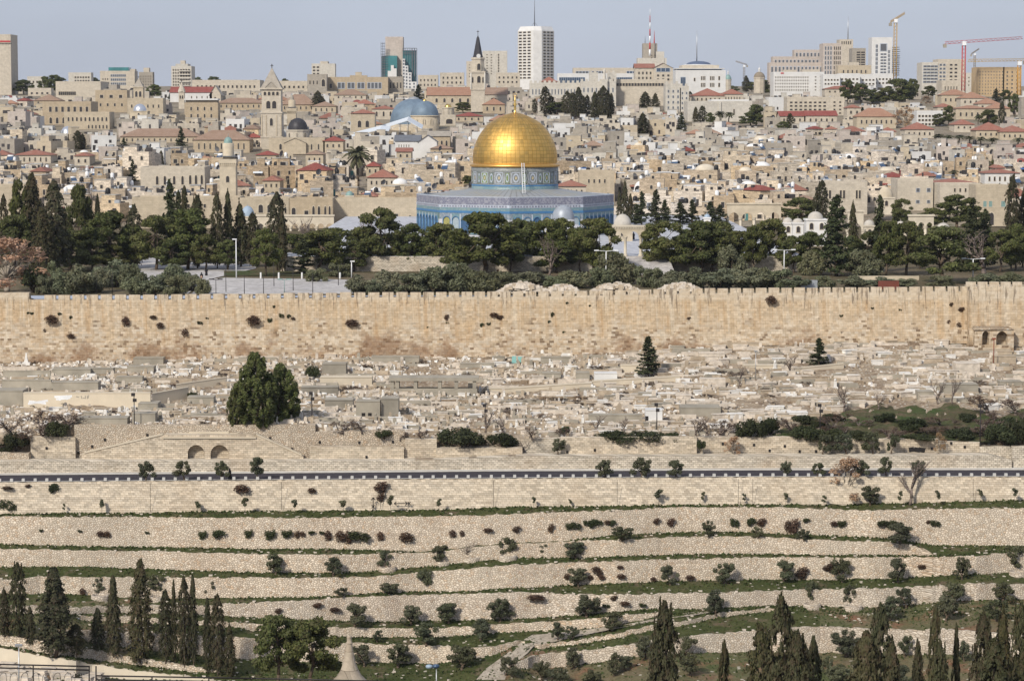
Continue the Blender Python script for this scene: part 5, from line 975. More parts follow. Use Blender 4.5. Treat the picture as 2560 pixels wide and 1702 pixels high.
# ================================================================ landmark buildings of the city
EXCL = []                         # (px0, px1, lowest visible row, distance)
def stonew(name, c, st=.3):
    t = NT(name); v = t.xz(False); w = t.pos(True)
    br = t.n('TexBrick', {'Vector': v, 'Color1': (1.04, 1.04, 1.04), 'Color2': (.93, .93, .93), 'Mortar': (.84, .82, .8), 'Scale': 1.0, 'Mortar Size': .03, 'Brick Width': 1.1, 'Row Height': .5})
    k = t.mix(1.0, c, br.outputs[0], 'MULTIPLY'); k = t.mix(t.ramp(t.noise(w, .12, 5, .7), .48, .7, 0, st), k, tuple(x * .6 for x in c)); sk = t.noise(t.scale(w, (.5, .5, .07)), 1.0, 4, .7)
    k = t.mix(t.ramp(sk, .54, .7, 0, st * 1.2), k, tuple(x * .68 for x in c)); M[name] = t.done(t.mix(.7, k, t.ramp(t.noise(w, .7, 4), .3, .7, .84, 1.14), 'MULTIPLY'))
for n_, c_ in (('white_stone', (.55, .52, .46)), ('pink_stone', (.50, .44, .39)), ('cream', (.53, .475, .39)), ('ochre', (.44, .36, .255)), ('ochre_pale', (.49, .42, .315)), ('grey_stone', (.36, .325, .275)), ('brown_stone', (.25, .21, .16)), ('orange_stone', (.50, .37, .22))): stonew(n_, c_)
plain('white_render', (.62, .615, .60), .8, 0, .08, .3); plain('roof_flat', (.42, .39, .34), .9, 0, .2, .5); plain('roof_white', (.66, .66, .66), .8, 0, .12, .5); plain('blue_roof', (.10, .13, .2), .5, .1, .1, .5); plain('slate', (.14, .15, .17), .6, 0, .15, .6); plain('crane_red', (.45, .06, .06), .6); plain('crane_yellow', (.46, .30, .09), .6); plain('crane_orange', (.55, .28, .05), .6); plain('canvas', (.62, .66, .70), .7, 0, .05, .3)
def roof_tile(name, c1, c2):
    t = NT(name, .85); v = t.pos(); c = t.mix(t.ramp(t.noise(v, .35, 5, .65), .35, .65), c1, c2); c = t.mix(.8, c, t.ramp(t.noise(t.scale(v, (3, 3, 3)), 1.0, 3), .3, .7, .75, 1.2), 'MULTIPLY'); M[name] = t.done(t.mix(1.0, c, t.objcol(), 'MULTIPLY'))
roof_tile('tile_red', (.27, .11, .078), (.31, .155, .115)); roof_tile('tile_brown', (.26, .175, .125), (.31, .215, .16)); roof_tile('tile_salmon', (.34, .20, .135), (.31, .17, .115)); roof_tile('tile_crimson', (.235, .06, .05), (.27, .09, .07))
def land(name, label, cat, x0, x1, yt, yb, mat, D=None, dep=None, rz=0.0, roof='flat', rh=0, rmat='roof_flat', wins=(), extra=None, yv=None, side=None, over=.5):
    """building whose front shows between columns x0..x1, eaves at row yt, foot hidden at row yb"""
    D = min(D or 9999, D_city(yb) + 6) if yb > 236 else (D or D_city(yb))
    A, C = P(x0, yt, D), P(x1, yb, D); w = C.x - A.x; dep = dep or max(8, min(w * .6, 30)); zb_ = min(C.z, zc(D)) - 1.5; h = A.z - zb_
    t = thing(name, label, cat, ((A.x + C.x) / 2, D, zb_), rz, at=((x0 + x1) / 2, (yt + yb) / 2)); EXCL.append((x0 - 6, x1 + 6, yv or yb, D, dep))
    b = MB(); b.box(-w / 2, w / 2, 0, dep, 0, h, 0, 1)
    if roof == 'flat' or roof == 'crenel':
        p = .5; hh = .9
        for q in ((-w / 2, w / 2, -.03, p), (-w / 2, w / 2, dep - p, dep + .03)): b.box(q[0], q[1], q[2], q[3], h - .002, h + hh)
        for q in ((-w / 2 - .03, -w / 2 + p), (w / 2 - p, w / 2 + .03)): b.box(q[0], q[1], p, dep - p, h - .002, h + hh)
    o = b.build('wall', [M[mat], M['roof_flat' if roof != 'white' else 'roof_white']], t)
    if roof == 'crenel':
        b = MB(); x = -w / 2
        while x < w / 2 - 1: b.box(x, x + 1.3, -.04, .5, h + .898, h + 2.1); x += 2.5
        b.build('battlement', M[mat], t)
    if roof in ('hip', 'gable', 'gabley'):
        r = MB(); hr = rh / F * D
        if roof == 'hip': r.hip(-w / 2, w / 2, 0, dep, h + .01, hr, 0, over)
        else: r.gable(-w / 2, w / 2, 0, dep, h + .01, hr, 0, 1, over, 'x' if roof == 'gable' else 'y')
        r.build('roof', [M[rmat], M[mat]], t)
    nw = 0
    for wn in wins:               # (u0, u1, v0, v1, cols, rows, width fraction, height fraction, mesh)
        u0, u1, v0, v1, nc, nr, fw_, fh_ = wn[:8]; me_ = wn[8] if len(wn) > 8 else ME_WIN; cw = (u1 - u0) * w / nc; rh_ = (v1 - v0) * (A.z - C.z) / nr; zt_ = h - v0 * (A.z - C.z)
        stuffed = None
        for i in range(nc):
            for j in range(nr):
                put('window', me_, t, (-w / 2 + u0 * w + (i + .5) * cw, 0, zt_ - (j + .5) * rh_ - fh_ * rh_ / 2), (cw * fw_, 1, rh_ * fh_)); nw += 1
    if side:                      # windows on the flank (sign -1 left, 1 right)
        sg, nc, nr, fw_, fh_, me_ = side; cw = dep / nc; rh_ = (A.z - C.z) / nr
        for i in range(nc):
            for j in range(nr): put('window', me_, t, (sg * w / 2, (i + .5) * cw, h - (j + .5) * rh_ - fh_ * rh_ / 2), (cw * fw_, 1, rh_ * fh_), math.pi / 2 * sg)
    if extra: extra(t, w, dep, h, D)
    return t
def child_box(t, nm, mat, x0, x1, y0, y1, z0, z1, mt=None): b = MB(); b.box(x0, x1, y0, y1, z0, z1); return b.build(nm, M[mat], t)
m_ = lambda px, D: px / F * D
# --- skyline, from the left
def ex(t, w, d, h, D):
    s = child_box(t, 'sign', 'crane_red', -w / 2 + w * .38, w / 2 - .2, -.25, -.05, h - m_(16, D), h - m_(12, D)); s['label'] = 'red lettered sign strip at the top of the tower'
    b = MB(); [b.box(-w / 2 + w * .5 + i * .9, -w / 2 + w * .5 + i * .9 + .6, -.2, -.05, h - m_(21, D), h - m_(18.5, D)) for i in range(9)]; b.build('sign_lettering', M['dark'], t)
land('tower_block', 'tall slab tower with a red sign at the left frame edge', 'tower block', -32, 29, 90, 237, 'cream', D=1650, dep=22, roof='flat', wins=[(.36, .50, .05, .98, 1, 17, .6, .6), (.0, .34, .05, .98, 4, 17, .6, .55)], extra=ex)
land('civic_building', 'wide low cream modern building with a slot window', 'building', 139, 252, 208, 246, 'cream', D=1380, dep=30, roof='flat', wins=[(.06, .45, .52, .85, 9, 1, .85, .7)])
land('apartment_building', 'stepped cream block with pale balconies at the left skyline', 'apartment building', 171, 228, 185, 208, 'white_stone', D=1750, wins=[(.25, .95, .2, .95, 6, 2, .6, .5)])
def ex(t, w, d, h, D): child_box(t, 'glass_storey', 'glass_teal', -w * .26, w * .32, 1, d - 2, h, h + m_(12, D)); child_box(t, 'stair_tower', 'cream', w * .36, w * .5, 2, 9, h, h + m_(8, D))
land('apartment_building', 'wide apartment building topped with a green glass storey', 'apartment building', 250, 337, 181, 215, 'cream', D=1700, wins=[(.3, .75, .1, 1, 8, 3, .7, .55, ME_GWIN), (.05, .25, .35, 1, 3, 2, .4, .4)], extra=ex)
land('apartment_building', 'narrow weathered apartment slab with a taller stair head', 'apartment building', 347, 382, 184, 224, 'grey_stone', D=1690, wins=[(.05, .95, .1, .95, 5, 5, .5, .5)], side=(1, 3, 5, .5, .5, ME_WIN), extra=lambda t, w, d, h, D: child_box(t, 'stair_head', 'cream', -w * .2, w * .2, 3, 9, h, h + m_(14, D)))
def ex(t, w, d, h, D):
    child_box(t, 'penthouse', 'white_stone', -w * .3, w * .3, 2, d - 2, h, h + m_(9, D)); child_box(t, 'lift_head', 'cream', -w * .08, w * .15, 4, 9, h, h + m_(17, D))
    for j in range(6): child_box(t, 'balcony', 'white_stone', -w * .12, w * .42, -1.2, -.02, h - m_(10 + j * 9, D), h - m_(7.5 + j * 9, D))
land('apartment_tower', 'cream eight-storey apartment tower with balcony bands', 'apartment building', 428, 479, 169, 224, 'white_stone', D=1750, dep=20, wins=[(.05, .4, .05, 1, 3, 7, .5, .55), (.42, .95, .05, 1, 4, 7, .7, .6)], extra=ex)
def spire_tower(label, px, wpx, tip, eave, yb, D, mat, smat, oc=1, cross=True, name='bell_tower', wins=True, cat='bell tower'):
    q = P(px, yb, D); w = m_(wpx, D); h = P(px, eave, D).z - q.z; hs = m_(eave - tip, D); t = thing(name, label, cat, (q.x, D, q.z - 1), at=(px, eave)); EXCL.append((px - wpx, px + wpx, yb, D, w))
    b = MB(); b.box(-w / 2, w / 2, 0, w, 0, h + 1); b.build('shaft', M[mat], t); b = MB(); b.box(-w * .56, w * .56, -w * .06, w * 1.06, h + 1.002, h + 1.5); b.build('cornice', M[mat], t)
    b = MB(); b.lathe([(w * .72, h + 1.5), (.05, h + 1.5 + hs * .86)], 4 if oc == 1 else 8, 0, 0, w / 2, False, math.pi / 4 if oc == 1 else 0); s = b.build('spire', M[smat], t)
    if cross: b = MB(); z = h + 1.5 + hs * .86; b.box(-.12, .12, w / 2 - .1, w / 2 + .1, z - .3, z + hs * .14); b.box(-.5, .5, w / 2 - .09, w / 2 + .09, z + hs * .07, z + hs * .07 + .25); b.build('cross', M['iron'], s)
    if wins:
        for x in (-w * .2, w * .2): put('belfry_window', ME_AWIN, t, (x, 0, h - w * .75), (w * .24, 1, w * .6))
    return t
spire_tower('squat stone belfry with a pyramid roof above the ochre school', 346, 24, 194, 220, 262, 1330, 'ochre_pale', 'grey_stone')
spire_tower('slim pale church steeple beside a red-roofed white church', 454, 14, 204, 232, 282, 1300, 'cream', 'cream', 2)
land('church', 'white church with a dark red gable roof', 'church', 425, 530, 231, 256, 'white_render', D=1420, dep=16, roof='gable', rh=14, rmat='tile_crimson', wins=[(.45, .95, .2, .9, 4, 1, .15, .5, ME_AWIN)])
land('church_gable', 'pointed pale stone gable end beside the red-roofed church', 'church', 524, 552, 236, 256, 'cream', D=1410, dep=12, roof='gabley', rh=22, rmat='cream', wins=[(.35, .65, .2, .9, 1, 1, .6, .5, ME_AWIN)])
for i, (x0, x1, yt, yb, mt) in enumerate(((480, 650, 204, 226, 'cream'), (560, 640, 216, 232, 'grey_stone'), (70, 128, 224, 240, 'cream'), (28, 70, 205, 222, 'cream'), (68, 108, 195, 212, 'white_stone'), (690, 780, 206, 226, 'cream'))):
    land('row_building', ['long cream terrace row along the left skyline', 'low grey building below the skyline terrace row', 'small cream block in front of dark skyline trees', 'cream building beside the tall slab tower', 'pale building between skyline trees', 'long low cream building left of the school'][i], 'building', x0, x1, yt, yb, mt, D=1550 + i * 25, wins=[(.05, .95, .3, .9, max(4, (x1 - x0) // 12), 1, .4, .5)])
land('school_building', 'large ochre school with paired arched windows', 'school', 106, 228, 259, 314, 'ochre', D=1270, dep=20, wins=[(.1, .98, .12, .42, 7, 1, .42, .8), (.1, .5, .6, .95, 3, 1, .4, .8, ME_AWIN)])
land('stone_building', 'long ochre building with two rows of small arched windows', 'building', 160, 274, 285, 326, 'ochre_pale', D=1160, dep=14, wins=[(.05, .98, .15, .5, 10, 1, .4, .7, ME_AWIN), (.5, .98, .62, .95, 6, 1, .4, .7, ME_AWIN)])
land('stone_building', 'square ochre institution with six small square windows', 'building', 238, 318, 230, 282, 'ochre', D=1330, wins=[(.05, .95, .1, .35, 3, 1, .35, .6), (.05, .95, .5, .75, 4, 1, .25, .55)])
land('stone_building', 'plain ochre wing with white screens beside the belfry', 'building', 318, 408, 250, 290, 'ochre_pale', D=1320, wins=[(.05, .95, .2, .6, 6, 1, .25, .5)])
land('stone_building', 'ochre building with a long white-edged roof terrace', 'building', 461, 545, 262, 302, 'ochre', D=1210, wins=[(.1, .9, .1, .4, 4, 1, .25, .8, ME_AWIN), (.1, .9, .55, .85, 4, 1, .25, .8, ME_AWIN)], extra=lambda t, w, d, h, D: (child_box(t, 'roof_terrace', 'brown_stone', -w / 2 + .5, w / 2 - .5, .5, d - 1, h + .91, h + m_(11, D)), child_box(t, 'white_canopy', 'white_render', -w / 2, w / 2, -.5, d, h + m_(11, D), h + m_(15, D))))
for a in [('long brown-tiled building at the left skyline foot', 85, 150, 252, 262, 'ochre', 16, 1300, 'tile_brown'), ('long brown-roofed building left of the slender conifer', 300, 500, 342, 360, 'ochre_pale', 20, 1080, 'tile_brown'), ('brown hip-roofed building behind the slim minaret', 483, 624, 350, 385, 'ochre', 24, 1040, 'tile_brown'), ('long brown roof left of the stone-spired tower', 540, 660, 258, 275, 'ochre', 13, 1290, 'tile_brown'), ('long brown roof right of the stone-spired tower', 700, 790, 262, 280, 'ochre', 26, 1280, 'tile_brown'), ('brown roof behind the dark cypress by the tower', 780, 840, 266, 285, 'ochre_pale', 12, 1250, 'tile_brown'), ('brown-roofed house before the ochre seminary', 835, 915, 238, 250, 'cream', 14, 1340, 'tile_brown'), ('red-roofed two-storey house with six dark arched windows', 35, 127, 388, 412, 'cream', 13, 945, 'tile_red'), ('hip-roofed stone house right of the dark spire', 1207, 1262, 262, 285, 'ochre', 16, 1260, 'tile_salmon'), ('red-roofed house near the blue-grey dome', 930, 988, 273, 300, 'cream', 9, 1210, 'tile_red'), ('long crimson-roofed hall right of the little gold dome', 1135, 1208, 291, 306, 'ochre_pale', 10, 1180, 'tile_crimson')]:
    lb, x0, x1, yt, yb, mt, rh, D, rm = a; land('hip_roofed_building', lb, 'building', x0, x1, yt, yb, mt, D=D, dep=14, roof='hip', rh=rh, rmat=rm, wins=[(.05, .95, .15, .75, max(3, (x1 - x0) // 15), 1, .25, .75, ME_AWIN)])
land('college_building', 'pale stone building with seven tall arched windows', 'building', 351, 512, 424, 478, 'cream', D=850, dep=16, yv=470, wins=[(.2, .44, .25, .75, 2, 1, .32, .8, ME_AWIN), (.46, .72, .25, .75, 2, 1, .28, .8, ME_AWIN), (.73, 1, .22, .72, 3, 1, .4, .85, ME_AWIN)])
# --- tower of the stone-spired church
D = 1010; t = thing('church_tower', 'tall square bell tower with a stone pyramid spire', 'bell tower', (P(679, 372, D).x, D, P(679, 372, D).z - 2), at=(679, 260)); EXCL.append((645, 712, 372, D, 10))
w = m_(52, D); Z = lambda y: P(679, y, D).z - t.location.z
b = MB(); b.box(-w / 2, w / 2, 0, w, 0, Z(282)); b.box(-w * .46, w * .46, w * .04, w * .96, Z(282) - .01, Z(224)); b.box(-w * .53, w * .53, -w * .03, w * 1.03, Z(284), Z(280)); b.box(-w * .53, w * .53, -w * .03, w * 1.03, Z(345), Z(341)); b.box(-w * .54, w * .54, -w * .04, w * 1.04, Z(224), Z(220)); b.build('shaft', M['cream'], t)
b = MB(); b.lathe([(w * .70, Z(220)), (w * .44, Z(202)), (.15, Z(170))], 4, 0, 0, w / 2, False, math.pi / 4); s = b.build('spire', M['grey_stone'], t)
b = MB(); b.box(-.15, .15, w / 2 - .1, w / 2 + .1, Z(171), Z(160)); b.box(-.6, .6, w / 2 - .09, w / 2 + .09, Z(165), Z(163.5)); b.build('cross', M['iron'], s)
b = MB(); b.gable(-w * .3, w * .3, -w * .02, w * .5, Z(220), m_(15, D), 0, 0, .2, 'y'); b.build('spire_gable', M['grey_stone'], s)
for x in (-.3, -.1, .1, .3): put('arched_window', ME_AWIN, t, (x * w, w * .04, Z(239)), (w * .12, 1, m_(9, D)))
for x in (-.14, .14): put('belfry_window', ME_AWIN, t, (x * w, w * .04, Z(272)), (w * .2, 1, m_(19, D)))
put('arched_window', ME_AWIN, t, (0, 0, Z(315)), (w * .14, 1, m_(19, D)))
b = MB(); [b.box(x * w - .2, x * w + .2, -.2, .01, Z(340), Z(288)) for x in (-.46, -.25, .25, .46)]; b.build('pilaster_strips', M['ochre_pale'], t)
# --- black-domed church
t = land('domed_church', 'ochre church with a black ribbed dome on a drum', 'church', 672, 812, 350, 385, 'ochre_pale', D=985, dep=22, yv=385, wins=[(.1, .32, .2, .8, 1, 1, .2, .7, ME_AWIN), (.7, .95, .2, .8, 2, 1, .2, .7, ME_AWIN)])
zz = lambda y, D=990: P(741, y, D).z - t.location.z; cx = P(741, 350, 990).x - t.location.x
b = MB(); b.lathe([(m_(29, 990), zz(356)), (m_(29, 990), zz(327))], 12, 0, cx, 12, False); b.lathe([(m_(31, 990), zz(328)), (m_(31, 990), zz(325))], 12, 0, cx, 12, False); dr = b.build('drum', M['cream'], t)
for k in (-1, 0, 1): a = -math.pi / 2 + k * .75; put('drum_window', ME_AWIN, dr, (cx + m_(29, 990) * .985 * math.cos(a), 12 + m_(29, 990) * .985 * math.sin(a), zz(344)), (m_(4, 990), 1, m_(11, 990)), a + math.pi / 2)
b = MB(); ribbed_dome(b, m_(25, 990), m_(30, 990), zz(325.5), 20, 0, cx, 12); b.build('black_dome', M['black_dome'], t)
b = MB(); hw = m_(27, 990); b.gable(cx - hw, cx + hw, -1.5, 8, zz(356) - .2, m_(12, 990), 0, 1, .3, 'y'); b.box(cx - hw, cx + hw, -1.5, 8, zz(385), zz(356) - .2, 1); b.build('gabled_porch', [M['slate'], M['ochre_pale']], t)
for x0, x1 in ((-.49, -.22), (.22, .49)): b = MB(); w_ = m_(140, 985); b.gable(x0 * w_, x1 * w_, 1, 14, zz(351), m_(7, 985), 0, 1, .2); b.build('side_roof', [M['slate'], M['ochre_pale']], t)
# --- minarets
def minaret(label, px, D, rows, mat, cap, sq=True):
    q = P(px, rows[-1][0], D); t = thing('minaret', label, 'minaret', (q.x, D, q.z - 2), at=(px, rows[0][0])); Z = lambda y: P(px, y, D).z - q.z + 2; EXCL.append((px - rows[-1][1] / 2 - 4, px + rows[-1][1] / 2 + 4, rows[-1][0], D, 6))
    (y0, w0), (y1, w1), (y2, w2), (y3, w3), (y4, w4) = rows; r = lambda p: m_(p / 2, D)
    b = MB(); b.box(-r(w4), r(w4), -r(w4), r(w4), 0, Z(y3)); sh = b.build('shaft', M[mat], t)
    b = MB(); b.box(-r(w3), r(w3), -r(w3), r(w3), Z(y3) + .002, Z(y3) + 1.3); n = 9
    for k in range(n): x = -r(w3) + 2 * r(w3) * (k + .5) / n; b.box(x - .12, x + .12, -r(w3), -r(w4), Z(y3) - .9, Z(y3))
    bl = b.build('balcony', M[mat], t); b = MB(); b.box(-r(w3) * 1.02, r(w3) * 1.02, -r(w3) * 1.02, r(w3) * 1.02, Z(y2) - .25, Z(y2)); b.build('balcony_canopy', M['slate'], bl)
    b = MB(); b.lathe([(r(w2), Z(y3) + .5), (r(w2), Z(y1) - .3), (r(w1), Z(y1))], 16); b.build('lantern', M[mat], t)
    b = MB(); h = Z(y0) - Z(y1); ribbed_dome(b, r(w1) * .95, h * .86, Z(y1), 12); b.tube((0, 0, Z(y1) + h * .8), (0, 0, Z(y0) + .8), .1, .04, 5); b.build('cap_dome', M[cap], t)
    for z in (Z(y3) - 6, Z(y3) - 12): put('window', ME_AWIN, t, (0, -r(w4), z), (1, 1, 2))
minaret('slim square minaret with a small grey-green dome', 572, 790, [(340, 22), (358, 23), (390, 28), (408, 44), (500, 40)], 'lime', 'copper_green')
minaret('short round-topped minaret behind the black-domed church', 730, 1130, [(236, 8), (250, 11), (268, 18), (278, 26), (315, 22)], 'ochre_pale', 'grey_stone')
# --- seminary, glazed unfinished tower, modern blocks
land('seminary_building', 'long ochre seminary with a curved gable and grouped windows', 'school', 816, 970, 197, 232, 'ochre', D=1430, dep=20, wins=[(.02, .12, .3, .75, 1, 1, .4, .7), (.18, .3, .25, .75, 2, 1, .8, .8, ME_GWIN), (.34, .46, .25, .75, 2, 1, .8, .8, ME_GWIN), (.5, .62, .25, .75, 2, 1, .8, .8, ME_GWIN), (.66, .9, .25, .75, 4, 1, .7, .8, ME_GWIN)], extra=lambda t, w, d, h, D: (child_box(t, 'gable_block', 'ochre', -w * .12, w * .16, 0, 4, h, h + m_(8, D)), child_box(t, 'gable_crest', 'ochre_pale', -w * .03, w * .07, .3, 3, h + m_(8, D), h + m_(16, D))))
land('stone_building', 'grey stone wing right of the ochre seminary', 'building', 970, 1008, 196, 232, 'grey_stone', D=1440, wins=[(.05, .95, .2, .8, 4, 1, .4, .7)])
land('stone_building', 'grey stone block with an arched doorway left of the seminary', 'building', 768, 817, 190, 232, 'grey_stone', D=1420, wins=[(.05, .6, .2, .6, 3, 1, .35, .6), (.7, .95, .15, .7, 1, 1, .7, .8, ME_AWIN)])
land('apartment_building', 'stepped pale modern block rising behind the seminary', 'apartment building', 779, 838, 163, 192, 'white_stone', D=1650, wins=[(.02, .35, .05, .9, 2, 3, .6, .5)], extra=lambda t, w, d, h, D: child_box(t, 'upper_block', 'cream', -w * .14, w * .18, 1, 14, h, h + m_(9, D)))
D = 1620; Q = P(985, 240, D); t = thing('glazed_tower', 'half-glazed unfinished tower with a blank cream core', 'tower block', (Q.x, D, Q.z - 4), at=(1000, 150)); Z = lambda y: P(985, y, D).z - t.location.z; X = lambda x: P(x, 200, D).x - t.location.x; EXCL.append((945, 1050, 225, D, 30))
child_box(t, 'concrete_core', 'pink_stone', X(963), X(1007), 4, 20, 0, Z(92)); child_box(t, 'glass_wing', 'glass_teal', X(954), X(993), 0, 18, 0, Z(140)); child_box(t, 'glass_wing', 'glass_teal', X(1007.5), X(1040), 2, 22, 0, Z(126))
b = MB()
for x in range(953, 964, 4): b.box(X(x) - .12, X(x) + .12, -1, -.7, 0, Z(107))
for y in range(110, 215, 7): b.box(X(953), X(963), -1, -.72, Z(y), Z(y) + .3)
for x in range(1007, 1043, 6): b.box(X(x) - .12, X(x) + .12, .8, 1.1, Z(190), Z(121))
for y in (122, 128, 134): b.box(X(1007), X(1042), .8, 1.05, Z(y), Z(y) + .4)
for x in (1030, 1036, 1042): b.box(X(x) - .2, X(x) + .2, 1.0, 1.4, Z(225), Z(122))
for y in range(136, 215, 6): b.box(X(954), X(970), -.5, -.2, Z(y), Z(y) + .25)
b.build('scaffold', M['slate'], t)
b = MB(); cols_ = [(1007, 1013, 148), (1013, 1021, 165), (1021, 1029, 182), (1029, 1042, 205)]
for x0, x1, y in cols_: b.box(X(x0), X(x1), -3, 1.9, 0, Z(y))
for x0, x1, y in ((970, 978, 178), (978, 985, 164), (985, 992, 172)): b.box(X(x0), X(x1), -3, -.02, 0, Z(y))
b.build('stepped_block', M['white_render'], t)
for x0, x1, y in cols_:
    for k in range(int((226 - y) / 8)): put('window', ME_GWIN, t, ((X(x0) + X(x1)) / 2, -3, Z(y + 7 + k * 8)), (.9, 1, 1.1))
# --- dark-spired bell tower and its nave
land('church_nave', 'stone church nave with a row of small gables under a red roof', 'church', 1068, 1182, 238, 266, 'ochre_pale', D=1270, dep=18, roof='gable', rh=20, rmat='tile_salmon', wins=[(.12, .98, .25, .7, 5, 1, .28, .8, ME_AWIN)])
land('church_apse', 'right wing of the nave with a brownish red roof beside the dark spire', 'church', 1212, 1268, 236, 258, 'cream', D=1275, dep=16, roof='gable', rh=17, rmat='tile_brown', wins=[(.2, .6, .3, .9, 1, 1, .6, .6, ME_AWIN)])
D = 1255; t = thing('church_tower', 'ornate bell tower with a tall dark pointed spire', 'bell tower', (P(1195, 270, D).x, D, P(1195, 270, D).z - 2), at=(1195, 180)); Z = lambda y: P(1195, y, D).z - t.location.z; EXCL.append((1172, 1218, 264, D, 9)); r = m_(17, D)
b = MB(); b.box(-r, r, -r, r, 0, Z(224)); b.box(-r * .97, r * .97, -r * .97, r * .97, Z(224), Z(182)); b.box(-r * 1.08, r * 1.08, -r * 1.08, r * 1.08, Z(183), Z(179)); b.box(-r * 1.08, r * 1.08, -r * 1.08, r * 1.08, Z(226), Z(223)); b.lathe([(r * .98, Z(179)), (r * .98, Z(150)), (r * 1.08, Z(149)), (r * 1.08, Z(145)), (r * .8, Z(144))], 8, 0, 0, 0, False, math.pi / 8); b.build('shaft', M['cream'], t)
b = MB(); b.lathe([(r * .82, Z(144)), (r * .7, Z(138)), (r * .22, Z(96)), (.05, Z(89))], 8, 0, 0, 0, False, math.pi / 8); s = b.build('spire', M['black_dome'], t); b = MB(); b.box(-.12, .12, -.1, .1, Z(90), Z(76)); b.box(-.6, .6, -.09, .09, Z(80.5), Z(79)); b.build('cross', M['iron'], s)
put('belfry_window', ME_AWIN, t, (.15 * r, -r * .97, Z(208)), (r * .5, 1, m_(17, D))); put('belfry_window', ME_AWIN, t, (.15 * r, -r * .93, Z(176)), (r * .5, 1, m_(16, D)))
for sx in (-1, 1): put('belfry_window', ME_AWIN, t, (sx * r * .75, -r * .97, Z(208)), (r * .22, 1, m_(15, D))); b = MB(); b.lathe([(r * .14, Z(224)), (r * .12, Z(183))], 8, 0, sx * r, -r * 1.0); b.build('corner_column', M['white_stone'], t)
b = MB(); b.lathe([(r * .3, 0), (r * .3, .3)], 16); o = b.build('clock_face', M['white_render'], t, (0.1 * r, -r * .95, Z(141)), 0); o.rotation_euler = (math.pi / 2, 0, 0)
land('apartment_building', 'broad cream tower block behind the dark spire', 'apartment building', 1206, 1268, 131, 195, 'white_stone', D=1700, dep=20, wins=[(.1, .45, .05, .9, 2, 8, .3, .3), (.6, .7, .05, .9, 1, 8, .5, .6)])
land('apartment_building', 'lower cream block left of the dark spire', 'apartment building', 1166, 1200, 157, 200, 'cream', D=1690, wins=[(.1, .9, .05, .9, 3, 5, .2, .3)])
for x0, x1, yt, yb, lb in ((1045, 1095, 192, 222, 'cluster of cream houses right of the glazed tower'), (1100, 1160, 186, 216, 'pale flat-roofed block left of the dark spire'), (1240, 1300, 186, 214, 'low building with a red canopy left of the white high-rise')):
    land('stone_building', lb, 'building', x0, x1, yt, yb, 'cream', D=1480, wins=[(.05, .95, .1, .9, 5, 2, .35, .45)])
# --- blue-grey domed church, shelters, belfry
D = 1100; t = thing('domed_church', 'church with a huge blue-grey dome and a smaller one beside it', 'church', (P(1032, 330, D).x, D, P(1032, 330, D).z - 2), at=(1030, 285)); Z = lambda y: P(1032, y, D).z - t.location.z; X = lambda x: P(x, 300, D).x - t.location.x; EXCL.append((962, 1102, 330, D, 45))
b = MB(); R1 = m_(61, D); cx1 = X(1029); prof_ = [(1, 0), (.99, .16), (.95, .36), (.87, .55), (.74, .73), (.56, .87), (.34, .96), (.2, .985)]; b.lathe([(R1 * a_, Z(312) + (Z(246) - Z(312)) * z_) for a_, z_ in prof_], 48, 0, cx1, 24); bd = b.build('great_dome', M['church_dome'], t)
b = MB(); b.lathe([(R1 * .24, Z(248)), (R1 * .2, Z(244)), (R1 * .03, Z(241))], 20, 0, cx1, 24, False); b.build('lantern', M['lead'], bd)
b = MB(); b.lathe([(R1 * 1.02, 0), (R1 * 1.02, Z(312))], 40, 0, cx1, 24); b.build('rotunda_drum', M['ochre_pale'], t)
R2 = m_(35, D); cx2 = X(1061.5); b = MB(); b.lathe([(R2, 0), (R2, Z(290))], 32, 0, cx2, 2); b.lathe([(R2 * 1.04, Z(291.5)), (R2 * 1.04, Z(289))], 32, 0, cx2, 2); dr = b.build('small_drum', M['ochre_pale'], t)
for k in range(-2, 3): a = -math.pi / 2 + k * .55; put('drum_window', ME_AWIN, dr, (cx2 + R2 * .99 * math.cos(a), 2 + R2 * .99 * math.sin(a), Z(312)), (m_(6, D), 1, m_(14, D)), a + math.pi / 2)
b = MB(); plain_dome(b, R2 * .99, Z(252) - Z(289), Z(289), 0, cx2, 2, 40); sd_ = b.build('small_dome', M['church_dome'], t); b = MB(); b.lathe([(.9, Z(253)), (.8, Z(250)), (.05, Z(247))], 12, 0, cx2, 2); b.build('gilded_cap', M['gold'], sd_)
land('bell_tower', 'truncated stone belfry with a red pyramid roof', 'bell tower', 877, 937, 284, 332, 'ochre_pale', D=1060, dep=11, roof='hip', rh=11, rmat='tile_red', wins=[(.2, .85, .3, .8, 2, 1, .45, .7, ME_AWIN)])
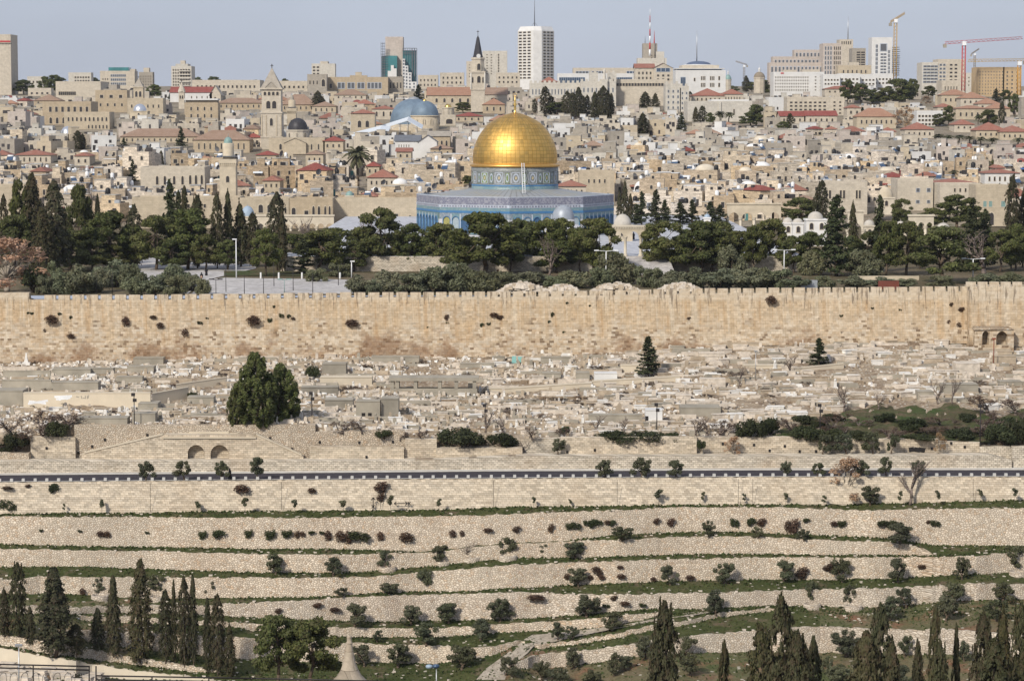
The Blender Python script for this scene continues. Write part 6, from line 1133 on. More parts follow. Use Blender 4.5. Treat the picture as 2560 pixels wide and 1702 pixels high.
def shelter(label, pts, D, dz, name='canopy_roof'):
    (xa, ya), (xb, yb), (xc, yc) = pts; A, B_, C_ = P(xa, ya, D), P(xb, yb, D), P(xc, yc, D); t = thing(name, label, 'canopy', (B_.x, D, B_.z - dz), at=(xb, yb)); o = Vector(t.location); k = Vector((0, 16, 1.5)); u = Vector((0, 0, -.3)); b = MB()
    for p_, q_ in ((A, B_), (B_, C_)): b.hex8([v - o for v in (p_ + u, q_ + u, q_ + k + u, p_ + k + u, p_, q_, q_ + k, p_ + k)])
    b.build('roof_sheet', M['canvas'], t); b = MB()
    for p_ in (A.lerp(B_, .15), B_.lerp(A, .3), B_, B_.lerp(C_, .6)):
        for dy in (.5, 14): b.tube(p_ - o + Vector((0, dy, -.3)), p_ - o + Vector((0, dy, -dz)), .12, .12, 5)
    [b.tube(p_ - o + Vector((0, .3, -.4)), q_ - o + Vector((0, .3, -2.2)), .07, .07, 4) for p_, q_ in ((A, B_), (B_, C_), (B_, A), (C_, B_))]; b.build('truss', M['steel'], t)
shelter('long pale metal shelter roof slanting below the belfry', [(874, 342), (950, 323), (972, 327)], 1030, 6); shelter('pale metal shelter roof with an open truss in front of the great dome', [(952, 322), (1018, 301), (1055, 322)], 1060, 7)
land('gabled_hall', 'white gabled hall with a dark slate roof', 'hall', 988, 1050, 352, 378, 'white_render', D=960, dep=12, roof='gable', rh=14, rmat='slate', wins=[(.1, .6, .3, .7, 5, 1, .2, .6)])
land('gabled_hall', 'white blank gable end of the hall below the great dome', 'hall', 1046, 1092, 354, 378, 'white_render', D=958, dep=12, roof='gabley', rh=16, rmat='slate')
D = 1150; t = land('small_church', 'pale little church with a gold dome and an arched porch', 'church', 1100, 1139, 292, 314, 'cream', D=D, dep=9, wins=[(.3, .9, .2, .9, 1, 1, .7, .8, ME_AWIN)]); Z = lambda y: P(1119, y, D).z - t.location.z
b = MB(); b.lathe([(m_(14, D), Z(293)), (m_(14, D), Z(270))], 8, 0, 0, 4, False); b.lathe([(m_(15.5, D), Z(272)), (m_(15.5, D), Z(269))], 8, 0, 0, 4, False); dr = b.build('octagon', M['cream'], t); b = MB(); plain_dome(b, m_(9, D), m_(9, D), Z(269), 0, 0, 4); b.build('gold_dome', M['gold'], t)
for k in (-1, 0, 1): a = -math.pi / 2 + k * .78; put('arched_window', ME_AWIN, dr, (m_(13.2, D) * math.cos(a), 4 + m_(13.2, D) * math.sin(a), Z(288)), (m_(4, D), 1, m_(13, D)), a + math.pi / 2)
land('round_chapel', 'weathered ochre chapel with round arches below the small gold dome', 'chapel', 1070, 1125, 340, 372, 'ochre', D=985, dep=12, roof='gable', rh=12, rmat='grey_stone', wins=[(.3, .95, .3, .9, 3, 1, .4, .8, ME_AWIN)])
# --- white octagonal high-rise and the long crenellated building
D = 1900; Q = P(1340, 215, D); t = thing('high_rise', 'white octagonal high-rise with a mast on top', 'tower block', (Q.x, D + 14, Q.z - 4), at=(1340, 130)); Z = lambda y: P(1340, y, D).z - t.location.z; EXCL.append((1288, 1392, 206, D, 30)); L2, c2 = m_(34.5, D) / .707, m_(21, D); ph = math.radians(5)
def ringp(sc, z):
    L_, c_ = L2 / 2 * sc, c2 / 2 * sc; out = []
    for k in range(4):
        a = -math.pi / 2 + ph + k * math.pi / 2; n_ = Vector((math.cos(a), math.sin(a), 0)); t_ = Vector((-math.sin(a), math.cos(a), 0)); ap = L_ * 2 * .7071 + c_
        for s_ in (-1, 1): q_ = n_ * ap + t_ * (s_ * c_); out.append((q_.x, q_.y, z))
    return out
b = MB(); rg = [ringp(1, 0), ringp(1, Z(77)), ringp(.86, Z(66))]
for r0, r1 in zip(rg, rg[1:]):
    for k in range(8): k2 = (k + 1) % 8; b.face((r0[k], r0[k2], r1[k2], r1[k]))
b.face(rg[2]); b.build('tower_body', M['white_render'], t); top_ = rg[1]
for k in (7, 1):                  # the two long faces turned to the viewer
    A_, B__ = Vector(top_[k]), Vector(top_[(k + 1) % 8]); d = B__ - A_; an = math.atan2(d.y, d.x)
    for j in range(16):
        for u in ((.14, .42, .72) if k == 7 else (.22, .52, .80)): q_ = A_.lerp(B__, u); put('window', ME_WIN, t, (q_.x, q_.y, Z(81 + j * 7.6) - m_(2, D)), (d.length * .19, 1, m_(3.9, D)), an)
b = MB(); b.tube((-1, 0, Z(66)), (-1, 0, Z(-8)), .45, .12, 6); b.tube((-3.5, 0, Z(66)), (-1, 0, Z(54)), .15, .15, 4); b.tube((1.5, 0, Z(66)), (-1, 0, Z(54)), .15, .15, 4); b.build('mast', M['slate'], t)
for k, (x0, x1, yt, yb, D, lb, nc, nr) in enumerate(((1324, 1452, 212, 246, 1340, 'left wing of the long crenellated white building', 15, 1), (1452, 1540, 208, 262, 1330, 'central gatehouse block of the crenellated white building', 8, 2), (1540, 1670, 214, 264, 1345, 'right wing of the long crenellated white building', 11, 3), (1664, 1702, 214, 280, 1325, 'projecting end tower of the crenellated white building', 3, 4), (1700, 1722, 220, 280, 1335, 'narrow return wing at the end of the crenellated building', 2, 4))):
    land('monastery_wing', lb, 'building', x0, x1, yt, yb, 'white_stone', D=D, dep=18, roof='crenel', wins=[(.03, .97, .12, .95, nc, nr, .28, .45, ME_GWIN)])
for x, lb in ((1484, 'left crenellated turret above the white gatehouse'), (1530, 'right crenellated turret above the white gatehouse')): land('turret', lb, 'turret', x - 11, x + 11, 186, 215, 'white_stone', D=1334, dep=6, roof='crenel', wins=[(.1, .9, .35, .85, 2, 1, .35, .8, ME_AWIN)])
b = MB(); q = P(1511, 215, 1328); b.box(-1.6, 1.6, 0, 2.4, -4, 3.5); b.lathe([(1.0, 3.5), (.8, 5.5), (.5, 6.4), (.75, 7.6), (.45, 8.6), (.05, 9)], 10, 0, 0, 1.2); tag(b.build('rooftop_statue', M['white_stone'], None, q), 'pale stone statue on its plinth between the two white turrets', 'statue')
land('conference_block', 'modern long block with a blue ribbon window behind the crenels', 'building', 1394, 1584, 188, 216, 'white_render', D=1420, dep=20, wins=[(.02, .36, .2, .75, 12, 1, .85, .9, ME_BWIN), (.76, .98, .2, .7, 8, 1, .85, .9, ME_BWIN)])
land('conference_block', 'upper stepped storey of the modern block with grey glazing', 'building', 1433, 1590, 174, 192, 'cream', D=1450, dep=16, wins=[(.04, .5, .2, .95, 9, 1, .8, .8, ME_GWIN), (.85, .99, .2, .9, 3, 1, .8, .8, ME_BWIN)])
land('terrace_deck', 'shaded restaurant deck with a pale roof band above the right wing', 'building', 1538, 1662, 203, 217, 'cream', D=1338, dep=14, wins=[(.02, .98, .35, .95, 16, 1, .8, .85)])
land('gabled_hotel', 'cream hotel block with twin red gables and balconies', 'hotel', 1588, 1636, 170, 204, 'cream', D=1390, dep=16, roof='gable', rh=11, rmat='tile_red', wins=[(.1, .9, .2, .95, 4, 2, .4, .5)])
land('gabled_hotel', 'right twin of the red-gabled hotel with a glazed gable', 'hotel', 1634, 1682, 170, 206, 'cream', D=1388, dep=16, roof='gabley', rh=12, rmat='tile_red', wins=[(.15, .85, .0, .3, 3, 1, .9, .8, ME_BWIN), (.1, .9, .4, .95, 3, 2, .4, .5)])
land('pavilion', 'small red hip-roofed house below the white high-rise', 'house', 1352, 1393, 205, 222, 'cream', D=1390, dep=12, roof='hip', rh=13, rmat='tile_red')
D = 1850; t = land('office_tower', 'grey stepped office tower bristling with antennas', 'tower block', 1608, 1643, 112, 165, 'grey_stone', D=D, dep=16, wins=[(.5, .95, .45, .9, 2, 4, .4, .5)]); h_ = P(1600, 112, D).z - t.location.z
for nm, x0, x1, yt in (('lower_block', 1594, 1666, 146), ('mid_block', 1640, 1660, 130)): child_box(t, nm, 'white_stone', P(x0, 0, D).x - t.location.x, P(x1, 0, D).x - t.location.x, -6 - (yt < 140) * .5, 12 - (yt < 140) * .7, -(yt < 140) * .3, P(1600, yt, D).z - t.location.z)
for x, yt, r_, mt in ((1624, 24, .5, 'white_paint'), (1637, 77, .35, 'crane_red'), (1614, 90, .2, 'slate')):
    b = MB(); X0 = P(x, 0, D).x - t.location.x; zt_ = P(1600, yt, D).z - t.location.z; zb_ = h_ if x != 1624 else h_ * .75
    n = 7
    for k in range(n): b.tube((X0, -7 if x == 1624 else 4, zb_ + (zt_ - zb_) * k / n), (X0, -7 if x == 1624 else 4, zb_ + (zt_ - zb_) * (k + 1) / n), r_ * (1.6 - 1.3 * k / n), r_ * (1.6 - 1.3 * (k + 1) / n), 5, k % 2)
    b.build('antenna', [M['white_paint'], M['crane_red']] if x == 1624 else M[mt], t)
t = land('domed_hall', 'large white hall under a shallow dark blue dome', 'hall', 1689, 1814, 180, 232, 'white_render', D=1420, dep=34, wins=[(.1, .2, .25, .7, 3, 1, .85, .9, ME_BWIN), (.36, .4, .25, .5, 1, 1, .7, .6), (.5, .6, .2, .42, 3, 1, .55, .8), (.5, .6, .52, .75, 3, 1, .55, .8), (.68, .78, .2, .42, 3, 1, .55, .8), (.68, .78, .52, .75, 3, 1, .55, .8), (.84, .9, .2, .42, 1, 1, .5, .8), (.84, .9, .52, .75, 1, 1, .5, .8)])
D = 1420; h_ = P(1700, 180, D).z - t.location.z; w_ = m_(125, D); child_box(t, 'glazed_storey', 'win_blue', -w_ * .46, w_ * .42, 1.5, 30, h_, h_ + m_(7, D)); child_box(t, 'roof_plate', 'white_render', -w_ * .5, w_ * .48, .3, 32, h_ + m_(7, D), h_ + m_(9, D)); child_box(t, 'attic', 'cream', -w_ * .36, w_ * .38, 5, 30, h_ + m_(9, D), h_ + m_(17, D))
b = MB(); b.lathe([(m_(38, D), h_ + m_(17, D)), (m_(37, D), h_ + m_(19, D))], 40, 0, 0, 17); plain_dome(b, m_(31, D), m_(9, D), h_ + m_(19, D), 1, 0, 17, 40); b.build('shallow_dome', [M['white_render'], M['blue_roof']], t)
b = MB(); b.tube((-1, 17, h_ + m_(27, D)), (-1, 17, h_ + m_(106, D)), .35, .1, 5); b.build('mast', M['steel'], t)
def onion(label, px, yt, yb, wpx, D):
    q = P(px, yb, D); r = m_(wpx / 2, D); t = thing('church_cupola', label, 'church', (q.x, D, q.z - 2), at=(px, yt)); H_ = P(px, yt, D).z - q.z + 2; EXCL.append((px - wpx, px + wpx, yb, D, 10)); b = MB(); b.lathe([(r, 0), (r, H_ * .52), (r * 1.1, H_ * .53), (r * 1.1, H_ * .56)], 8, 0, 0, 0, False); b.build('drum', M['cream'], t); b = MB(); plain_dome(b, r * 1.02, H_ * .2, H_ * .56); b.build('cupola_dome', M['copper_green' if wpx < 20 else 'brown_stone'], t); b = MB(); b.lathe([(r * .2, H_ * .74), (r * .2, H_ * .82), (r * .28, H_ * .85), (.05, H_ * .92)], 8); b.tube((0, 0, H_ * .9), (0, 0, H_), .12, .08, 4); b.build('lantern', M['white_render'], t)
    for k in (-1, 0, 1): a = -math.pi / 2 + k * .78; put('arched_window', ME_AWIN, t, (r * .93 * math.cos(a), r * .93 * math.sin(a), H_ * .25), (r * .32, 1, H_ * .18), a + math.pi / 2)
onion('large church cupola with a lantern above dark trees', 1898, 163, 225, 27, 1500); onion('smaller church cupola right of the domed hall', 1820, 172, 225, 16, 1480)
land('museum_block', 'wide windowless pale modern block above palms', 'building', 1719, 1880, 258, 300, 'white_stone', D=1180, dep=26, wins=[(.7, .74, .35, .7, 1, 1, .5, .9)], extra=lambda t, w, d, h, D: (child_box(t, 'upper_block', 'white_render', -w * .12, w * .46, 4, d, h, h + m_(9, D)), child_box(t, 'buttress', 'white_stone', -w * .02, w * .02, -.6, 0, 0, h + .6)))
for a in [('red hip-roofed villa with solar panels beside the domed hall', 1730, 1812, 240, 256, 19, 1290), ('second red hip-roofed villa under the skyline trees', 1806, 1858, 236, 256, 13, 1310)]: land('hip_roofed_building', a[0], 'house', a[1], a[2], a[3], a[4], 'cream', D=a[6], dep=18, roof='hip', rh=a[5], rmat='tile_red', wins=[(.1, .9, .2, .9, 6, 1, .3, .6)])
# --- right-hand skyline
W5 = ME_GWIN
for x0, x1, yt, yb, lb, mt, wn in ((1923, 2060, 160, 195, 'lowest step of the pink stone office block', 'pink_stone', [(.02, .98, .1, .95, 14, 1, .45, .7, W5)]), (1932, 2060, 145, 175, 'middle step of the pink stone office block', 'pink_stone', [(.02, .98, .15, .6, 13, 1, .45, .8, W5)]), (1986, 2062, 128, 160, 'upper step of the pink stone office block', 'pink_stone', [(.02, .98, .12, .55, 8, 1, .45, .8, W5)])):
    land('office_block', lb, 'office block', x0, x1, yt, yb, mt, D=1800 - (195 - yb) * -1.2, dep=14, wins=wn)
land('office_block', 'tall end tower of the pink stone office block', 'office block', 2058, 2103, 112, 192, 'pink_stone', D=1790, dep=22, wins=[(.06, .5, .04, .95, 3, 6, .45, .7, W5), (.56, .98, .04, .95, 4, 6, .5, .7)])
land('tower_block', 'cream tower with a columned crown behind the pink block', 'tower block', 2099, 2132, 102, 168, 'cream', D=1950, dep=18, wins=[(.1, .9, .02, .15, 5, 1, .45, .9)], extra=lambda t, w, d, h, D: (lambda b: (b.tube((2, 6, h), (2, 6, h + m_(60, D)), .5, .12, 5), b.build('mast', M['steel'], t)))(MB()))
land('apartment_building', 'dark-windowed apartment block right of the cream tower', 'apartment building', 2130, 2164, 124, 168, 'grey_stone', D=1850, dep=16, wins=[(.3, .98, .1, .95, 2, 6, .85, .6)])
land('hotel', 'long white hotel front with narrow bays and a signboard', 'hotel', 1934, 2060, 184, 232, 'white_render', D=1480, dep=20, wins=[(.02, .7, .12, .95, 15, 5, .35, .45), (.78, .98, .1, .95, 2, 5, .25, .3)], extra=lambda t, w, d, h, D: (child_box(t, 'roof_pavilion', 'cream', -w * .3, -w * .05, 3, 12, h, h + m_(9, D)), child_box(t, 'roof_pavilion', 'cream', w * .08, w * .42, 3, 12, h, h + m_(10, D)), child_box(t, 'sign', 'crane_red', -w * .36, -w * .3, -.25, -.05, h - m_(1, D), h + m_(2, D))))
D = 1800; t = land('tower_block', 'bright white residential tower beside the yellow crane', 'tower block', 2180, 2230, 97, 190, 'white_render', D=D, dep=18, wins=[(.18, .3, .15, .95, 2, 7, .7, .75, W5), (.78, .9, .3, .95, 2, 6, .6, .75, W5), (.42, .72, .38, .95, 2, 7, .8, .5, W5), (.42, .72, .14, .34, 1, 1, .95, .95, W5)])
h_ = P(0, 97, D).z - t.location.z; b = MB(); X0 = m_(25, D)
for j in range(14): z = h_ - m_(22 + j * 5.3, D); b.box(X0, X0 + m_(18 + (j % 3), D), -1, 12, z, z + .35)
for x in range(0, 18, 4): b.box(X0 + m_(x, D), X0 + m_(x, D) + .3, -1, -.7, h_ - m_(92, D), h_ - m_(28 if x < 9 else 40, D))
b.build('scaffold', M['slate'], t)
land('stone_building', 'cream block with a roof pavilion below the white tower', 'building', 2095, 2178, 167, 190, 'ochre_pale', D=1700, wins=[(.1, .9, .2, .9, 6, 1, .3, .5)], extra=lambda t, w, d, h, D: child_box(t, 'pavilion', 'cream', -w * .15, w * .15, 3, 10, h, h + m_(11, D)))
for i, (x0, x1, yt, yb) in enumerate(((2058, 2100, 190, 218), (2098, 2150, 188, 216), (2142, 2190, 190, 218), (2184, 2232, 188, 216))): land('terrace_house', ['first white terrace house from the long white hotel', 'second white terrace house from the long white hotel', 'third white terrace house, below the cream pavilion block', 'white terrace house at the foot of the yellow crane'][i], 'house', x0, x1, yt, yb, 'white_render', D=1460 + i * 9, dep=14, wins=[(.05, .95, .2, .9, 5, 2, .5, .4)])
def crane(label, px, yt, yb, D, mat, jib, wpx=5, name='tower_crane', jm=None):
    q = P(px, yb, D); t = thing(name, label, 'crane', (q.x, D, q.z), at=(px, (yt + yb) / 2)); w = m_(wpx, D) / 2; H_ = P(px, yt, D).z - q.z; b = MB(); r_ = max(.16, w * .2)
    for sx in (-1, 1):
        for sy in (-1, 1): b.tube((sx * w, sy * w, 0), (sx * w, sy * w, H_), r_, r_, 4)
    n = max(4, int(H_ / (w * 2.4)))
    for k in range(n):
        z0, z1 = H_ * k / n, H_ * (k + 1) / n
        for a_, c_ in (((-w, -w), (w, -w)), ((w, -w), (w, w)), ((w, w), (-w, w)), ((-w, w), (-w, -w))): b.tube((*a_, z0), (*c_, z1), r_ * .6, r_ * .6, 4)
    b.build('mast', M[mat], t); b = MB(); (xa, ya), (xb, yb2) = jib; A = P(xa, ya, D) - q; B_ = P(xb, yb2, D) - q; hh = w * 1.5; n = 16
    for dz, dy in ((0, -w * .6), (0, w * .6), (hh, 0)): b.tube(A + Vector((0, dy, dz)), B_ + Vector((0, dy, dz)), r_ * .8, r_ * .7, 4)
    for k in range(n):
        p_, q_ = A.lerp(B_, k / n), A.lerp(B_, (k + 1) / n); m2 = p_.lerp(q_, .5) + Vector((0, 0, hh))
        for s_ in (-1, 1): b.tube(p_ + Vector((0, s_ * w * .6, 0)), m2, r_ * .5, r_ * .5, 3); b.tube(m2, q_ + Vector((0, s_ * w * .6, 0)), r_ * .5, r_ * .5, 3)
    j = b.build('jib', M[jm or mat], t); b = MB(); e = A if (A.x - 0) ** 2 < (B_.x) ** 2 else B_; b.box(e.x - w, e.x + w, -w, w, e.z - w * 2.2, e.z); b.build('counterweight', M['concrete'], j); child_box(t, 'cab', 'white_paint', -w * 1.2, w * 1.2, -w * 1.8, w, H_ - w * 1.5, H_ + w); return t
crane('yellow tower crane with a short raised jib', 2237, 52, 205, 1750, 'crane_yellow', ((2226, 58), (2262, 36)), 7)
crane('red tower crane with a long level jib', 2408, 108, 228, 1500, 'crane_red', ((2362, 111), (2556, 98)), 8)
crane('small dark red crane with a stubby tilted jib, behind the red crane', 2436, 136, 196, 1900, 'brown_stone', ((2428, 137), (2448, 124)), 4); crane('orange crane at the right frame edge with a faded jib', 2547, 158, 240, 1480, 'crane_orange', ((2420, 155), (2562, 153)), 8, jm='crane_yellow'); crane('small distant brown crane left of the church cupola', 1860, 165, 198, 2100, 'brown_stone', ((1839, 155), (1868, 164)), 4)
for x0, x1, yt, yb, lb, mt, wn in ((2305, 2345, 160, 212, 'apartment block with glass balconies', 'white_stone', [(.08, .98, .05, .95, 4, 6, .85, .55, W5)]), (2345, 2412, 152, 212, 'taller beige apartment block behind the red crane', 'cream', [(.04, .3, .1, .9, 2, 5, .6, .5, W5), (.4, .75, .1, .9, 2, 5, .55, .45)]), (2444, 2510, 172, 242, 'orange stone hotel with rows of small windows', 'orange_stone', [(.04, .98, .06, .95, 9, 8, .3, .4)]), (2508, 2550, 172, 242, 'flank of the orange stone hotel with square windows', 'orange_stone', [(.1, .95, .06, .9, 3, 6, .3, .4)]), (2415, 2446, 186, 222, 'plain white block between the red crane and the orange hotel', 'white_stone', [(.1, .9, .1, .9, 3, 3, .3, .35)]), (2355, 2400, 205, 232, 'cream house with a curved dark roof at the crane foot', 'cream', [(.1, .9, .3, .9, 5, 1, .3, .6)])):
    land('apartment_building' if 'block' in lb else 'building', lb, 'building', x0, x1, yt, yb, mt, D=1600 if yt < 190 else 1520, dep=20, wins=wn)
land('apartment_building', 'long low apartment row with white tanks on its roof', 'apartment building', 1968, 2110, 247, 290, 'cream', D=1240, dep=16, wins=[(.03, .7, .12, .95, 8, 4, .55, .45), (.78, .98, .1, .95, 2, 4, .35, .4)])
land('apartment_building', 'whitish apartment row with balconies beside bare trees', 'apartment building', 2292, 2356, 282, 318, 'white_render', D=1170, dep=14, wins=[(.04, .96, .1, .95, 7, 3, .6, .5)])
for a in [('big salmon hip-roofed mansion with balconies', 2142, 2240, 292, 318, 'ochre_pale', 22, 1130, 'tile_salmon'), ('red hip-roofed house with roof panels and a lantern', 2262, 2335, 324, 345, 'cream', 18, 1070, 'tile_red'), ('red-roofed gabled house left of the twin gable', 1950, 2010, 290, 310, 'cream', 12, 1150, 'tile_crimson'), ('long red-roofed gabled house below the apartment row', 2015, 2092, 289, 312, 'cream', 12, 1148, 'tile_crimson'), ('salmon-roofed long house near the orange hotel', 2354, 2425, 238, 262, 'ochre_pale', 14, 1320, 'tile_salmon'), ('red hip-roofed house right of the salmon long house', 2402, 2465, 246, 264, 'cream', 16, 1300, 'tile_salmon'), ('wide red pyramid roof amid gardens', 2445, 2500, 260, 274, 'cream', 15, 1260, 'tile_salmon'), ('ochre house with two rows of balconies', 2390, 2470, 272, 300, 'ochre_pale', 8, 1220, 'tile_salmon'), ('pale-roofed ochre house at the garden edge', 2470, 2525, 272, 300, 'ochre_pale', 15, 1215, 'tile_salmon'), ('red-roofed house behind dark garden trees', 2386, 2436, 312, 326, 'cream', 13, 1105, 'tile_red'), ('two-gabled bright red-roofed house above the palms', 2440, 2515, 326, 346, 'ochre_pale', 20, 1065, 'tile_red'), ('red-roofed house at the right frame edge above palms', 2500, 2575, 330, 350, 'ochre_pale', 16, 1060, 'tile_red'), ('small red hip roof over a cream house by bare trees', 2344, 2382, 268, 285, 'cream', 9, 1230, 'tile_red'), ('red-roofed long house under the skyline pines', 2062, 2165, 223, 236, 'cream', 8, 1400, 'tile_red'), ('orange-roofed low house at the left of the garden', 2118, 2152, 270, 292, 'cream', 8, 1190, 'tile_red'), ('villa with a red two-tier roof and white veranda posts', 2462, 2550, 433, 462, 'white_render', 10, 860, 'tile_red'), ('small red tower roof on the white veranda villa', 2488, 2512, 420, 432, 'cream', 7, 866, 'tile_red'), ('long red-tiled roofs below the gleaming silver dome', 2335, 2440, 457, 470, 'cream', 9, 800, 'tile_red'), ('red-tiled house right of the golden-domed shrine', 1392, 1465, 466, 492, 'cream', 14, 790, 'tile_red'), ('big orange-red roof left of the golden-domed shrine', 918, 990, 444, 470, 'cream', 20, 830, 'tile_red'), ('dark red pyramid roof behind the date palm', 915, 948, 416, 440, 'ochre_pale', 11, 890, 'tile_crimson'), ('red pyramid-roofed cube house near the white gabled hall', 991, 1028, 379, 400, 'ochre_pale', 9, 930, 'tile_red'), ('stone house with a ribbed brown roof under the round chapel', 1076, 1130, 372, 392, 'ochre', 10, 945, 'tile_brown'), ('brown pyramid-roofed house below the black-domed church', 764, 808, 386, 412, 'ochre_pale', 10, 920, 'tile_brown'), ('red-roofed house left of the black-domed church', 640, 690, 388, 404, 'ochre_pale', 10, 935, 'tile_crimson'), ('little red pyramid roof near the left arched building', 656, 700, 452, 476, 'ochre_pale', 12, 830, 'tile_red'), ('brick-red roofed house below the black dome, right', 808, 858, 353, 376, 'ochre_pale', 12, 985, 'tile_crimson'), ('small pointed red roof house left of the pale arched building', 186, 224, 390, 415, 'cream', 8, 935, 'tile_red')]:
    lb, x0, x1, yt, yb, mt, rh, D, rm = a; land('hip_roofed_building', lb, 'house', x0, x1, yt, yb, mt, D=D, dep=13, roof='gable' if 'gabled' in lb and 'two' not in lb else 'hip', rh=rh, rmat=rm, wins=[(.06, .94, .2, .8, max(2, (x1 - x0) // 14), 1, .3, .6, ME_AWIN if 'house' in lb else ME_WIN)])
# --- monuments along the esplanade
land('madrasa_wall', 'long ochre madrasa front with a striped arched portal', 'building', 830, 1042, 504, 570, 'ochre_pale', D=750, dep=12, wins=[(.18, .34, .55, .85, 2, 1, .3, .75), (.38, .46, .55, .75, 1, 1, .4, .8), (.55, .66, .25, .8, 1, 1, .5, .8, ME_AWIN), (.72, .8, .45, .75, 1, 1, .5, .9), (.88, .96, .5, .7, 1, 1, .3, .7)])
land('madrasa_wall', 'ochre block with tall recessed niches left of the madrasa portal', 'building', 722, 832, 503, 575, 'ochre', D=748, dep=12, wins=[(.02, .2, .2, .5, 1, 1, .5, .8, ME_AWIN), (.3, .5, .3, .62, 1, 1, .45, .8), (.5, .75, .15, .6, 2, 1, .45, .9, ME_AWIN), (.78, .98, .15, .6, 2, 1, .45, .9, ME_AWIN)])
land('madrasa_wall', 'pale ochre building with two shallow arches behind the cypresses', 'building', 596, 724, 502, 575, 'ochre_pale', D=752, dep=12, wins=[(.35, .7, .1, .45, 2, 1, .5, .8, ME_AWIN), (.75, .98, .15, .5, 2, 1, .3, .6, ME_AWIN)])
A_ = arcade('portico', 'long low portico with pointed arches below the madrasa', 640, 835, 541, 612, 722, 9, 'lime_pale', pt=1.05, fr=.25)
land('long_building', 'long pale two-storey building with paired green windows', 'building', 2060, 2168, 462, 520, 'cream', D=775, dep=14, wins=[(.02, .18, .2, .65, 2, 1, .6, .8), (.35, .5, .2, .65, 2, 1, .6, .8), (.72, .86, .2, .65, 2, 1, .6, .8)])
land('stone_building', 'square cream three-storey house with a roof terrace', 'house', 2244, 2332, 455, 530, 'cream', D=785, dep=14, wins=[(.5, .65, .2, .35, 1, 1, .6, .8, ME_GWIN), (.8, .95, .2, .35, 1, 1, .6, .8, ME_GWIN), (.5, .65, .6, .72, 1, 1, .6, .8, ME_GWIN), (.8, .95, .6, .72, 1, 1, .5, .8, ME_GWIN)])
land('stone_building', 'long pale wall house behind the dark pine with small windows', 'building', 2350, 2450, 466, 530, 'cream', D=775, dep=12, wins=[(.3, .7, .05, .25, 3, 1, .3, .7)])
land('stone_building', 'ochre building with green-shuttered windows and an arched door', 'building', 2440, 2518, 470, 570, 'ochre_pale', D=755, dep=12, wins=[(.2, .55, .32, .48, 2, 1, .6, .9, ME_GRWIN), (.75, .98, .32, .48, 1, 1, .6, .9, ME_GRWIN), (.35, .65, .6, .95, 1, 1, .5, .9, ME_AWIN)])
land('stone_building', 'large plain stone house right of the shrine with four small windows', 'house', 1448, 1536, 434, 510, 'ochre_pale', D=830, dep=14, wins=[(.2, .8, .15, .35, 4, 1, .3, .6), (.4, .9, .6, .8, 3, 1, .3, .6)])
land('stone_building', 'ochre plain building behind the left pines', 'building', 330, 600, 500, 575, 'ochre_pale', D=752, dep=12, wins=[(.3, .9, .1, .3, 4, 1, .15, .6)])
land('stone_building', 'sunlit ochre building with a grey dome roof at the left edge', 'building', -30, 70, 470, 560, 'ochre_pale', D=770, dep=12, wins=[(.2, .9, .2, .6, 2, 1, .3, .6)])
# ================================================================ trees of the esplanade and the city
def esp(kind, rows, label, group=None, z=None, **kw):
    for r_ in rows: px_tree(kind, *r_[:4], r_[4] if len(r_) > 4 else label, group, D=ray_z(r_[0], r_[2], ZE if z is None else z), **kw)
ge = 'trees of the esplanade'
esp('cypress', [(12, 487, 668, 26), (40, 450, 660, 22), (82, 435, 668, 58, 'huge broad dark cypress at the left of the esplanade'), (138, 455, 685, 72, 'widest brown-tinged cypress of the esplanade'), (246, 487, 660, 20), (336, 512, 672, 46), (494, 488, 672, 42), (543, 484, 672, 34), (571, 478, 670, 30), (601, 512, 668, 42), (632, 533, 668, 40), (693, 482, 676, 50, 'tall dark cypress left of the leafless plaza tree'), (706, 520, 680, 24), (2528, 438, 672, 40), (2556, 475, 668, 34), (2131, 505, 668, 26), (463, 467, 664, 30), (108, 520, 690, 60)], 'dark tall cypress in the esplanade grove', ge)
esp('conifer', [(426, 453, 660, 60), (448, 480, 664, 44), (2090, 490, 690, 84, 'tallest ragged conifer before the whitewashed domes'), (2198, 492, 680, 52), (2430, 497, 676, 62), (2462, 525, 672, 50), (758, 598, 684, 54, 'dark spreading conifer beside the leafless plaza tree'), (2300, 560, 672, 40)], 'shaggy dark conifer in the esplanade grove', ge)
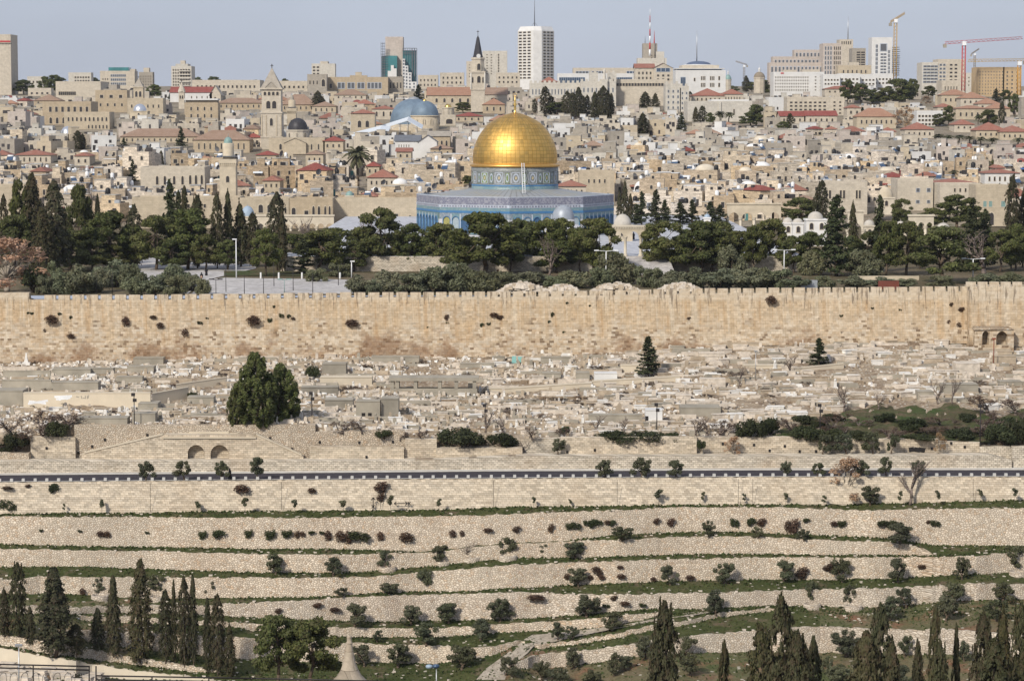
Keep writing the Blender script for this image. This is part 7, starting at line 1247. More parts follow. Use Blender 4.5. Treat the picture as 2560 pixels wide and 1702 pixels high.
esp('pine', [(197, 464, 668, 66), (50, 452, 668, 56), (38, 538, 672, 84), (178, 577, 676, 116, 'bright green low pine before the brown-tinged cypress'), (275, 530, 674, 116), (285, 612, 676, 66), (390, 540, 676, 112), (470, 522, 674, 112), (515, 585, 676, 72), (665, 572, 690, 70, 'rounded light green pine before the tall plaza cypress'), (230, 600, 678, 80), (330, 560, 672, 70), (430, 600, 678, 80), (570, 600, 676, 60), (845, 570, 672, 120, 'wide pine with a leaning bare trunk'), (955, 522, 676, 122, 'tallest pine left of the golden-domed shrine'), (1030, 560, 676, 92), (1100, 560, 676, 96), (1210, 532, 690, 160, 'big spreading pine in front of the golden-domed shrine'), (1130, 580, 676, 80), (1310, 550, 676, 90), (1365, 550, 678, 78), (1412, 546, 676, 74), (1485, 546, 690, 104, 'pine just left of the broad stairs'), (1450, 570, 680, 60), (1275, 575, 680, 70), (1660, 555, 680, 112, 'pine just right of the broad stairs'), (1752, 553, 682, 112), (1815, 556, 676, 84), (1925, 548, 676, 84), (1885, 565, 680, 60), (2025, 580, 684, 78), (2215, 553, 688, 70, 'high-trunked umbrella pine beside the conifers'), (2265, 555, 688, 86), (2357, 568, 708, 136, 'broad full pine rising just behind the wall'), (1985, 590, 682, 60), (2130, 590, 680, 60), (2500, 575, 680, 80), (2540, 560, 676, 70), (2170, 580, 680, 60)] + [(x, R.uniform(572, 602), R.uniform(666, 684), R.uniform(70, 100)) for x in (740, 800, 885, 920, 990, 1070, 1150, 1245, 1290, 1340, 1390, 1425, 1690, 1720, 1780, 1850)], 'dark green umbrella pine on the esplanade', ge)
esp('pine', [(2000, 494, 566, 96), (2255, 498, 568, 54), (2390, 488, 575, 104), (2330, 520, 575, 60), (2440, 530, 578, 60), (1445, 466, 486, 52)], 'pine behind the free arcades', 'pines behind the platform', z=ZP - 1)
esp('cypress', [(2054, 452, 560, 32), (2040, 480, 560, 20), (1562, 452, 560, 20), (1548, 478, 560, 14), (1576, 485, 560, 16)], 'slim cypress behind the platform', 'cypresses behind the platform', z=ZP)
esp('conifer', [(1604, 480, 562, 36), (1640, 475, 562, 36), (1662, 500, 562, 34), (1700, 506, 562, 44), (1730, 500, 562, 36), (1775, 505, 562, 40), (1800, 512, 562, 40), (1590, 510, 562, 30)], 'dark conifer behind the free arcade', 'conifers behind the platform', z=ZP)
esp('olivebush', [(128, 655, 718, 46), (160, 682, 734, 66), (205, 663, 734, 80), (250, 672, 730, 60), (285, 652, 718, 86), (330, 660, 722, 66), (335, 693, 737, 56), (385, 688, 737, 66), (430, 688, 737, 66), (440, 662, 718, 66), (480, 688, 728, 50), (507, 698, 736, 38, 'small leaning olive at the end of the grove by the plaza'), (793, 672, 704, 50, 'low round olive on the plaza'), (848, 658, 692, 54, 'taller round olive on the plaza'), (900, 688, 735, 66), (960, 678, 731, 76), (1020, 683, 731, 86), (1085, 668, 729, 86), (1150, 658, 729, 86), (1200, 678, 729, 86), (1250, 678, 724, 76), (1330, 678, 712, 86), (1430, 678, 720, 86), (1540, 633, 710, 96, 'big olive at the foot of the broad stairs'), (1620, 666, 718, 60), (1680, 678, 722, 76), (1740, 668, 720, 76), (1800, 673, 722, 86), (1860, 673, 722, 86), (1905, 668, 720, 76), (1830, 615, 688, 66), (2030, 628, 688, 66), (2160, 626, 692, 86), (1940, 673, 720, 66), (2130, 688, 720, 66), (2200, 692, 720, 70), (2260, 696, 718, 60), (2350, 688, 718, 66), (2460, 684, 712, 66), (2520, 680, 710, 70), (1500, 670, 716, 60), (1390, 690, 722, 60), (2060, 690, 720, 50), (1990, 690, 722, 60), (110, 690, 736, 40), (930, 700, 737, 40)], 'grey-green olive bush just behind the city wall', 'olives behind the city wall', tint=1.55)
px_tree('autumn', 18, 592, 733, 190, 'large pinkish leafless tree at the left edge behind the wall', None, D=ray_z(18, 733, ZE), tint=(1.25, 1.2, 1.3))
px_tree('shrub', 85, 668, 732, 66, 'dark bush beside the pinkish leafless tree', None, D=ray_z(85, 732, ZE), tint=.8)
px_tree('bare', 765, 540, 650, 84, 'leafless spreading tree above the plaza', None, D=ray_z(765, 650, ZE)); px_tree('bare', 905, 545, 640, 90, 'leafless purplish tree behind the leaning pine', None, D=ray_z(905, 645, ZE)); px_tree('bare', 2460, 578, 690, 110, 'grey leafless thicket tree near the right end of the esplanade', None, D=ray_z(2460, 690, ZE)); px_tree('bare', 230, 455, 660, 24, 'dead thin tree standing above the grove', None, D=ray_z(230, 660, ZE)); px_tree('bare', 1372, 590, 690, 50, 'dead tree with drooping twigs under the pines', None, D=ray_z(1372, 690, ZE))
gk = 'trees among the city houses'
def city_tree(kind, rows, label):
    for r_ in rows:
        D = r_[5] if len(r_) > 5 else D_city(r_[2]); base = P(r_[0], r_[2], D); base.z = min(base.z, max(zc(D), base.z - 6)) - .3; h = P(r_[0], r_[1], D).z - base.z
        plant(kind, base, h, m_(r_[3], D) * 1.1, r_[4] if len(r_) > 4 and r_[4] else label, gk, R.uniform(.8, 1.1), at=(r_[0], (r_[1] + r_[2]) / 2)); EXCL.append((r_[0] - r_[3] * .3, r_[0] + r_[3] * .3, r_[2] - 2, D, 2))
city_tree('cypress', [(195, 327, 374, 26), (207, 335, 372, 16), (403, 377, 418, 14), (795, 228, 280, 30, 'solitary dark cypress cluster right of the stone-spired tower'), (808, 246, 280, 18), (1082, 222, 268, 14), (1337, 247, 282, 13), (1363, 217, 290, 26), (1378, 240, 288, 20), (1418, 228, 292, 26), (1432, 232, 294, 22), (1446, 219, 294, 26), (1457, 240, 294, 18), (1468, 238, 292, 16), (1487, 230, 294, 22), (1498, 228, 294, 20), (1508, 215, 296, 26), (1519, 228, 296, 20), (1528, 234, 294, 16), (1607, 283, 340, 28, 'squarish dark cypress alone amid flat roofs'), (1613, 230, 276, 28), (1638, 234, 276, 20), (1739, 268, 310, 14), (1756, 265, 308, 20), (1725, 229, 258, 14), (1975, 284, 326, 18), (2058, 281, 310, 11), (2504, 254, 322, 16), (1865, 190, 230, 18)], 'dark cypress rising among pale city houses')
city_tree('pine', [(60, 200, 236, 44), (112, 192, 235, 30), (132, 188, 236, 34), (152, 194, 208, 26), (232, 194, 206, 26), (385, 212, 246, 34), (535, 192, 208, 26), (580, 202, 216, 22), (712, 197, 230, 20), (1158, 256, 282, 36), (1392, 256, 290, 44), (1792, 208, 234, 24), (1852, 267, 302, 28), (1890, 262, 316, 34), (1875, 282, 316, 44), (1775, 282, 312, 22), (1880, 205, 230, 26), (1905, 200, 240, 34), (1935, 210, 238, 44), (1968, 214, 238, 22), (2030, 218, 238, 36), (2082, 220, 240, 26), (2120, 200, 260, 34), (2152, 210, 260, 36), (2182, 225, 260, 44), (2245, 198, 262, 76, 'largest dark pine clump on the right skyline'), (2215, 220, 262, 40), (2282, 198, 250, 26), (2347, 285, 317, 26), (2372, 265, 314, 28), (2475, 275, 322, 36), (2535, 235, 292, 26), (1171, 439, 478, 28), (935, 442, 464, 28), (2495, 398, 426, 40), (2515, 225, 258, 24), (495, 193, 208, 18), (640, 200, 212, 16), (2320, 215, 245, 30), (1958, 304, 327, 30), (1830, 215, 238, 30)], 'dark pine standing among pale city houses')
city_tree('conifer', [(453, 320, 370, 24), (332, 400, 460, 22), (1047, 212, 258, 24), (1703, 282, 336, 26), (2490, 222, 258, 24), (310, 345, 366, 16), (2155, 268, 294, 18), (1217, 184, 214, 16), (427, 232, 252, 16)], 'small dark conifer among pale city houses')
city_tree('palm', [(895, 364, 440, 60, 'tall date palm with a shaggy crown among the houses', 850), (1800, 278, 308, 26), (1822, 280, 308, 24), (1985, 255, 282, 20), (2445, 286, 312, 18), (2345, 335, 356, 26), (2372, 338, 358, 26), (2398, 337, 358, 26), (2424, 340, 360, 26), (2452, 342, 362, 26), (2480, 344, 362, 26), (2545, 344, 362, 26), (2384, 425, 448, 22), (370, 496, 545, 34, 'shaggy pale palm behind the esplanade grove', 742)], 'small palm among the city houses')
city_tree('autumn', [(2262, 268, 322, 44, 'rust-brown leafless tree beside the whitish apartment row'), (2315, 240, 262, 24)], 'brownish tree among the city houses')
# ================================================================ the old city's houses
KIT = {}
b = MB(); b.lathe([(.5, .5), (.52, .6), (.52, 1.55), (.3, 1.72), (.3, 1.8)], 10); [b.tube((x, y, 0), (x, y, .5), .05, .05, 4) for x in (-.35, .35) for y in (-.35, .35)]; KIT['white'] = b.mesh('water_tank', [M['white_paint']])
b = MB(); b.lathe([(.6, .25), (.64, .4), (.64, 1.35), (.35, 1.6), (.35, 1.7)], 10); [b.tube((x, y, 0), (x, y, .3), .06, .06, 4) for x in (-.4, .4) for y in (-.4, .4)]; KIT['black'] = b.mesh('water_tank', [M['black_plastic']])
b = MB(); b.tube((0, 0, 0), (0, 0, 1.0), .06, .05, 5); n = 14
for i, (r0, d0, r1, d1) in enumerate(((0, 0, .45, .06), (.45, .06, .85, .24))):
    for k in range(n):
        a, c = 2 * math.pi * k / n, 2 * math.pi * (k + 1) / n; f = lambda r, d, t: (r * math.cos(t), -.1 - d * .9 - r * math.sin(t) * .25, 1.25 + r * math.sin(t) * .95); b.face((f(r0, d0, a), f(r0, d0, c), f(r1, d1, c), f(r1, d1, a)))
b.tube((0, -.1, .5), (0, -.9, 1.5), .03, .03, 4); plain('dish_grey', (.16, .16, .17), .6, .2); KIT['dish'] = b.mesh('satellite_dish', [M['dish_grey']])
b = MB(); b.hex8([(-.9, -.9, .1), (.9, -.9, .1), (.9, .5, 1.1), (-.9, .5, 1.1), (-.9, -.95, .18), (.9, -.95, .18), (.9, .45, 1.18), (-.9, .45, 1.18)]); b.tube((-.8, .6, 1.3), (.8, .6, 1.3), .3, .3, 8, 1); [b.tube((x, .5, 0), (x, .5, 1.1), .05, .05, 4, 1) for x in (-.7, .7)]
plain('panel_blue', (.05, .09, .16), .25, .2, .1, 1, .5); KIT['solar'] = b.mesh('solar_heater', [M['panel_blue'], M['white_paint']])
CNT = dict(white=0, black=0, dish=0, solar=0); LIM = dict(white=175, black=120, dish=240, solar=130)
KL = {'white': ('water_tank', 'white cylindrical water tank on a flat house roof', 'water tank', 'white rooftop water tanks'), 'black': ('water_tank', 'black cylindrical water tank on a flat house roof', 'water tank', 'black rooftop water tanks'), 'dish': ('satellite_dish', 'grey satellite dish on a flat house roof', 'satellite dish', 'rooftop satellite dishes'), 'solar': ('solar_heater', 'tilted solar water heater on a flat house roof', 'solar heater', 'rooftop solar heaters')}
def clutter(k, p, s=1.0):
    if CNT[k] >= LIM[k]: return
    CNT[k] += 1; nm, lb, cat, gr = KL[k]; o = put(nm, KIT[k], None, p, (s, s, s), R.uniform(.5, 1.5) * R.choice((-1, 1, 1)) if k == 'dish' else R.uniform(-.6, .9)); tag(o, lb, cat, gr)
TINTS = [('sandy', (1.06, 1.0, .93)), ('cream', (1.16, 1.13, 1.06)), ('honey-coloured', (1.06, .95, .78)), ('greyish', (.92, .93, .93)), ('pale', (1.22, 1.22, 1.22)), ('pale grey', (1.08, 1.10, 1.13)), ('weathered', (.86, .81, .74)), ('light ochre', (1.12, 1.03, .88)), ('brownish', (.82, .74, .63)), ('off-white', (1.26, 1.26, 1.27))]
NUM = ['no', 'one', 'two', 'three', 'four', 'five', 'six', 'seven', 'eight']
plain('roof_grey', (.30, .31, .33), .9, 0, .2, .5); plain('door_wood', (.10, .06, .035), .7); plain('door_teal', (.07, .2, .2), .6); plain('awning_blue', (.05, .12, .30), .7); plain('tin', (.42, .45, .48), .5, .5, .15, 1)
mb_ = MB(); mb_.box(-.5, .5, -.06, .02, 0, 1); ME_DOOR = mb_.mesh('door', [M['door_wood']]); mb_ = MB(); mb_.box(-.5, .5, -.06, .02, 0, 1); ME_DOOR2 = mb_.mesh('door', [M['door_teal']])
HC = dict(stone=0, dome=0, red=0, white=0); REST = MB(); NREST = 0
def house(px, D, w, h, dep, rz, style):
    """one old-city house: block with parapet, often a second block, windows, door and its roof"""
    global NREST
    q = P(px, 400, D); z0 = zc(D); loc = (q.x, D, z0 - 1.2); h += 1.2; nm, tint = R.choice(TINTS); v = R.uniform(.9, 1.08)
    if style == 'white': nm, tint = 'whitewashed', (1.25, 1.28, 1.34)
    b = MB(); b.box(-w / 2, w / 2, 0, dep, 0, h, 0, 1); p = .3; ph_ = R.choice((.3, .5, .8))
    if style != 'red':
        for a in ((-w / 2 - .02, w / 2 + .02, -.02, p), (-w / 2 - .02, w / 2 + .02, dep - p, dep + .02)): b.box(*a, h - .003, h + ph_)
        for a in ((-w / 2 - .02, -w / 2 + p), (w / 2 - p, w / 2 + .02)): b.box(*a, p, dep - p, h - .003, h + ph_)
    up = None
    if R.random() < .55 and style in ('stone', 'white'):
        ww = w * R.uniform(.3, .6); xo = R.uniform(-w / 2 + ww / 2, w / 2 - ww / 2); hh = R.uniform(1.8, 3.2); y0 = R.uniform(.6, dep * .45); up = (xo, ww, hh, y0); b.box(xo - ww / 2, xo + ww / 2, y0, min(dep - .4, y0 + 5), h + .002, h + hh, 0, 1); b.box(xo - ww / 2 - .12, xo + ww / 2 + .12, y0 - .12, min(dep - .3, y0 + 5.1), h + hh + .001, h + hh + .22, 1)
    for _ in range(R.choice((2, 3, 4, 5, 6, 7)) if style in ('stone', 'white') else 1):   # sheds, stair heads, water-tank stands
        xa = R.uniform(-w / 2 + .4, w / 2 - 1.6); ya = R.uniform(.8, max(.9, dep - 3)); b.box(xa, xa + R.uniform(.5, 2), ya, ya + R.uniform(.4, 2), h + .001, h + R.uniform(.5, 1.8), R.choice((0, 1, 2, 2, 8)), R.choice((1, 1, 8)))
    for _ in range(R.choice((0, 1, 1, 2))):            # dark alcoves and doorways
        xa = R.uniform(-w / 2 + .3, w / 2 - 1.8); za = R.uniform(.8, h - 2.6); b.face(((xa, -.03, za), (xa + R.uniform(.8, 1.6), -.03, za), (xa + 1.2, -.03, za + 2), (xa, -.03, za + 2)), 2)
    storeys = 2 if h > 6.4 else 1; nwin = max(1, min(4, int(w / 3.2) + R.choice((-1, 0, 0, 1)))); wins = []
    for s_ in range(storeys):
        zt_ = h - .9 - s_ * 3.1 - R.uniform(.2, .5); n_ = max(1, nwin - (s_ == 1 and R.random() < .5)); off = R.uniform(-.4, .4)
        for i in range(n_):
            if R.random() < .12: continue
            ww = R.choice((.8, .9, 1.0, 1.3)); wh = R.choice((1.2, 1.4, 1.7)); x = (i + .5) / n_ * (w - 1.2) - (w - 1.2) / 2 + off
            wins.append((x, zt_ - wh, ww, wh, R.random() < .35))
    key = {'stone': 'stone', 'white': 'white', 'dome': 'dome', 'red': 'red'}[style]; cap = dict(stone=285, white=60, dome=64, red=90)[key]
    tz = loc[2] + h
    if HC[key] >= cap or D > 1330:
        c_, s_ = math.cos(rz), math.sin(rz); tf = lambda x, y, z: (loc[0] + x * c_ - y * s_, D + x * s_ + y * c_, loc[2] + z); base = len(REST.v)
        REST.v += [tf(*v_) for v_ in b.v]; REST.f += [tuple(i + base for i in f) for f in b.f]; km = R.choice((0, 3, 3, 4, 5, 5, 6, 7)); REST.m += [m if m else km for m in b.m]; REST.s += b.s
        for x, z, ww, wh, ar in wins: REST.face([tf(x - ww / 2, -.04, z), tf(x + ww / 2, -.04, z), tf(x + ww / 2, -.04, z + wh), tf(x - ww / 2, -.04, z + wh)], 2)
        NREST += 1; return tz
    HC[key] += 1; name = {'stone': 'stone_house', 'white': 'white_house', 'dome': 'domed_house', 'red': 'tiled_house'}[style]
    wl = NUM[min(8, len(wins))] + (' window' if len(wins) == 1 else ' windows')
    extra = {'stone': 'flat-roofed house' if not up else 'stepped flat-roofed house', 'white': 'flat-roofed house', 'dome': 'low-domed house', 'red': 'tile-roofed house'}[style]
    t = thing(name, f'{nm} {extra} with {wl}' if wins else f'windowless {nm} {extra} on the slope', 'house', loc, rz, 'houses of the old city', at=(px, proj((q.x, D, tz))[1])); t['auto'] = 1
    rf_ = M[R.choice(('roof_flat', 'roof_flat', 'roof_white', 'roof_grey'))]; b.m = [3 if m == 8 else m for m in b.m]; o = b.build('wall', [M['stone_tint'], rf_, M['win_dark'], M['tin']], t); o.color = (*[c_ * v for c_ in tint], 1)
    for x, z, ww, wh, ar in wins: put('window', ME_AWIN if ar else (ME_GWIN if style == 'white' else ME_WIN), t, (x, 0, z), (ww, 1, wh))
    if R.random() < .35: put('door', R.choice((ME_DOOR, ME_DOOR2)), t, (R.uniform(-w * .35, w * .35), 0, 1.0), (1.1, 1, 2.3))
    if up and R.random() < .7: put('window', ME_WIN, t, (up[0] + R.uniform(-.3, .3) * up[1], up[3], h + .5), (.8, 1, 1.2))
    if style == 'dome':
        d_ = MB(); n_ = 1 if w < 9 else R.choice((1, 2))
        for i in range(n_): rr = min(dep, w / n_) * .40; plain_dome(d_, rr, rr * R.uniform(.45, .75), h + .003, 0, (i - (n_ - 1) / 2) * w / n_, dep / 2, 18)
        d_.build('dome', M[R.choice(('dome_grey', 'dome_white', 'lime_pale', 'lime_pale', 'roof_white'))], t)
    if style == 'red':
        r_ = MB(); r_.hip(-w / 2, w / 2, 0, dep, h + .01, min(w, dep) * .26, 0, .45); o = r_.build('roof', M[R.choice(('tile_red', 'tile_salmon', 'tile_red', 'tile_brown', 'tile_crimson'))], t); c_ = R.uniform(.8, 1.1); o.color = (c_, c_, c_, 1)
    if style in ('stone', 'white') and R.random() < .22:
        a_ = MB(); x = R.uniform(-w * .3, w * .3); a_.hex8([(x - 1.6, -1.1, h - 2.0), (x + 1.6, -1.1, h - 2.0), (x + 1.6, -.03, h - 1.5), (x - 1.6, -.03, h - 1.5), (x - 1.6, -1.1, h - 1.9), (x + 1.6, -1.1, h - 1.9), (x + 1.6, -.03, h - 1.4), (x - 1.6, -.03, h - 1.4)]); a_.build('awning', M[R.choice(('tin', 'tile_crimson', 'tile_red', 'awning_blue', 'canvas', 'tin'))], t)
    if style in ('stone', 'white') and not up and R.random() < .3:
        a_ = MB(); x0 = R.uniform(-w * .5, 0); x1 = x0 + w * R.uniform(.3, .5); a_.box(x0, x1, .8, 3.6, h + 2.2, h + 2.35); [a_.tube((x, y, h), (x, y, h + 2.2), .06, .06, 4) for x in (x0 + .1, x1 - .1) for y in (.9, 3.5)]; a_.build('roof_shelter', M[R.choice(('tin', 'canvas', 'tile_red', 'tile_crimson', 'slate'))], t)
    if style != 'red' and D < 1180:
        for _ in range(R.choice((0, 1, 1, 2, 3)) if D < 1000 else R.choice((0, 0, 1, 1, 2))):
            k = R.choices(('white', 'black', 'dish', 'solar'), (3, 2, 3, 1.4))[0]; x, y = R.uniform(-w * .45, w * .45), R.uniform(.7, dep * .6)
            zz_ = tz if not (up and abs(x - up[0]) < up[1] / 2 and y > up[3] - .4) else tz + up[2] + .22
            if style == 'dome': x = R.choice((-1, 1)) * w * .45; y = .8
            clutter(k, (loc[0] + x * math.cos(rz) - y * math.sin(rz), D + y + x * math.sin(rz), zz_), R.uniform(.9, 1.25))
    return tz
def fill_city():
    D = 757.0
    while D < 1460:
        px = -50 + R.uniform(-30, 0)
        while px < 2620:
            w = R.uniform(4.5, 10.5) * (1.15 if D > 1100 else 1); wp = w * F / D; c = px + wp / 2; d = D + R.uniform(-5, 5); dep = R.uniform(7, 10); h = R.uniform(3.6, 6.8) if R.random() < .8 else R.uniform(6.5, 9.5); ok = True
            ymin = -1
            for x0, x1, yv, dl, dp in EXCL:
                if px + wp > x0 and px < x1:
                    if d < dl - .5:
                        if d + dep > dl - 1.5: dep = max(4, dl - 1.5 - d); ok = ok and d + dep < dl
                        ymin = max(ymin, yv + 1)
                    elif d < dl + dp + 2: ok = False
            if ok and ymin > 0:
                while h > 2.2 and proj((P(c, 400, d).x, d, zc(d) + h + 1.6))[1] < ymin: h -= .3
                if h <= 2.2: ok = False
            if D > 1270 and R.random() < .35: ok = False
            if ok and R.random() > .03:
                u = R.random(); pr = .13 if c > 1900 or D > 1150 else .05
                style = 'red' if u < pr else 'dome' if u < pr + .10 and D < 1120 else 'white' if u < pr + .20 else 'stone'
                house(c, d, w * .97, h, dep, R.uniform(-.22, .22) if R.random() < .7 else R.uniform(-.5, .5), style)
            px += wp * R.uniform(.92, 1.12)
        D += 12.5 + (D - 757) * .012
fill_city()
o = REST.build('old_city_houses', [M['ochre_pale'], M['roof_flat'], M['win_dark'], M['cream'], M['white_stone'], M['grey_stone'], M['pink_stone'], M['white_render'], M['tin']]); struct(o, 'stuff')
# ================================================================ the cemetery: tombs, enclosures, sheds, lamps
from mathutils import noise as mnoise
def tomb_variants():
    out = {}
    b = MB(); b.box(-1.1, 1.1, -.5, .5, -.4, .28); b.box(-.95, .95, -.38, .38, .281, .52); out['slab'] = b
    b = MB(); b.box(-1.05, 1.05, -.45, .45, -.4, .55); b.box(-1.15, 1.15, -.52, .52, .551, .66); out['box'] = b
    b = MB(); b.box(-1.0, 1.0, -.42, .42, -.4, .34); out['ends'] = b
    b = MB(); b.box(-.28, .28, -.09, .09, -.3, .85); n = 8; pts = [(.28 * math.cos(math.pi * k / n), .85 + .28 * math.sin(math.pi * k / n)) for k in range(n + 1)]
    b.face([(x, -.09, z) for x, z in pts]); b.face([(x, .09, z) for x, z in reversed(pts)])
    for (xa, za), (xb, zb_) in zip(pts, pts[1:]): b.face(((xa, -.09, za), (xa, .09, za), (xb, .09, zb_), (xb, -.09, zb_)))
    b.box(-.4, .4, -.2, .2, -.3, .12); out['stone'] = b
    b = MB(); b.hex8([(-.22, -.1, -.3), (.22, -.1, -.3), (.22, .1, -.3), (-.22, .1, -.3), (-.2, -.08, .9), (.2, -.08, .9), (.2, .08, .9), (-.2, .08, .9)]); b.lathe([(.12, .9), (.2, 1.02), (.16, 1.2), (.02, 1.26)], 8); b.box(-.35, .35, -.25, .25, -.3, .15); out['turban'] = b
    return out
TV = tomb_variants(); TM = {}
for k, b in TV.items():
    for m in ('tomb', 'tomb_white', 'tomb_tan', 'concrete'): TM[k, m] = b.mesh('tomb_' + k, [M[m]])
NC = dict(box_tomb=0, gravestone=0); heap = MB()
def add_rest(b, mi, p, s, rz):
    base = len(heap.v); c, s_ = math.cos(rz), math.sin(rz)
    heap.v += [(p.x + (x * c - y * s_) * s, p.y + (x * s_ + y * c) * s, p.z + z * s) for x, y, z in b.v]; heap.f += [tuple(i + base for i in f) for f in b.f]; heap.m += [mi] * len(b.f); heap.s += b.s
BUSY = []
def grave(px, v):
    q = cem(px, v); y = proj(q)[1]
    for x0, x1, y0, y1 in BUSY:
        if x0 < px < x1 and y0 < y < y1: return
    right = px > 1500; k = R.choices(('slab', 'box', 'ends', 'stone', 'turban'), (4, 4, 3, 1.5, .8) if right else (2, 2, 2, 4, 2))[0]
    m = R.choices(('tomb', 'tomb_white', 'tomb_tan', 'concrete'), (5, 1.2, 2.6, 1.2) if right else (4, 1.8, 2.4, 1.6))[0]
    s = R.uniform(.75, 1.25) if right else R.uniform(.55, 1.05); rz = R.gauss(0, .16) + (.12 if right else 0); q.z += .02
    nm = 'gravestone' if k in ('stone', 'turban') else 'box_tomb'
    if NC[nm] < 280 and (v < .62 or NC[nm] < 0):
        NC[nm] += 1; col_ = {'tomb': 'pale', 'tomb_white': 'white', 'tomb_tan': 'tan', 'concrete': 'grey'}[m]
        if k == 'ends':
            t = thing(nm, f'low {col_} stone tomb with two small upright end stones', 'tomb', q, rz, 'tombs of the hillside cemetery', (s, s, s)); put('slab', TM['ends', m], t)
            for x in (-.8, .8): put('end_stone', TM['stone', m], t, (x, 0, .3), (.55, .8, .6), math.pi / 2)
        else:
            o = put(nm, TM[k, m], None, q, (s, s, s * R.uniform(.85, 1.2)), rz); lb = {'slab': f'low stepped {col_} stone slab tomb', 'box': f'{col_} box tomb with an overhanging lid', 'stone': f'small round-topped {col_} gravestone', 'turban': f'narrow {col_} gravestone with a knobbed top'}[k]
            tag(o, lb, 'gravestone' if nm == 'gravestone' else 'tomb', 'gravestones of the hillside cemetery' if nm == 'gravestone' else 'tombs of the hillside cemetery')
    else: add_rest(TV[k], {'tomb': 0, 'tomb_white': 1, 'tomb_tan': 2, 'concrete': 3}[m], q, s, rz)
def cbox(name, label, x0, x1, yt, yb, mat, dep=2.0, skew=0, cat='wall', group='low walls of the cemetery', lip=True):
    q0, q1 = cem_px(x0, yb), cem_px(x1, yb + skew); D0, D1 = q0.y, q1.y; A, C = P(x0, yt, D0), P(x1, yt + skew, D1); k = Vector((0, dep, 0)); dn = Vector((0, 0, .6)); b = MB()
    b.hex8([q0 - dn, q1 - dn, q1 - dn + k, q0 - dn + k, A, C, C + k, A + k])
    if lip: u = Vector((0, 0, .12)); f = Vector((0, -.08, 0)); b.hex8([A + f, C + f, C + k, A + k, A + u + f, C + u + f, C + u + k, A + u + k])
    BUSY.append((x0, x1, min(yt, yt + skew), max(yb, yb + skew)))
    o = b.build(name, M[mat]); return tag(o, label, cat, group, at=((x0 + x1) / 2, yt))
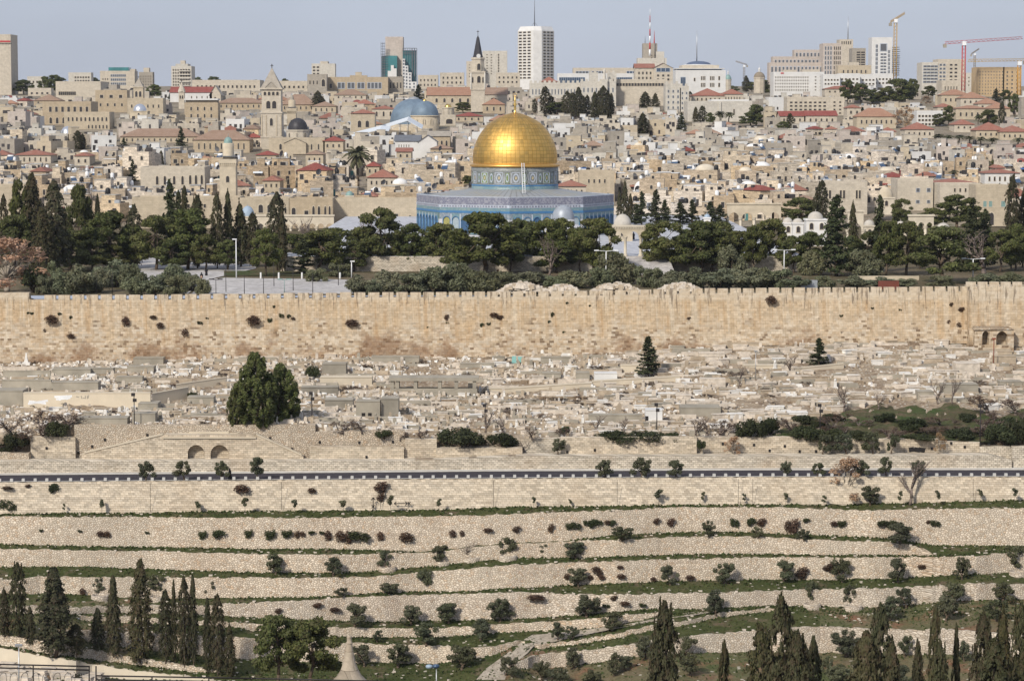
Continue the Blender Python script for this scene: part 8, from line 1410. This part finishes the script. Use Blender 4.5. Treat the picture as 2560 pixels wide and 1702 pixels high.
for a in [('retaining wall of the old burial terrace, grey concrete', 4, 128, 951, 977, 'concrete', 1.0), ('grey concrete back wall of the leftmost burial plot', 8, 126, 928, 945, 'concrete', .5), ('darker concrete vault front beside the leftmost burial plot', 130, 226, 924, 941, 'concrete', 4), ('smooth grey concrete apron below the vault front', 128, 245, 957, 978, 'concrete', 3), ('square grey concrete block at the left frame edge', -20, 57, 978, 1015, 'concrete', 5), ('long whitewashed wall with smeared paint along the left path', 58, 376, 983, 1022, 'plaster', 1.2), ('low pale path wall climbing towards the pepper tree', 380, 470, 985, 1012, 'plaster', 1.0, -16), ('upper pale path wall beside the pepper tree', 440, 566, 962, 978, 'plaster', .8, -18), ('flat concrete vault with a square niche near the wall foot', 333, 408, 896, 910, 'concrete', 3), ('long concrete vault row in the left cemetery', 318, 384, 918, 933, 'concrete', 3), ('concrete step wall left of the path', 225, 283, 922, 938, 'concrete', 2), ('low concrete kerb wall amid rubble', 290, 356, 943, 957, 'concrete', 2), ('concrete box vault on the near left slope', 345, 394, 1010, 1028, 'concrete', 4), ('broken concrete block by the left lamp post', 330, 388, 1035, 1058, 'concrete', 3), ('low concrete vault behind the stepped wall block', 190, 318, 1046, 1060, 'concrete', 3), ('concrete box beside the round dark bush', 468, 534, 994, 1012, 'concrete', 3), ('large grey concrete tank between rubble graves', 805, 865, 911, 936, 'concrete', 4), ('long grey concrete bench wall with gravestones on top', 928, 1048, 893, 907, 'concrete', 3), ('grey concrete ledge right of the pepper tree', 752, 845, 969, 984, 'concrete', 3), ('ruined concrete vault with round openings', 812, 882, 1001, 1022, 'concrete', 3), ('ruined vault front with two black square openings', 890, 950, 1004, 1044, 'concrete', 3), ('tall concrete vault beside the two black openings', 953, 996, 998, 1042, 'concrete', 4), ('low concrete wall near mid cemetery', 1150, 1235, 910, 921, 'concrete', 2), ('grey concrete ledge under the city wall', 1352, 1430, 894, 907, 'concrete', 2), ('small grey vault left of the white block', 1355, 1402, 934, 946, 'concrete', 3), ('rough grey vault beside the white block', 1440, 1474, 933, 950, 'concrete', 3), ('bright white tiled tomb block', 1486, 1543, 934, 956, 'white_render', 3), ('cream wall behind the bushy conifer', 1552, 1600, 914, 930, 'plaster', 2), ('long pale path wall across the middle of the cemetery', 1262, 1480, 972, 982, 'plaster', 1.5, -14), ('second stretch of the long pale path wall', 1480, 1700, 954, 964, 'plaster', 1.5, -12), ('small white hut wall with a dark opening', 1614, 1656, 1026, 1060, 'white_render', 3), ('low concrete wall left of the small white hut', 1472, 1606, 1038, 1054, 'concrete', 2), ('grey concrete vault by the green bank', 1702, 1802, 1020, 1040, 'concrete', 5), ('pale stone wall stub with rough masonry', 1750, 1814, 948, 966, 'tomb', 2), ('long low tomb terrace under the city wall', 1808, 1898, 858, 870, 'tomb_tan', 3), ('wide pale tomb platform, upper right of the cemetery', 1748, 1812, 884, 895, 'tomb', 3), ('pale stepped tomb platform beside the neat dark conifer', 2062, 2116, 890, 900, 'tomb', 2), ('long pale platform of tombs right of the neat conifer', 2140, 2210, 873, 884, 'tomb', 3), ('pale path wall curving past the neat conifer', 1985, 2110, 922, 932, 'plaster', 1.2, -12), ('big pale tomb block on the right slope', 2390, 2450, 910, 934, 'tomb', 4), ('pinkish plaster wall at the far right of the cemetery', 2484, 2540, 892, 908, 'tomb_tan', 2), ('grey concrete vault near the right frame edge', 2500, 2556, 955, 972, 'concrete', 3), ('pale concrete roof of a vault above the green bank', 2356, 2446, 962, 984, 'concrete', 3), ('rounded concrete pit wall above the green bank', 2295, 2335, 980, 1000, 'concrete', 3), ('white slab terrace right at the lower edge of the tombs', 1960, 2020, 1032, 1044, 'tomb_white', 2), ('cream low wall left of the open stone pavilion', 1170, 1186, 958, 972, 'plaster', 1), ('pale bench wall right of the open stone pavilion', 1208, 1282, 972, 980, 'plaster', 1.5), ('low wall of pale blocks near the leafless small tree', 1858, 1960, 914, 922, 'plaster', 2)]:
    cbox('low_wall', a[0], *a[1:])
o = cbox('niche_block', 'cream tomb house with a row of seven small niches', 800, 930, 944, 964, 'plaster', 3, 0, 'tomb house', None)
D = cem_px(865, 964).y - .03
for i in range(7): A = P(812 + i * 16.5, 961, D); put('drain_hole', None) if False else None; nb_ = MB(); C = P(821 + i * 16.5, 954, D); nb_.box(A.x, C.x, A.y - .05, A.y + .1, A.z, C.z); nb_.build('niche', M['concrete'], o)
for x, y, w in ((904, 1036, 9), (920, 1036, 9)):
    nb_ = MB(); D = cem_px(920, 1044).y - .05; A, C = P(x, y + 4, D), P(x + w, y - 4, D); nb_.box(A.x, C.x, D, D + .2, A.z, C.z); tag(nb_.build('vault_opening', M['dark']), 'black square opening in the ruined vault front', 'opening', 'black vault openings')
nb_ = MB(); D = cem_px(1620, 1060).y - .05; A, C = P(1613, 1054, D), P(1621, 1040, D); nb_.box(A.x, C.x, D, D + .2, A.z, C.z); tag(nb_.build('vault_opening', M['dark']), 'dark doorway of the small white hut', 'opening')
# paint smears on the whitewashed wall
ob = bpy.data.objects
D = cem_px(200, 1022).y - .35; ww = [o for o in COL.objects if o.get('label', '').startswith('long whitewashed')][0]
mark(ww, [((70, 1009), (120, 1001)), ((72, 1003), (115, 1008)), ((136, 992), (180, 990)), ((140, 998), (176, 994)), ((148, 994), (150, 1001)), ((165, 988), (168, 999))], D, .35, 'white_paint', 'paint_smear')
mark(ww, [((190, 991), (198, 993)), ((203, 989), (205, 997)), ((207, 995), (212, 995)), ((213, 988), (214, 997)), ((218, 988), (219, 997)), ((222, 987), (220, 996))], D, .16, 'concrete', 'graffiti')
# open stone pavilion
q0, q1 = cem_px(976, 983), cem_px(1193, 983); t = thing('pavilion', 'open flat-roofed concrete pavilion standing among the graves', 'pavilion', (q0.x, q0.y, q0.z - .4), at=(1085, 960)); w = q1.x - q0.x; h = P(976, 944, q0.y).z - q0.z + .4; BUSY.append((970, 1198, 940, 984))
b = MB(); b.box(-.3, w + .3, -.3, 4.6, h - .55, h); b.build('roof_slab', M['concrete'], t); b = MB(); b.box(0, w, 0, .3, 0, 1.25); b.build('parapet_wall', M['concrete'], t); b = MB(); b.box(-.05, w, 4.2, 4.5, 0, 1.0); b.build('back_wall', M['concrete'], t)
for u in (.02, .08, .29, .57, .76, .97):
    b = MB(); b.box(u * w - .3, u * w + .3, -.05, .5, 1.25, h - .55); b.build('pier', M['concrete'], t)
    b = MB(); b.box(u * w - .25, u * w + .25, 4.0, 4.5, 1.0, h - .55); b.build('pier', M['concrete'], t)
# arched porch against the bastion
q = P(2437, 864, 454.5); t = thing('arched_porch', 'old stone porch with two dark arches by the wall bastion', 'porch', (q.x, 454.5, q.z - 1.5), at=(2487, 840)); w = m_(98, 454); h = P(2437, 824, 454.5).z - q.z + 1.5; xx = lambda p: P(p, 840, 454.5).x - q.x
b = MB(); b.archwall(0, w, 0, h, 5, [(xx(2464), m_(8.5, 449), 1.6, h - m_(14, 449), 1.3), (xx(2505), m_(14.5, 449), 1.6, h - m_(20, 449), 1.15)], 0, 1, 2.6); b.build('arch_block', [M['city_wall'], M['dark']], t); BUSY.append((2430, 2540, 800, 868))
b = MB(); b.hex8([(-.4, -.4, h), (w, -.2, h), (w, 5, h + .2), (0, 5, h + .2), (0, 0, h + .35), (w - 1, 0, h + .3), (w - 1, 4, h + .6), (0, 4, h + .6)]); b.build('earth_roof', M['dust'], t)
def obelisk(px, yt, yb): q = cem_px(px, yb); h = P(px, yt, q.y).z - q.z; b = MB(); b.box(-.7, .7, -.5, .5, -.4, .5); b.lathe([(.55, .5), (.3, h * .55), (.12, h)], 4, 0, 0, 0, False, .785); tag(b.build('obelisk', M['tomb_white'], None, q), 'white pointed obelisk grave marker at the left of the cemetery', 'obelisk'); BUSY.append((px - 12, px + 12, yt, yb))
obelisk(66, 882, 912)
q = cem_px(1292, 908); b = MB(); b.box(-.9, -.1, -.2, .2, -.3, 1.3); b.box(.2, 1.0, -.2, .2, -.3, 1.2); b.box(-1.1, 1.2, -.4, .4, -.3, .3); plain('turquoise_paint', (.25, .48, .45), .6); tag(b.build('painted_tomb', M['turquoise_paint'], None, q), 'turquoise painted tomb below the city wall', 'tomb')
for px, v in [(R.uniform(-30, 2590), R.random() ** 1.0) for _ in range(4300)]:
    if 540 < px < 600 and v < .45: continue
    if px > 1960:
        q = cem(px, v)
        if proj(q)[1] > ip(px, BT) - 4: continue
    if px < 330 and proj(cem(px, v))[1] > 1040: continue
    if mnoise.noise((px * .008, v * 7, 0)) < -.22: continue
    grave(px, max(.02, v))
for _ in range(420):              # long ledges and kerbs of the grave rows
    px, v = R.uniform(-30, 2590), R.uniform(.04, .97); q = cem(px, v); y = proj(q)[1]
    if any(x0 < px < x1 and y0 < y < y1 for x0, x1, y0, y1 in BUSY) or (px > 1960 and y > ip(px, BT) - 6) or (px < 330 and y > 1035): continue
    L_ = R.uniform(2.5, 8); b = MB(); b.box(-L_ / 2, L_ / 2, -.25, .25, -.8, R.uniform(.25, .7)); add_rest(b, R.choice((0, 0, 2, 3, 3, 4)), q, 1, R.gauss(.02, .08))
for _ in range(9000):             # loose rubble
    px, v = R.uniform(-30, 2590) if R.random() < .3 else R.uniform(-30, 1800), R.random(); q = cem(px, v); y = proj(q)[1]
    if (px > 1960 and y > ip(px, BT) - 4) or any(x0 < px < x1 and y0 < y < y1 for x0, x1, y0, y1 in BUSY): continue
    s = R.uniform(.12, .42) * (1.3 if px < 1000 else 1); b = MB(); b.hex8([(-1 + R.uniform(-.4, .4), -.7, -.6), (1 + R.uniform(-.4, .4), -.8, -.6), (1, .7, -.6), (-1, .8, -.6), (-.7, -.5, .5 + R.uniform(0, .4)), (.8, -.6, .4), (.7, .5, .7), (-.8, .6, .5)]); add_rest(b, R.choice((0, 0, 1, 2, 4)), q, s, R.uniform(0, 6))
struct(heap.build('rubble_and_graves', [M['tomb'], M['tomb_white'], M['tomb_tan'], M['concrete'], M['dust']]), 'stuff')
for px, yb, w, h in [(R.uniform(20, 2000), R.uniform(905, 1045), R.uniform(24, 60), R.uniform(5, 9)) for _ in range(64)] + [p_[:4] for p_ in [(1330, 1005, 70, 10, 0), (1400, 1000, 60, 9, 0), (1560, 992, 90, 10, 0), (1480, 1012, 120, 9, 0), (1770, 938, 80, 12, 0), (1830, 940, 60, 10, 0), (1260, 1030, 60, 10, 0), (1780, 990, 40, 6, 0), (285, 1030, 60, 8, 0), (520, 1058, 50, 8, 0), (930, 998, 30, 6, 0), (2440, 960, 40, 10, 0), (1700, 905, 40, 8, 0), (2010, 960, 30, 6, 0), (1620, 960, 60, 8, 0)]]:
    cem_tree('scrub', px, yb - h, yb, w, 'patch of reddish-brown dry weeds among the graves', 'dry weeds among the graves')
# black flood-light posts
def post(px, yt, yb, label, D=None, heads=2):
    q = cem_px(px, yb) if D is None else P(px, yb, D); h = P(px, yt, q.y).z - q.z; t = thing('lamp_post', label, 'lamp post', q, 0, 'dark floodlight posts', at=(px, yt)); b = MB(); b.tube((0, 0, -.3), (0, 0, h), .09, .07, 6); b.build('pole', M['iron'], t)
    for i in range(heads): b = MB(); s = (-1, 1)[i]; b.box(s * .12 - .28, s * .12 + .28, -.35, .1, h - .1 - i * .9, h + .38 - i * .9); b.build('floodlight', M['iron'], t)
for px, yt, yb in ((336, 988, 1062), (780, 985, 1058), (1213, 1015, 1068), (1642, 1013, 1078), (2050, 1015, 1090)): post(px, yt, yb, 'black floodlight post at the lower edge of the cemetery')
post(2450, 1017, 1120, 'tall dark floodlight post before the green bank', D_rw(2450) + 3.0)
q = cem_px(2484, 914); b = MB(); b.tube((0, 0, 0), (0, 0, m_(66, q.y)), .1, .08, 6); b.box(-.3, .3, -.2, .2, m_(66, q.y), m_(66, q.y) + .3); plain('rust', (.22, .07, .04), .8); tag(b.build('pole', M['rust'], None, q), 'thin rusty red pole in front of the arched porch', 'pole')
q = cem_px(1889, 950); b = MB(); b.tube((0, 0, 0), (0, 0, m_(72, q.y)), .07, .05, 6); b.box(-.3, .3, -.2, .2, m_(72, q.y), m_(72, q.y) + .2); tag(b.build('pole', M['steel'], None, q), 'thin grey lamp pole among the flat tombs', 'pole')
# ---------------------------------------------------------------- esplanade lamps, rubble heaps, people
def lamp(px, yt, yb, arms, label, name='street_lamp', mat='white_paint', group=None, arm=1.9):
    D = ray_z(px, yb, ZE); q = P(px, yb, D); h = P(px, yt, D).z - q.z; t = thing(name, label, 'street lamp', (q.x, D, ZE), 0, group, at=(px, yt)); r_ = 1 if arms and group is None else .55; b = MB(); b.tube((0, 0, 0), (0, 0, h), .13 * r_, .09 * r_, 8); b.build('pole', M[mat], t)
    for s in arms: b = MB(); b.tube((0, 0, h), (s * arm, 0, h + .12), .06, .05, 5); a = b.build('arm', M[mat], t); b = MB(); b.box(s * arm - .45, s * arm + .45, -.2, .2, h + .05, h + .25); b.build('lamp_head', M[mat], a)
lamp(591, 600, 697, (-1,), 'tall white single lamp by the plaza grove', arm=.3); lamp(1515, 628, 711, (-1, 1), 'tall white double-armed lamp left of the broad stairs'); lamp(1960, 626, 690, (-1, 1), 'white double-armed lamp before the conifers'); lamp(2432, 648, 706, (-1, 1), 'white double-armed lamp at the right end of the esplanade'); lamp(879, 655, 694, (1,), 'thin pale lamp pole beside the wide leaning pine', arm=.2)
for px, yt, yb in ((565, 672, 730), (540, 700, 736), (611, 688, 736), (659, 690, 736), (685, 655, 716), (711, 700, 736), (733, 672, 727), (782, 684, 734), (846, 665, 714), (241, 680, 735), (281, 685, 735)): lamp(px, yt, yb, (-1, 1) if px in (711, 733, 540) else (), 'slender dark green lantern post on the plaza', 'lantern_post', 'copper_green' if px == 711 else 'iron', 'green lantern posts of the plaza', .8)
def heap_of_stones(label, x0, x1, yt, yb, D):
    b = MB(); A, C = P(x0, yb, D), P(x1, yb, D); w = C.x - A.x; H = P(x0, yt, D).z - A.z
    for _ in range(420):
        u = R.random(); y = R.uniform(-2, 4); hh = H * math.sin(math.pi * u) ** .7 * (1 - (y / 4.5) ** 2) * R.random() ** .4; s = R.uniform(.2, .6); x = A.x + u * w
        b.hex8([(x - s + R.uniform(-.2, .2), D + y - s, A.z + hh - s), (x + s, D + y - s, A.z + hh - s), (x + s, D + y + s, A.z + hh - s), (x - s, D + y + s, A.z + hh - s), (x - s * .6, D + y - s * .7, A.z + hh + s * .4), (x + s * .7, D + y - s * .5, A.z + hh + s * .5), (x + s * .6, D + y + s * .6, A.z + hh + s * .6), (x - s * .5, D + y + s * .6, A.z + hh + s * .5)], R.choice((0, 0, 1)))
    tag(b.build('rubble_heap', [M['tomb'], M['tomb_tan']]), label, 'rubble heap', 'rubble heaps behind the city wall', at=((x0 + x1) / 2, yt))
heap_of_stones('largest heap of pale rubble behind the battlements', 1240, 1372, 706, 736, 466); heap_of_stones('low greyish rubble heap beside the largest heap', 1365, 1446, 711, 732, 467); heap_of_stones('pale rubble heap below the broad stairs', 1480, 1600, 707, 732, 467); heap_of_stones('last pale rubble heap before the olive thicket', 1645, 1752, 707, 730, 467)
b = MB(); b.box(0, m_(76, 480), 0, .4, 0, 1.6); o = tag(b.build('site_fence', M['tin'], None, (P(1968, 705, 480).x, 480, ZE)), 'low metal sheet fence among the olives behind the wall', 'fence')
b = MB(); b.box(0, m_(160, 505), 0, .6, 0, .8); tag(b.build('planter_wall', M['lime'], None, (P(2138, 693, 505).x, 505, ZE)), 'long low ochre garden wall under the umbrella pines', 'wall')
b = MB(); b.box(0, m_(52, 478), 0, .5, 0, 1.6); tag(b.build('site_container', M['wood_red'], None, (P(2196, 700, 478).x, 478, ZE)), 'dark red container half hidden by the olives', 'container')
for x in (652, 697, 755, 850): b = MB(); b.lathe([(.2, 0), (.17, 1.3)], 8); D = ray_z(x, 697, ZE); tag(b.build('whitewashed_trunk', M['white_render'], None, (P(x, 697, D).x, D, ZE)), 'whitewashed lower tree trunk at the plaza edge', 'tree trunk', 'whitewashed trunks at the plaza')
plain('skin', (.42, .27, .19), .6, 0, .05); plain('cloth_black', (.016, .015, .018), .9); plain('cloth_red', (.25, .03, .03), .9)
def person(px, yb, D, label, cloth='cloth_black', sit=False, rz=0, z=None):
    q = P(px, yb, D); t = thing('person', label, 'person', (q.x, D, q.z if z is None else z), rz, None, at=(px, yb)); k = -.45 if sit else 0
    V = [((0, 0, .92 + k), .15), ((0, 0, 1.18 + k), .15), ((0, 0, 1.40 + k), .13), ((0, 0, 1.50 + k), .06), ((0, -.02, 1.60 + k), .10), ((0, -.02, 1.70 + k), .085)]
    E = [(0, 1), (1, 2), (2, 3), (3, 4), (4, 5)]
    for s in (-1, 1):
        i = len(V); V += [((s * .19, 0, 1.38 + k), .06), ((s * .25, .02, 1.10 + k), .045), ((s * .23, -.12, .88 + k), .035), ((s * .22, -.17, .80 + k), .03)]; E += [(2, i), (i, i + 1), (i + 1, i + 2), (i + 2, i + 3)]
        i = len(V); V += ([((s * .10, -.4, .45), .08), ((s * .11, -.42, .05), .055), ((s * .11, -.55, .03), .04)] if sit else [((s * .10, -.06 * s, .48), .075), ((s * .11, .10 * s, .07), .05), ((s * .11, .10 * s - .16, .03), .04)]); E += [(0, i), (i, i + 1), (i + 1, i + 2)]
    me = bpy.data.meshes.new('body'); me.from_pydata([v[0] for v in V], E, []); o = put('body', me, t); sk = o.modifiers.new('skin', 'SKIN'); ss = o.modifiers.new('sub', 'SUBSURF'); ss.levels = ss.render_levels = 1
    for i, v in enumerate(V): me.skin_vertices[0].data[i].radius = (v[1], v[1])
    me.skin_vertices[0].data[0].use_root = True; me.materials.append(M['skin'])
    b = MB(); b.lathe([(.30, .06 if not sit else .2), (.27, .5), (.21, .95 + k), (.22, 1.25 + k), (.20, 1.42 + k), (.09, 1.5 + k)], 14); [b.tube((s * .2, 0, 1.4 + k), (s * .26, .02, 1.1 + k), .085, .07, 8) for s in (-1, 1)]; [b.tube((s * .26, .02, 1.1 + k), (s * .235, -.12, .9 + k), .07, .055, 8) for s in (-1, 1)]
    b.build('robe', M[cloth], t); b = MB(); b.lathe([(.14, 1.5 + k), (.125, 1.62 + k), (.118, 1.72 + k), (.07, 1.79 + k), (.01, 1.81 + k)], 12, 0, 0, .025); b.build('headscarf', M[cloth], t); return t
person(575, 1199, D_EDGE + .6, 'person in black walking along the road past the guard blocks', rz=1.4)
for x, y, lb, st in ((504, 697, 'person in dark clothes seated at the plaza steps, left of the pair', True), (516, 690, 'person in black clothes standing at the plaza steps', False)): D = ray_z(x, y, ZE); person(x, y, D, lb, sit=st, z=ZE)
for x, y, lb in ((1570, 596, 'person in dark clothes walking behind the arcade column'), (1584, 599, 'person in dark clothes bending right of the arcade column'), (1576, 592, 'person in dark clothes farther off under the arcade')): D = ray_z(x, y, ZP); person(x, y, D, lb, z=ZP)
# ---------------------------------------------------------------- foreground: stone cone, railing, lamps, tombs
D = 292; q = P(874, 1718, D); t = thing('stone_cone', 'tall concave stone cone roof of an ancient tomb', 'tomb monument', q, at=(874, 1640)); Z = lambda y: P(874, y, D).z - q.z; r = lambda p: m_(p, D)
b = MB(); b.lathe([(r(58), 0), (r(46), Z(1702)), (r(31), Z(1688)), (r(22), Z(1672)), (r(16), Z(1655)), (r(11.5), Z(1635)), (r(8), Z(1612)), (r(6.5), Z(1606))], 32); coursed('cone_stone', (.40, .34, .265), (.35, .29, .22), (.2, .165, .12), 2.6, 2.2, world=False); b.build('cone', M['cone_stone'], t); b = MB(); b.lathe([(r(8.5), Z(1607)), (r(8.5), Z(1605)), (r(6.3), Z(1604)), (r(6.3), Z(1592)), (r(7), Z(1591)), (r(2), Z(1588))], 20); b.build('cap', M['cone_stone'], t)
b = MB(); b.lathe([(r(62), -10), (r(62), 0)], 24); b.build('drum', M['tomb'], t)
D = 140; t = thing('iron_railing', 'dark iron railing with scroll infill at the lower left corner', 'railing', P(240, 1690, D), at=(200, 1690)); o_ = Vector(t.location)
def bar(b, x0, y0, x1, y1, r_=.035): b.tube(P(x0, y0, D) - o_, P(x1, y1, D) - o_, r_, r_, 6)
for nm, segs in (('top_rail', [(-60, 1658, 224, 1665)]), ('middle_rail', [(-60, 1667, 224, 1674)]), ('post', [(83, 1661, 83, 1730)]), ('post', [(223, 1664, 223, 1730)]), ('post', [(240, 1664, 240, 1730)]), ('post', [(380, 1690, 380, 1730)]), ('post', [(522, 1691, 522, 1730)]), ('top_rail', [(240, 1688, 640, 1695), (640, 1695, 1000, 1703)]), ('middle_rail', [(240, 1698, 640, 1704)])):
    b = MB(); [bar(b, *s, .05 if 'rail' in nm else .045) for s in segs]; b.build(nm, M['iron'], t)
x = -20
while x < 222:
    b = MB()
    for k in range(8): a, c = k / 8 * 3.0, (k + 1) / 8 * 3.0; bar(b, x + 8 * math.cos(a), 1686 - 9 * math.sin(a) + k, x + 8 * math.cos(c), 1686 - 9 * math.sin(c) + k + 1, .014)
    bar(b, x - 8, 1690, x - 12, 1730, .014); bar(b, x + 8, 1682, x + 12, 1730, .014); b.build('scroll', M['iron'], t); x += 27
D = 200; t = thing('street_lamp', 'thin grey street lamp before the cypress row', 'street lamp', P(47, 1760, D), at=(47, 1612)); o_ = Vector(t.location); b = MB(); b.tube((0, 0, 0), P(47, 1615, D) - o_, .07, .05, 6); b.build('pole', M['steel'], t); b = MB(); c_ = P(47, 1613, D) - o_; b.box(c_.x - .3, c_.x + .28, -.15, .15, c_.z - .06, c_.z + .1); b.build('lamp_head', M['steel'], t)
D = 240; t = thing('street_lamp', 'pale lamp post with two bluish floodlights by the track', 'street lamp', P(1091, 1760, D), at=(1091, 1665)); o_ = Vector(t.location); b = MB(); b.tube((0, 0, 0), P(1091, 1668, D) - o_, .06, .05, 6); e_ = P(1091, 1668, D) - o_; b.tube(e_, P(1080, 1670, D) - o_, .04, .04, 5); b.tube(e_, P(1097, 1667, D) - o_, .04, .04, 5); b.build('pole', M['steel'], t)
for x, y in ((1073, 1665), (1090, 1664)):
    b = MB(); c_ = P(x, y, D) - o_; b.lathe([(.05, -.22), (.26, -.14), (.3, 0), (.24, .14), (.05, .2)], 12); b.v = [(c_.x + vx * 1.2, vy, c_.z + vz) for vx, vy, vz in b.v]; b.build('floodlight', M['panel_blue'] if x > 1080 else M['dome_blue'], t)
for i in range(46):
    x, y = R.uniform(-10, 250), R.uniform(0, 1); yy = ip(x, WT[8][1]) + 3 + y * 34; q = GP(x, yy); s = R.uniform(.7, 1.1)
    tag(put('flat_tomb', TM[R.choice(('slab', 'box')), 'tomb'], None, q + Vector((0, 0, .25)), (s, s, s), R.uniform(-.5, .5)), 'pale flat tomb behind the iron railing', 'tomb', 'pale tombs behind the railing')
# stones lying on the grass strips, one mass
st = MB()
for _ in range(600):
    x = R.uniform(-20, 2580); i = R.randrange(NW); a, b_, D = column(round(x))[i]; nx = column(round(x))[i + 1][0] if i + 1 < NW else b_ + 40
    if nx - b_ < 3: continue
    q = GP(x, b_ + (nx - b_) * R.random()); s = R.uniform(.08, .24); bx = len(st.v); st.hex8([(q.x + sx * s * R.uniform(.7, 1.3), q.y + sy * s, q.z + sz * s) for sz in (-.4, .6) for sx, sy in ((-1, -1), (1, -1), (1, 1), (-1, 1))])
struct(st.build('loose_stones', M['tomb']), 'stuff')
# ================================================================ labels: each says which one, by look first, then by what stands near it
LM = [('the golden dome', 1287, 350), ('the great blue-grey dome', 1030, 285), ('the stone-spired tower', 679, 260), ('the black church dome', 741, 312), ('the slim minaret', 572, 400), ('the dark church spire', 1195, 170), ('the white high-rise', 1340, 140), ('the glazed tower', 1000, 150), ('the white crenellated wing', 1520, 235), ('the yellow crane', 2237, 120), ('the red crane', 2408, 160), ('the pink office block', 2010, 150), ('the white-domed tomb', 1600, 468), ('the big silver dome', 2328, 440), ('the tall date palm', 895, 400), ('the ochre school', 165, 285), ('the pale windowless block', 1800, 275), ('the tall left slab tower', 5, 160), ('the salmon-roofed mansion', 2190, 305), ('the bright blue dome', 1776, 422), ('the broad stairs', 1615, 668), ('the plaza', 690, 715), ('the wall bastion', 2490, 720), ('the whitewashed domes', 2030, 540), ('the left frame edge', 0, 620),
      ('the stone cone', 874, 1640), ('the track fork', 1310, 1610), ('the cypress row', 350, 1550), ('the rust-leaved tree', 2118, 1200), ('the pepper tree', 640, 970), ('the twin arches', 520, 1130), ('the open pavilion', 1085, 960), ('the bushy conifer', 1620, 890), ('the neat conifer', 2047, 880), ('the wall seam', 1325, 1440), ('the foreground cypresses', 1850, 1600), ('the tapering wall', 2300, 1370), ('the green bank', 2250, 1050)]
ORD = ['first', 'second', 'third', 'fourth', 'fifth', 'sixth', 'seventh', 'eighth', 'ninth', 'tenth', '11th', '12th', '13th', '14th', '15th', '16th', '17th', '18th', '19th', '20th', '21st', '22nd', '23rd', '24th', '25th']
by = {}
for o, at in REG: by.setdefault(o['label'], []).append((o, at))
SHARE = ('guard block', 'drain hole', 'water tank', 'satellite dish', 'solar heater', 'tomb', 'gravestone', 'planter', 'opening', 'coping', 'sapling', 'street lamp', 'lamp post', 'tree trunk')
for lab, its in by.items():
    if len(its) < 2 or its[0][0]['category'] in SHARE or any(a is None for _, a in its): continue
    loc = {}
    for o, (x, y) in its:
        n, lx, ly = min(LM, key=lambda l: (l[1] - x) ** 2 + ((l[2] - y) * 1.6) ** 2); dx, dy = x - lx, (y - ly) * 1.4
        d = ('left of' if dx < 0 else 'right of') if abs(dx) > abs(dy) else ('above' if dy < 0 else 'below'); loc.setdefault((d, n, lx), []).append((x, o))
    for (d, n, lx), l in loc.items():
        side = d in ('left of', 'right of'); l.sort(key=lambda e: abs(e[0] - lx) if side else e[0])
        for i, (x, o) in enumerate(l):
            tail = f', {d} {n}' if len(l) == 1 else f', {ORD[min(i, 24)]} one {d} {n}' if side else f', {ORD[min(i, 24)]} from left {d} {n}'
            words = (lab + tail).split()
            if len(words) > 16: words = lab.split()[:16 - len(tail.split())] + tail.split(); words = ' '.join(words).replace(' ,', ',').split()
            o['label'] = ' '.join(words)
for o, at in REG:
    if 'auto' in o: del o['auto']
# ================================================================ the air: a faint even haze
mb = MB(); mb.box(-5200, 5200, -60, 9200, CZ - 120, CZ + 330); hz_ = bpy.data.materials.new('haze'); hz_.use_nodes = True; n_ = hz_.node_tree; n_.nodes.clear()
v_ = n_.nodes.new('ShaderNodeVolumePrincipled'); v_.inputs['Color'].default_value = (.80, .86, .96, 1); v_.inputs['Density'].default_value = .000035; v_.inputs['Anisotropy'].default_value = .2
n_.links.new(v_.outputs[0], n_.nodes.new('ShaderNodeOutputMaterial').inputs['Volume']); o = mb.build('haze', hz_); struct(o, 'stuff')
SC.cycles.volume_bounces = 0; SC.cycles.volume_step_rate = 10
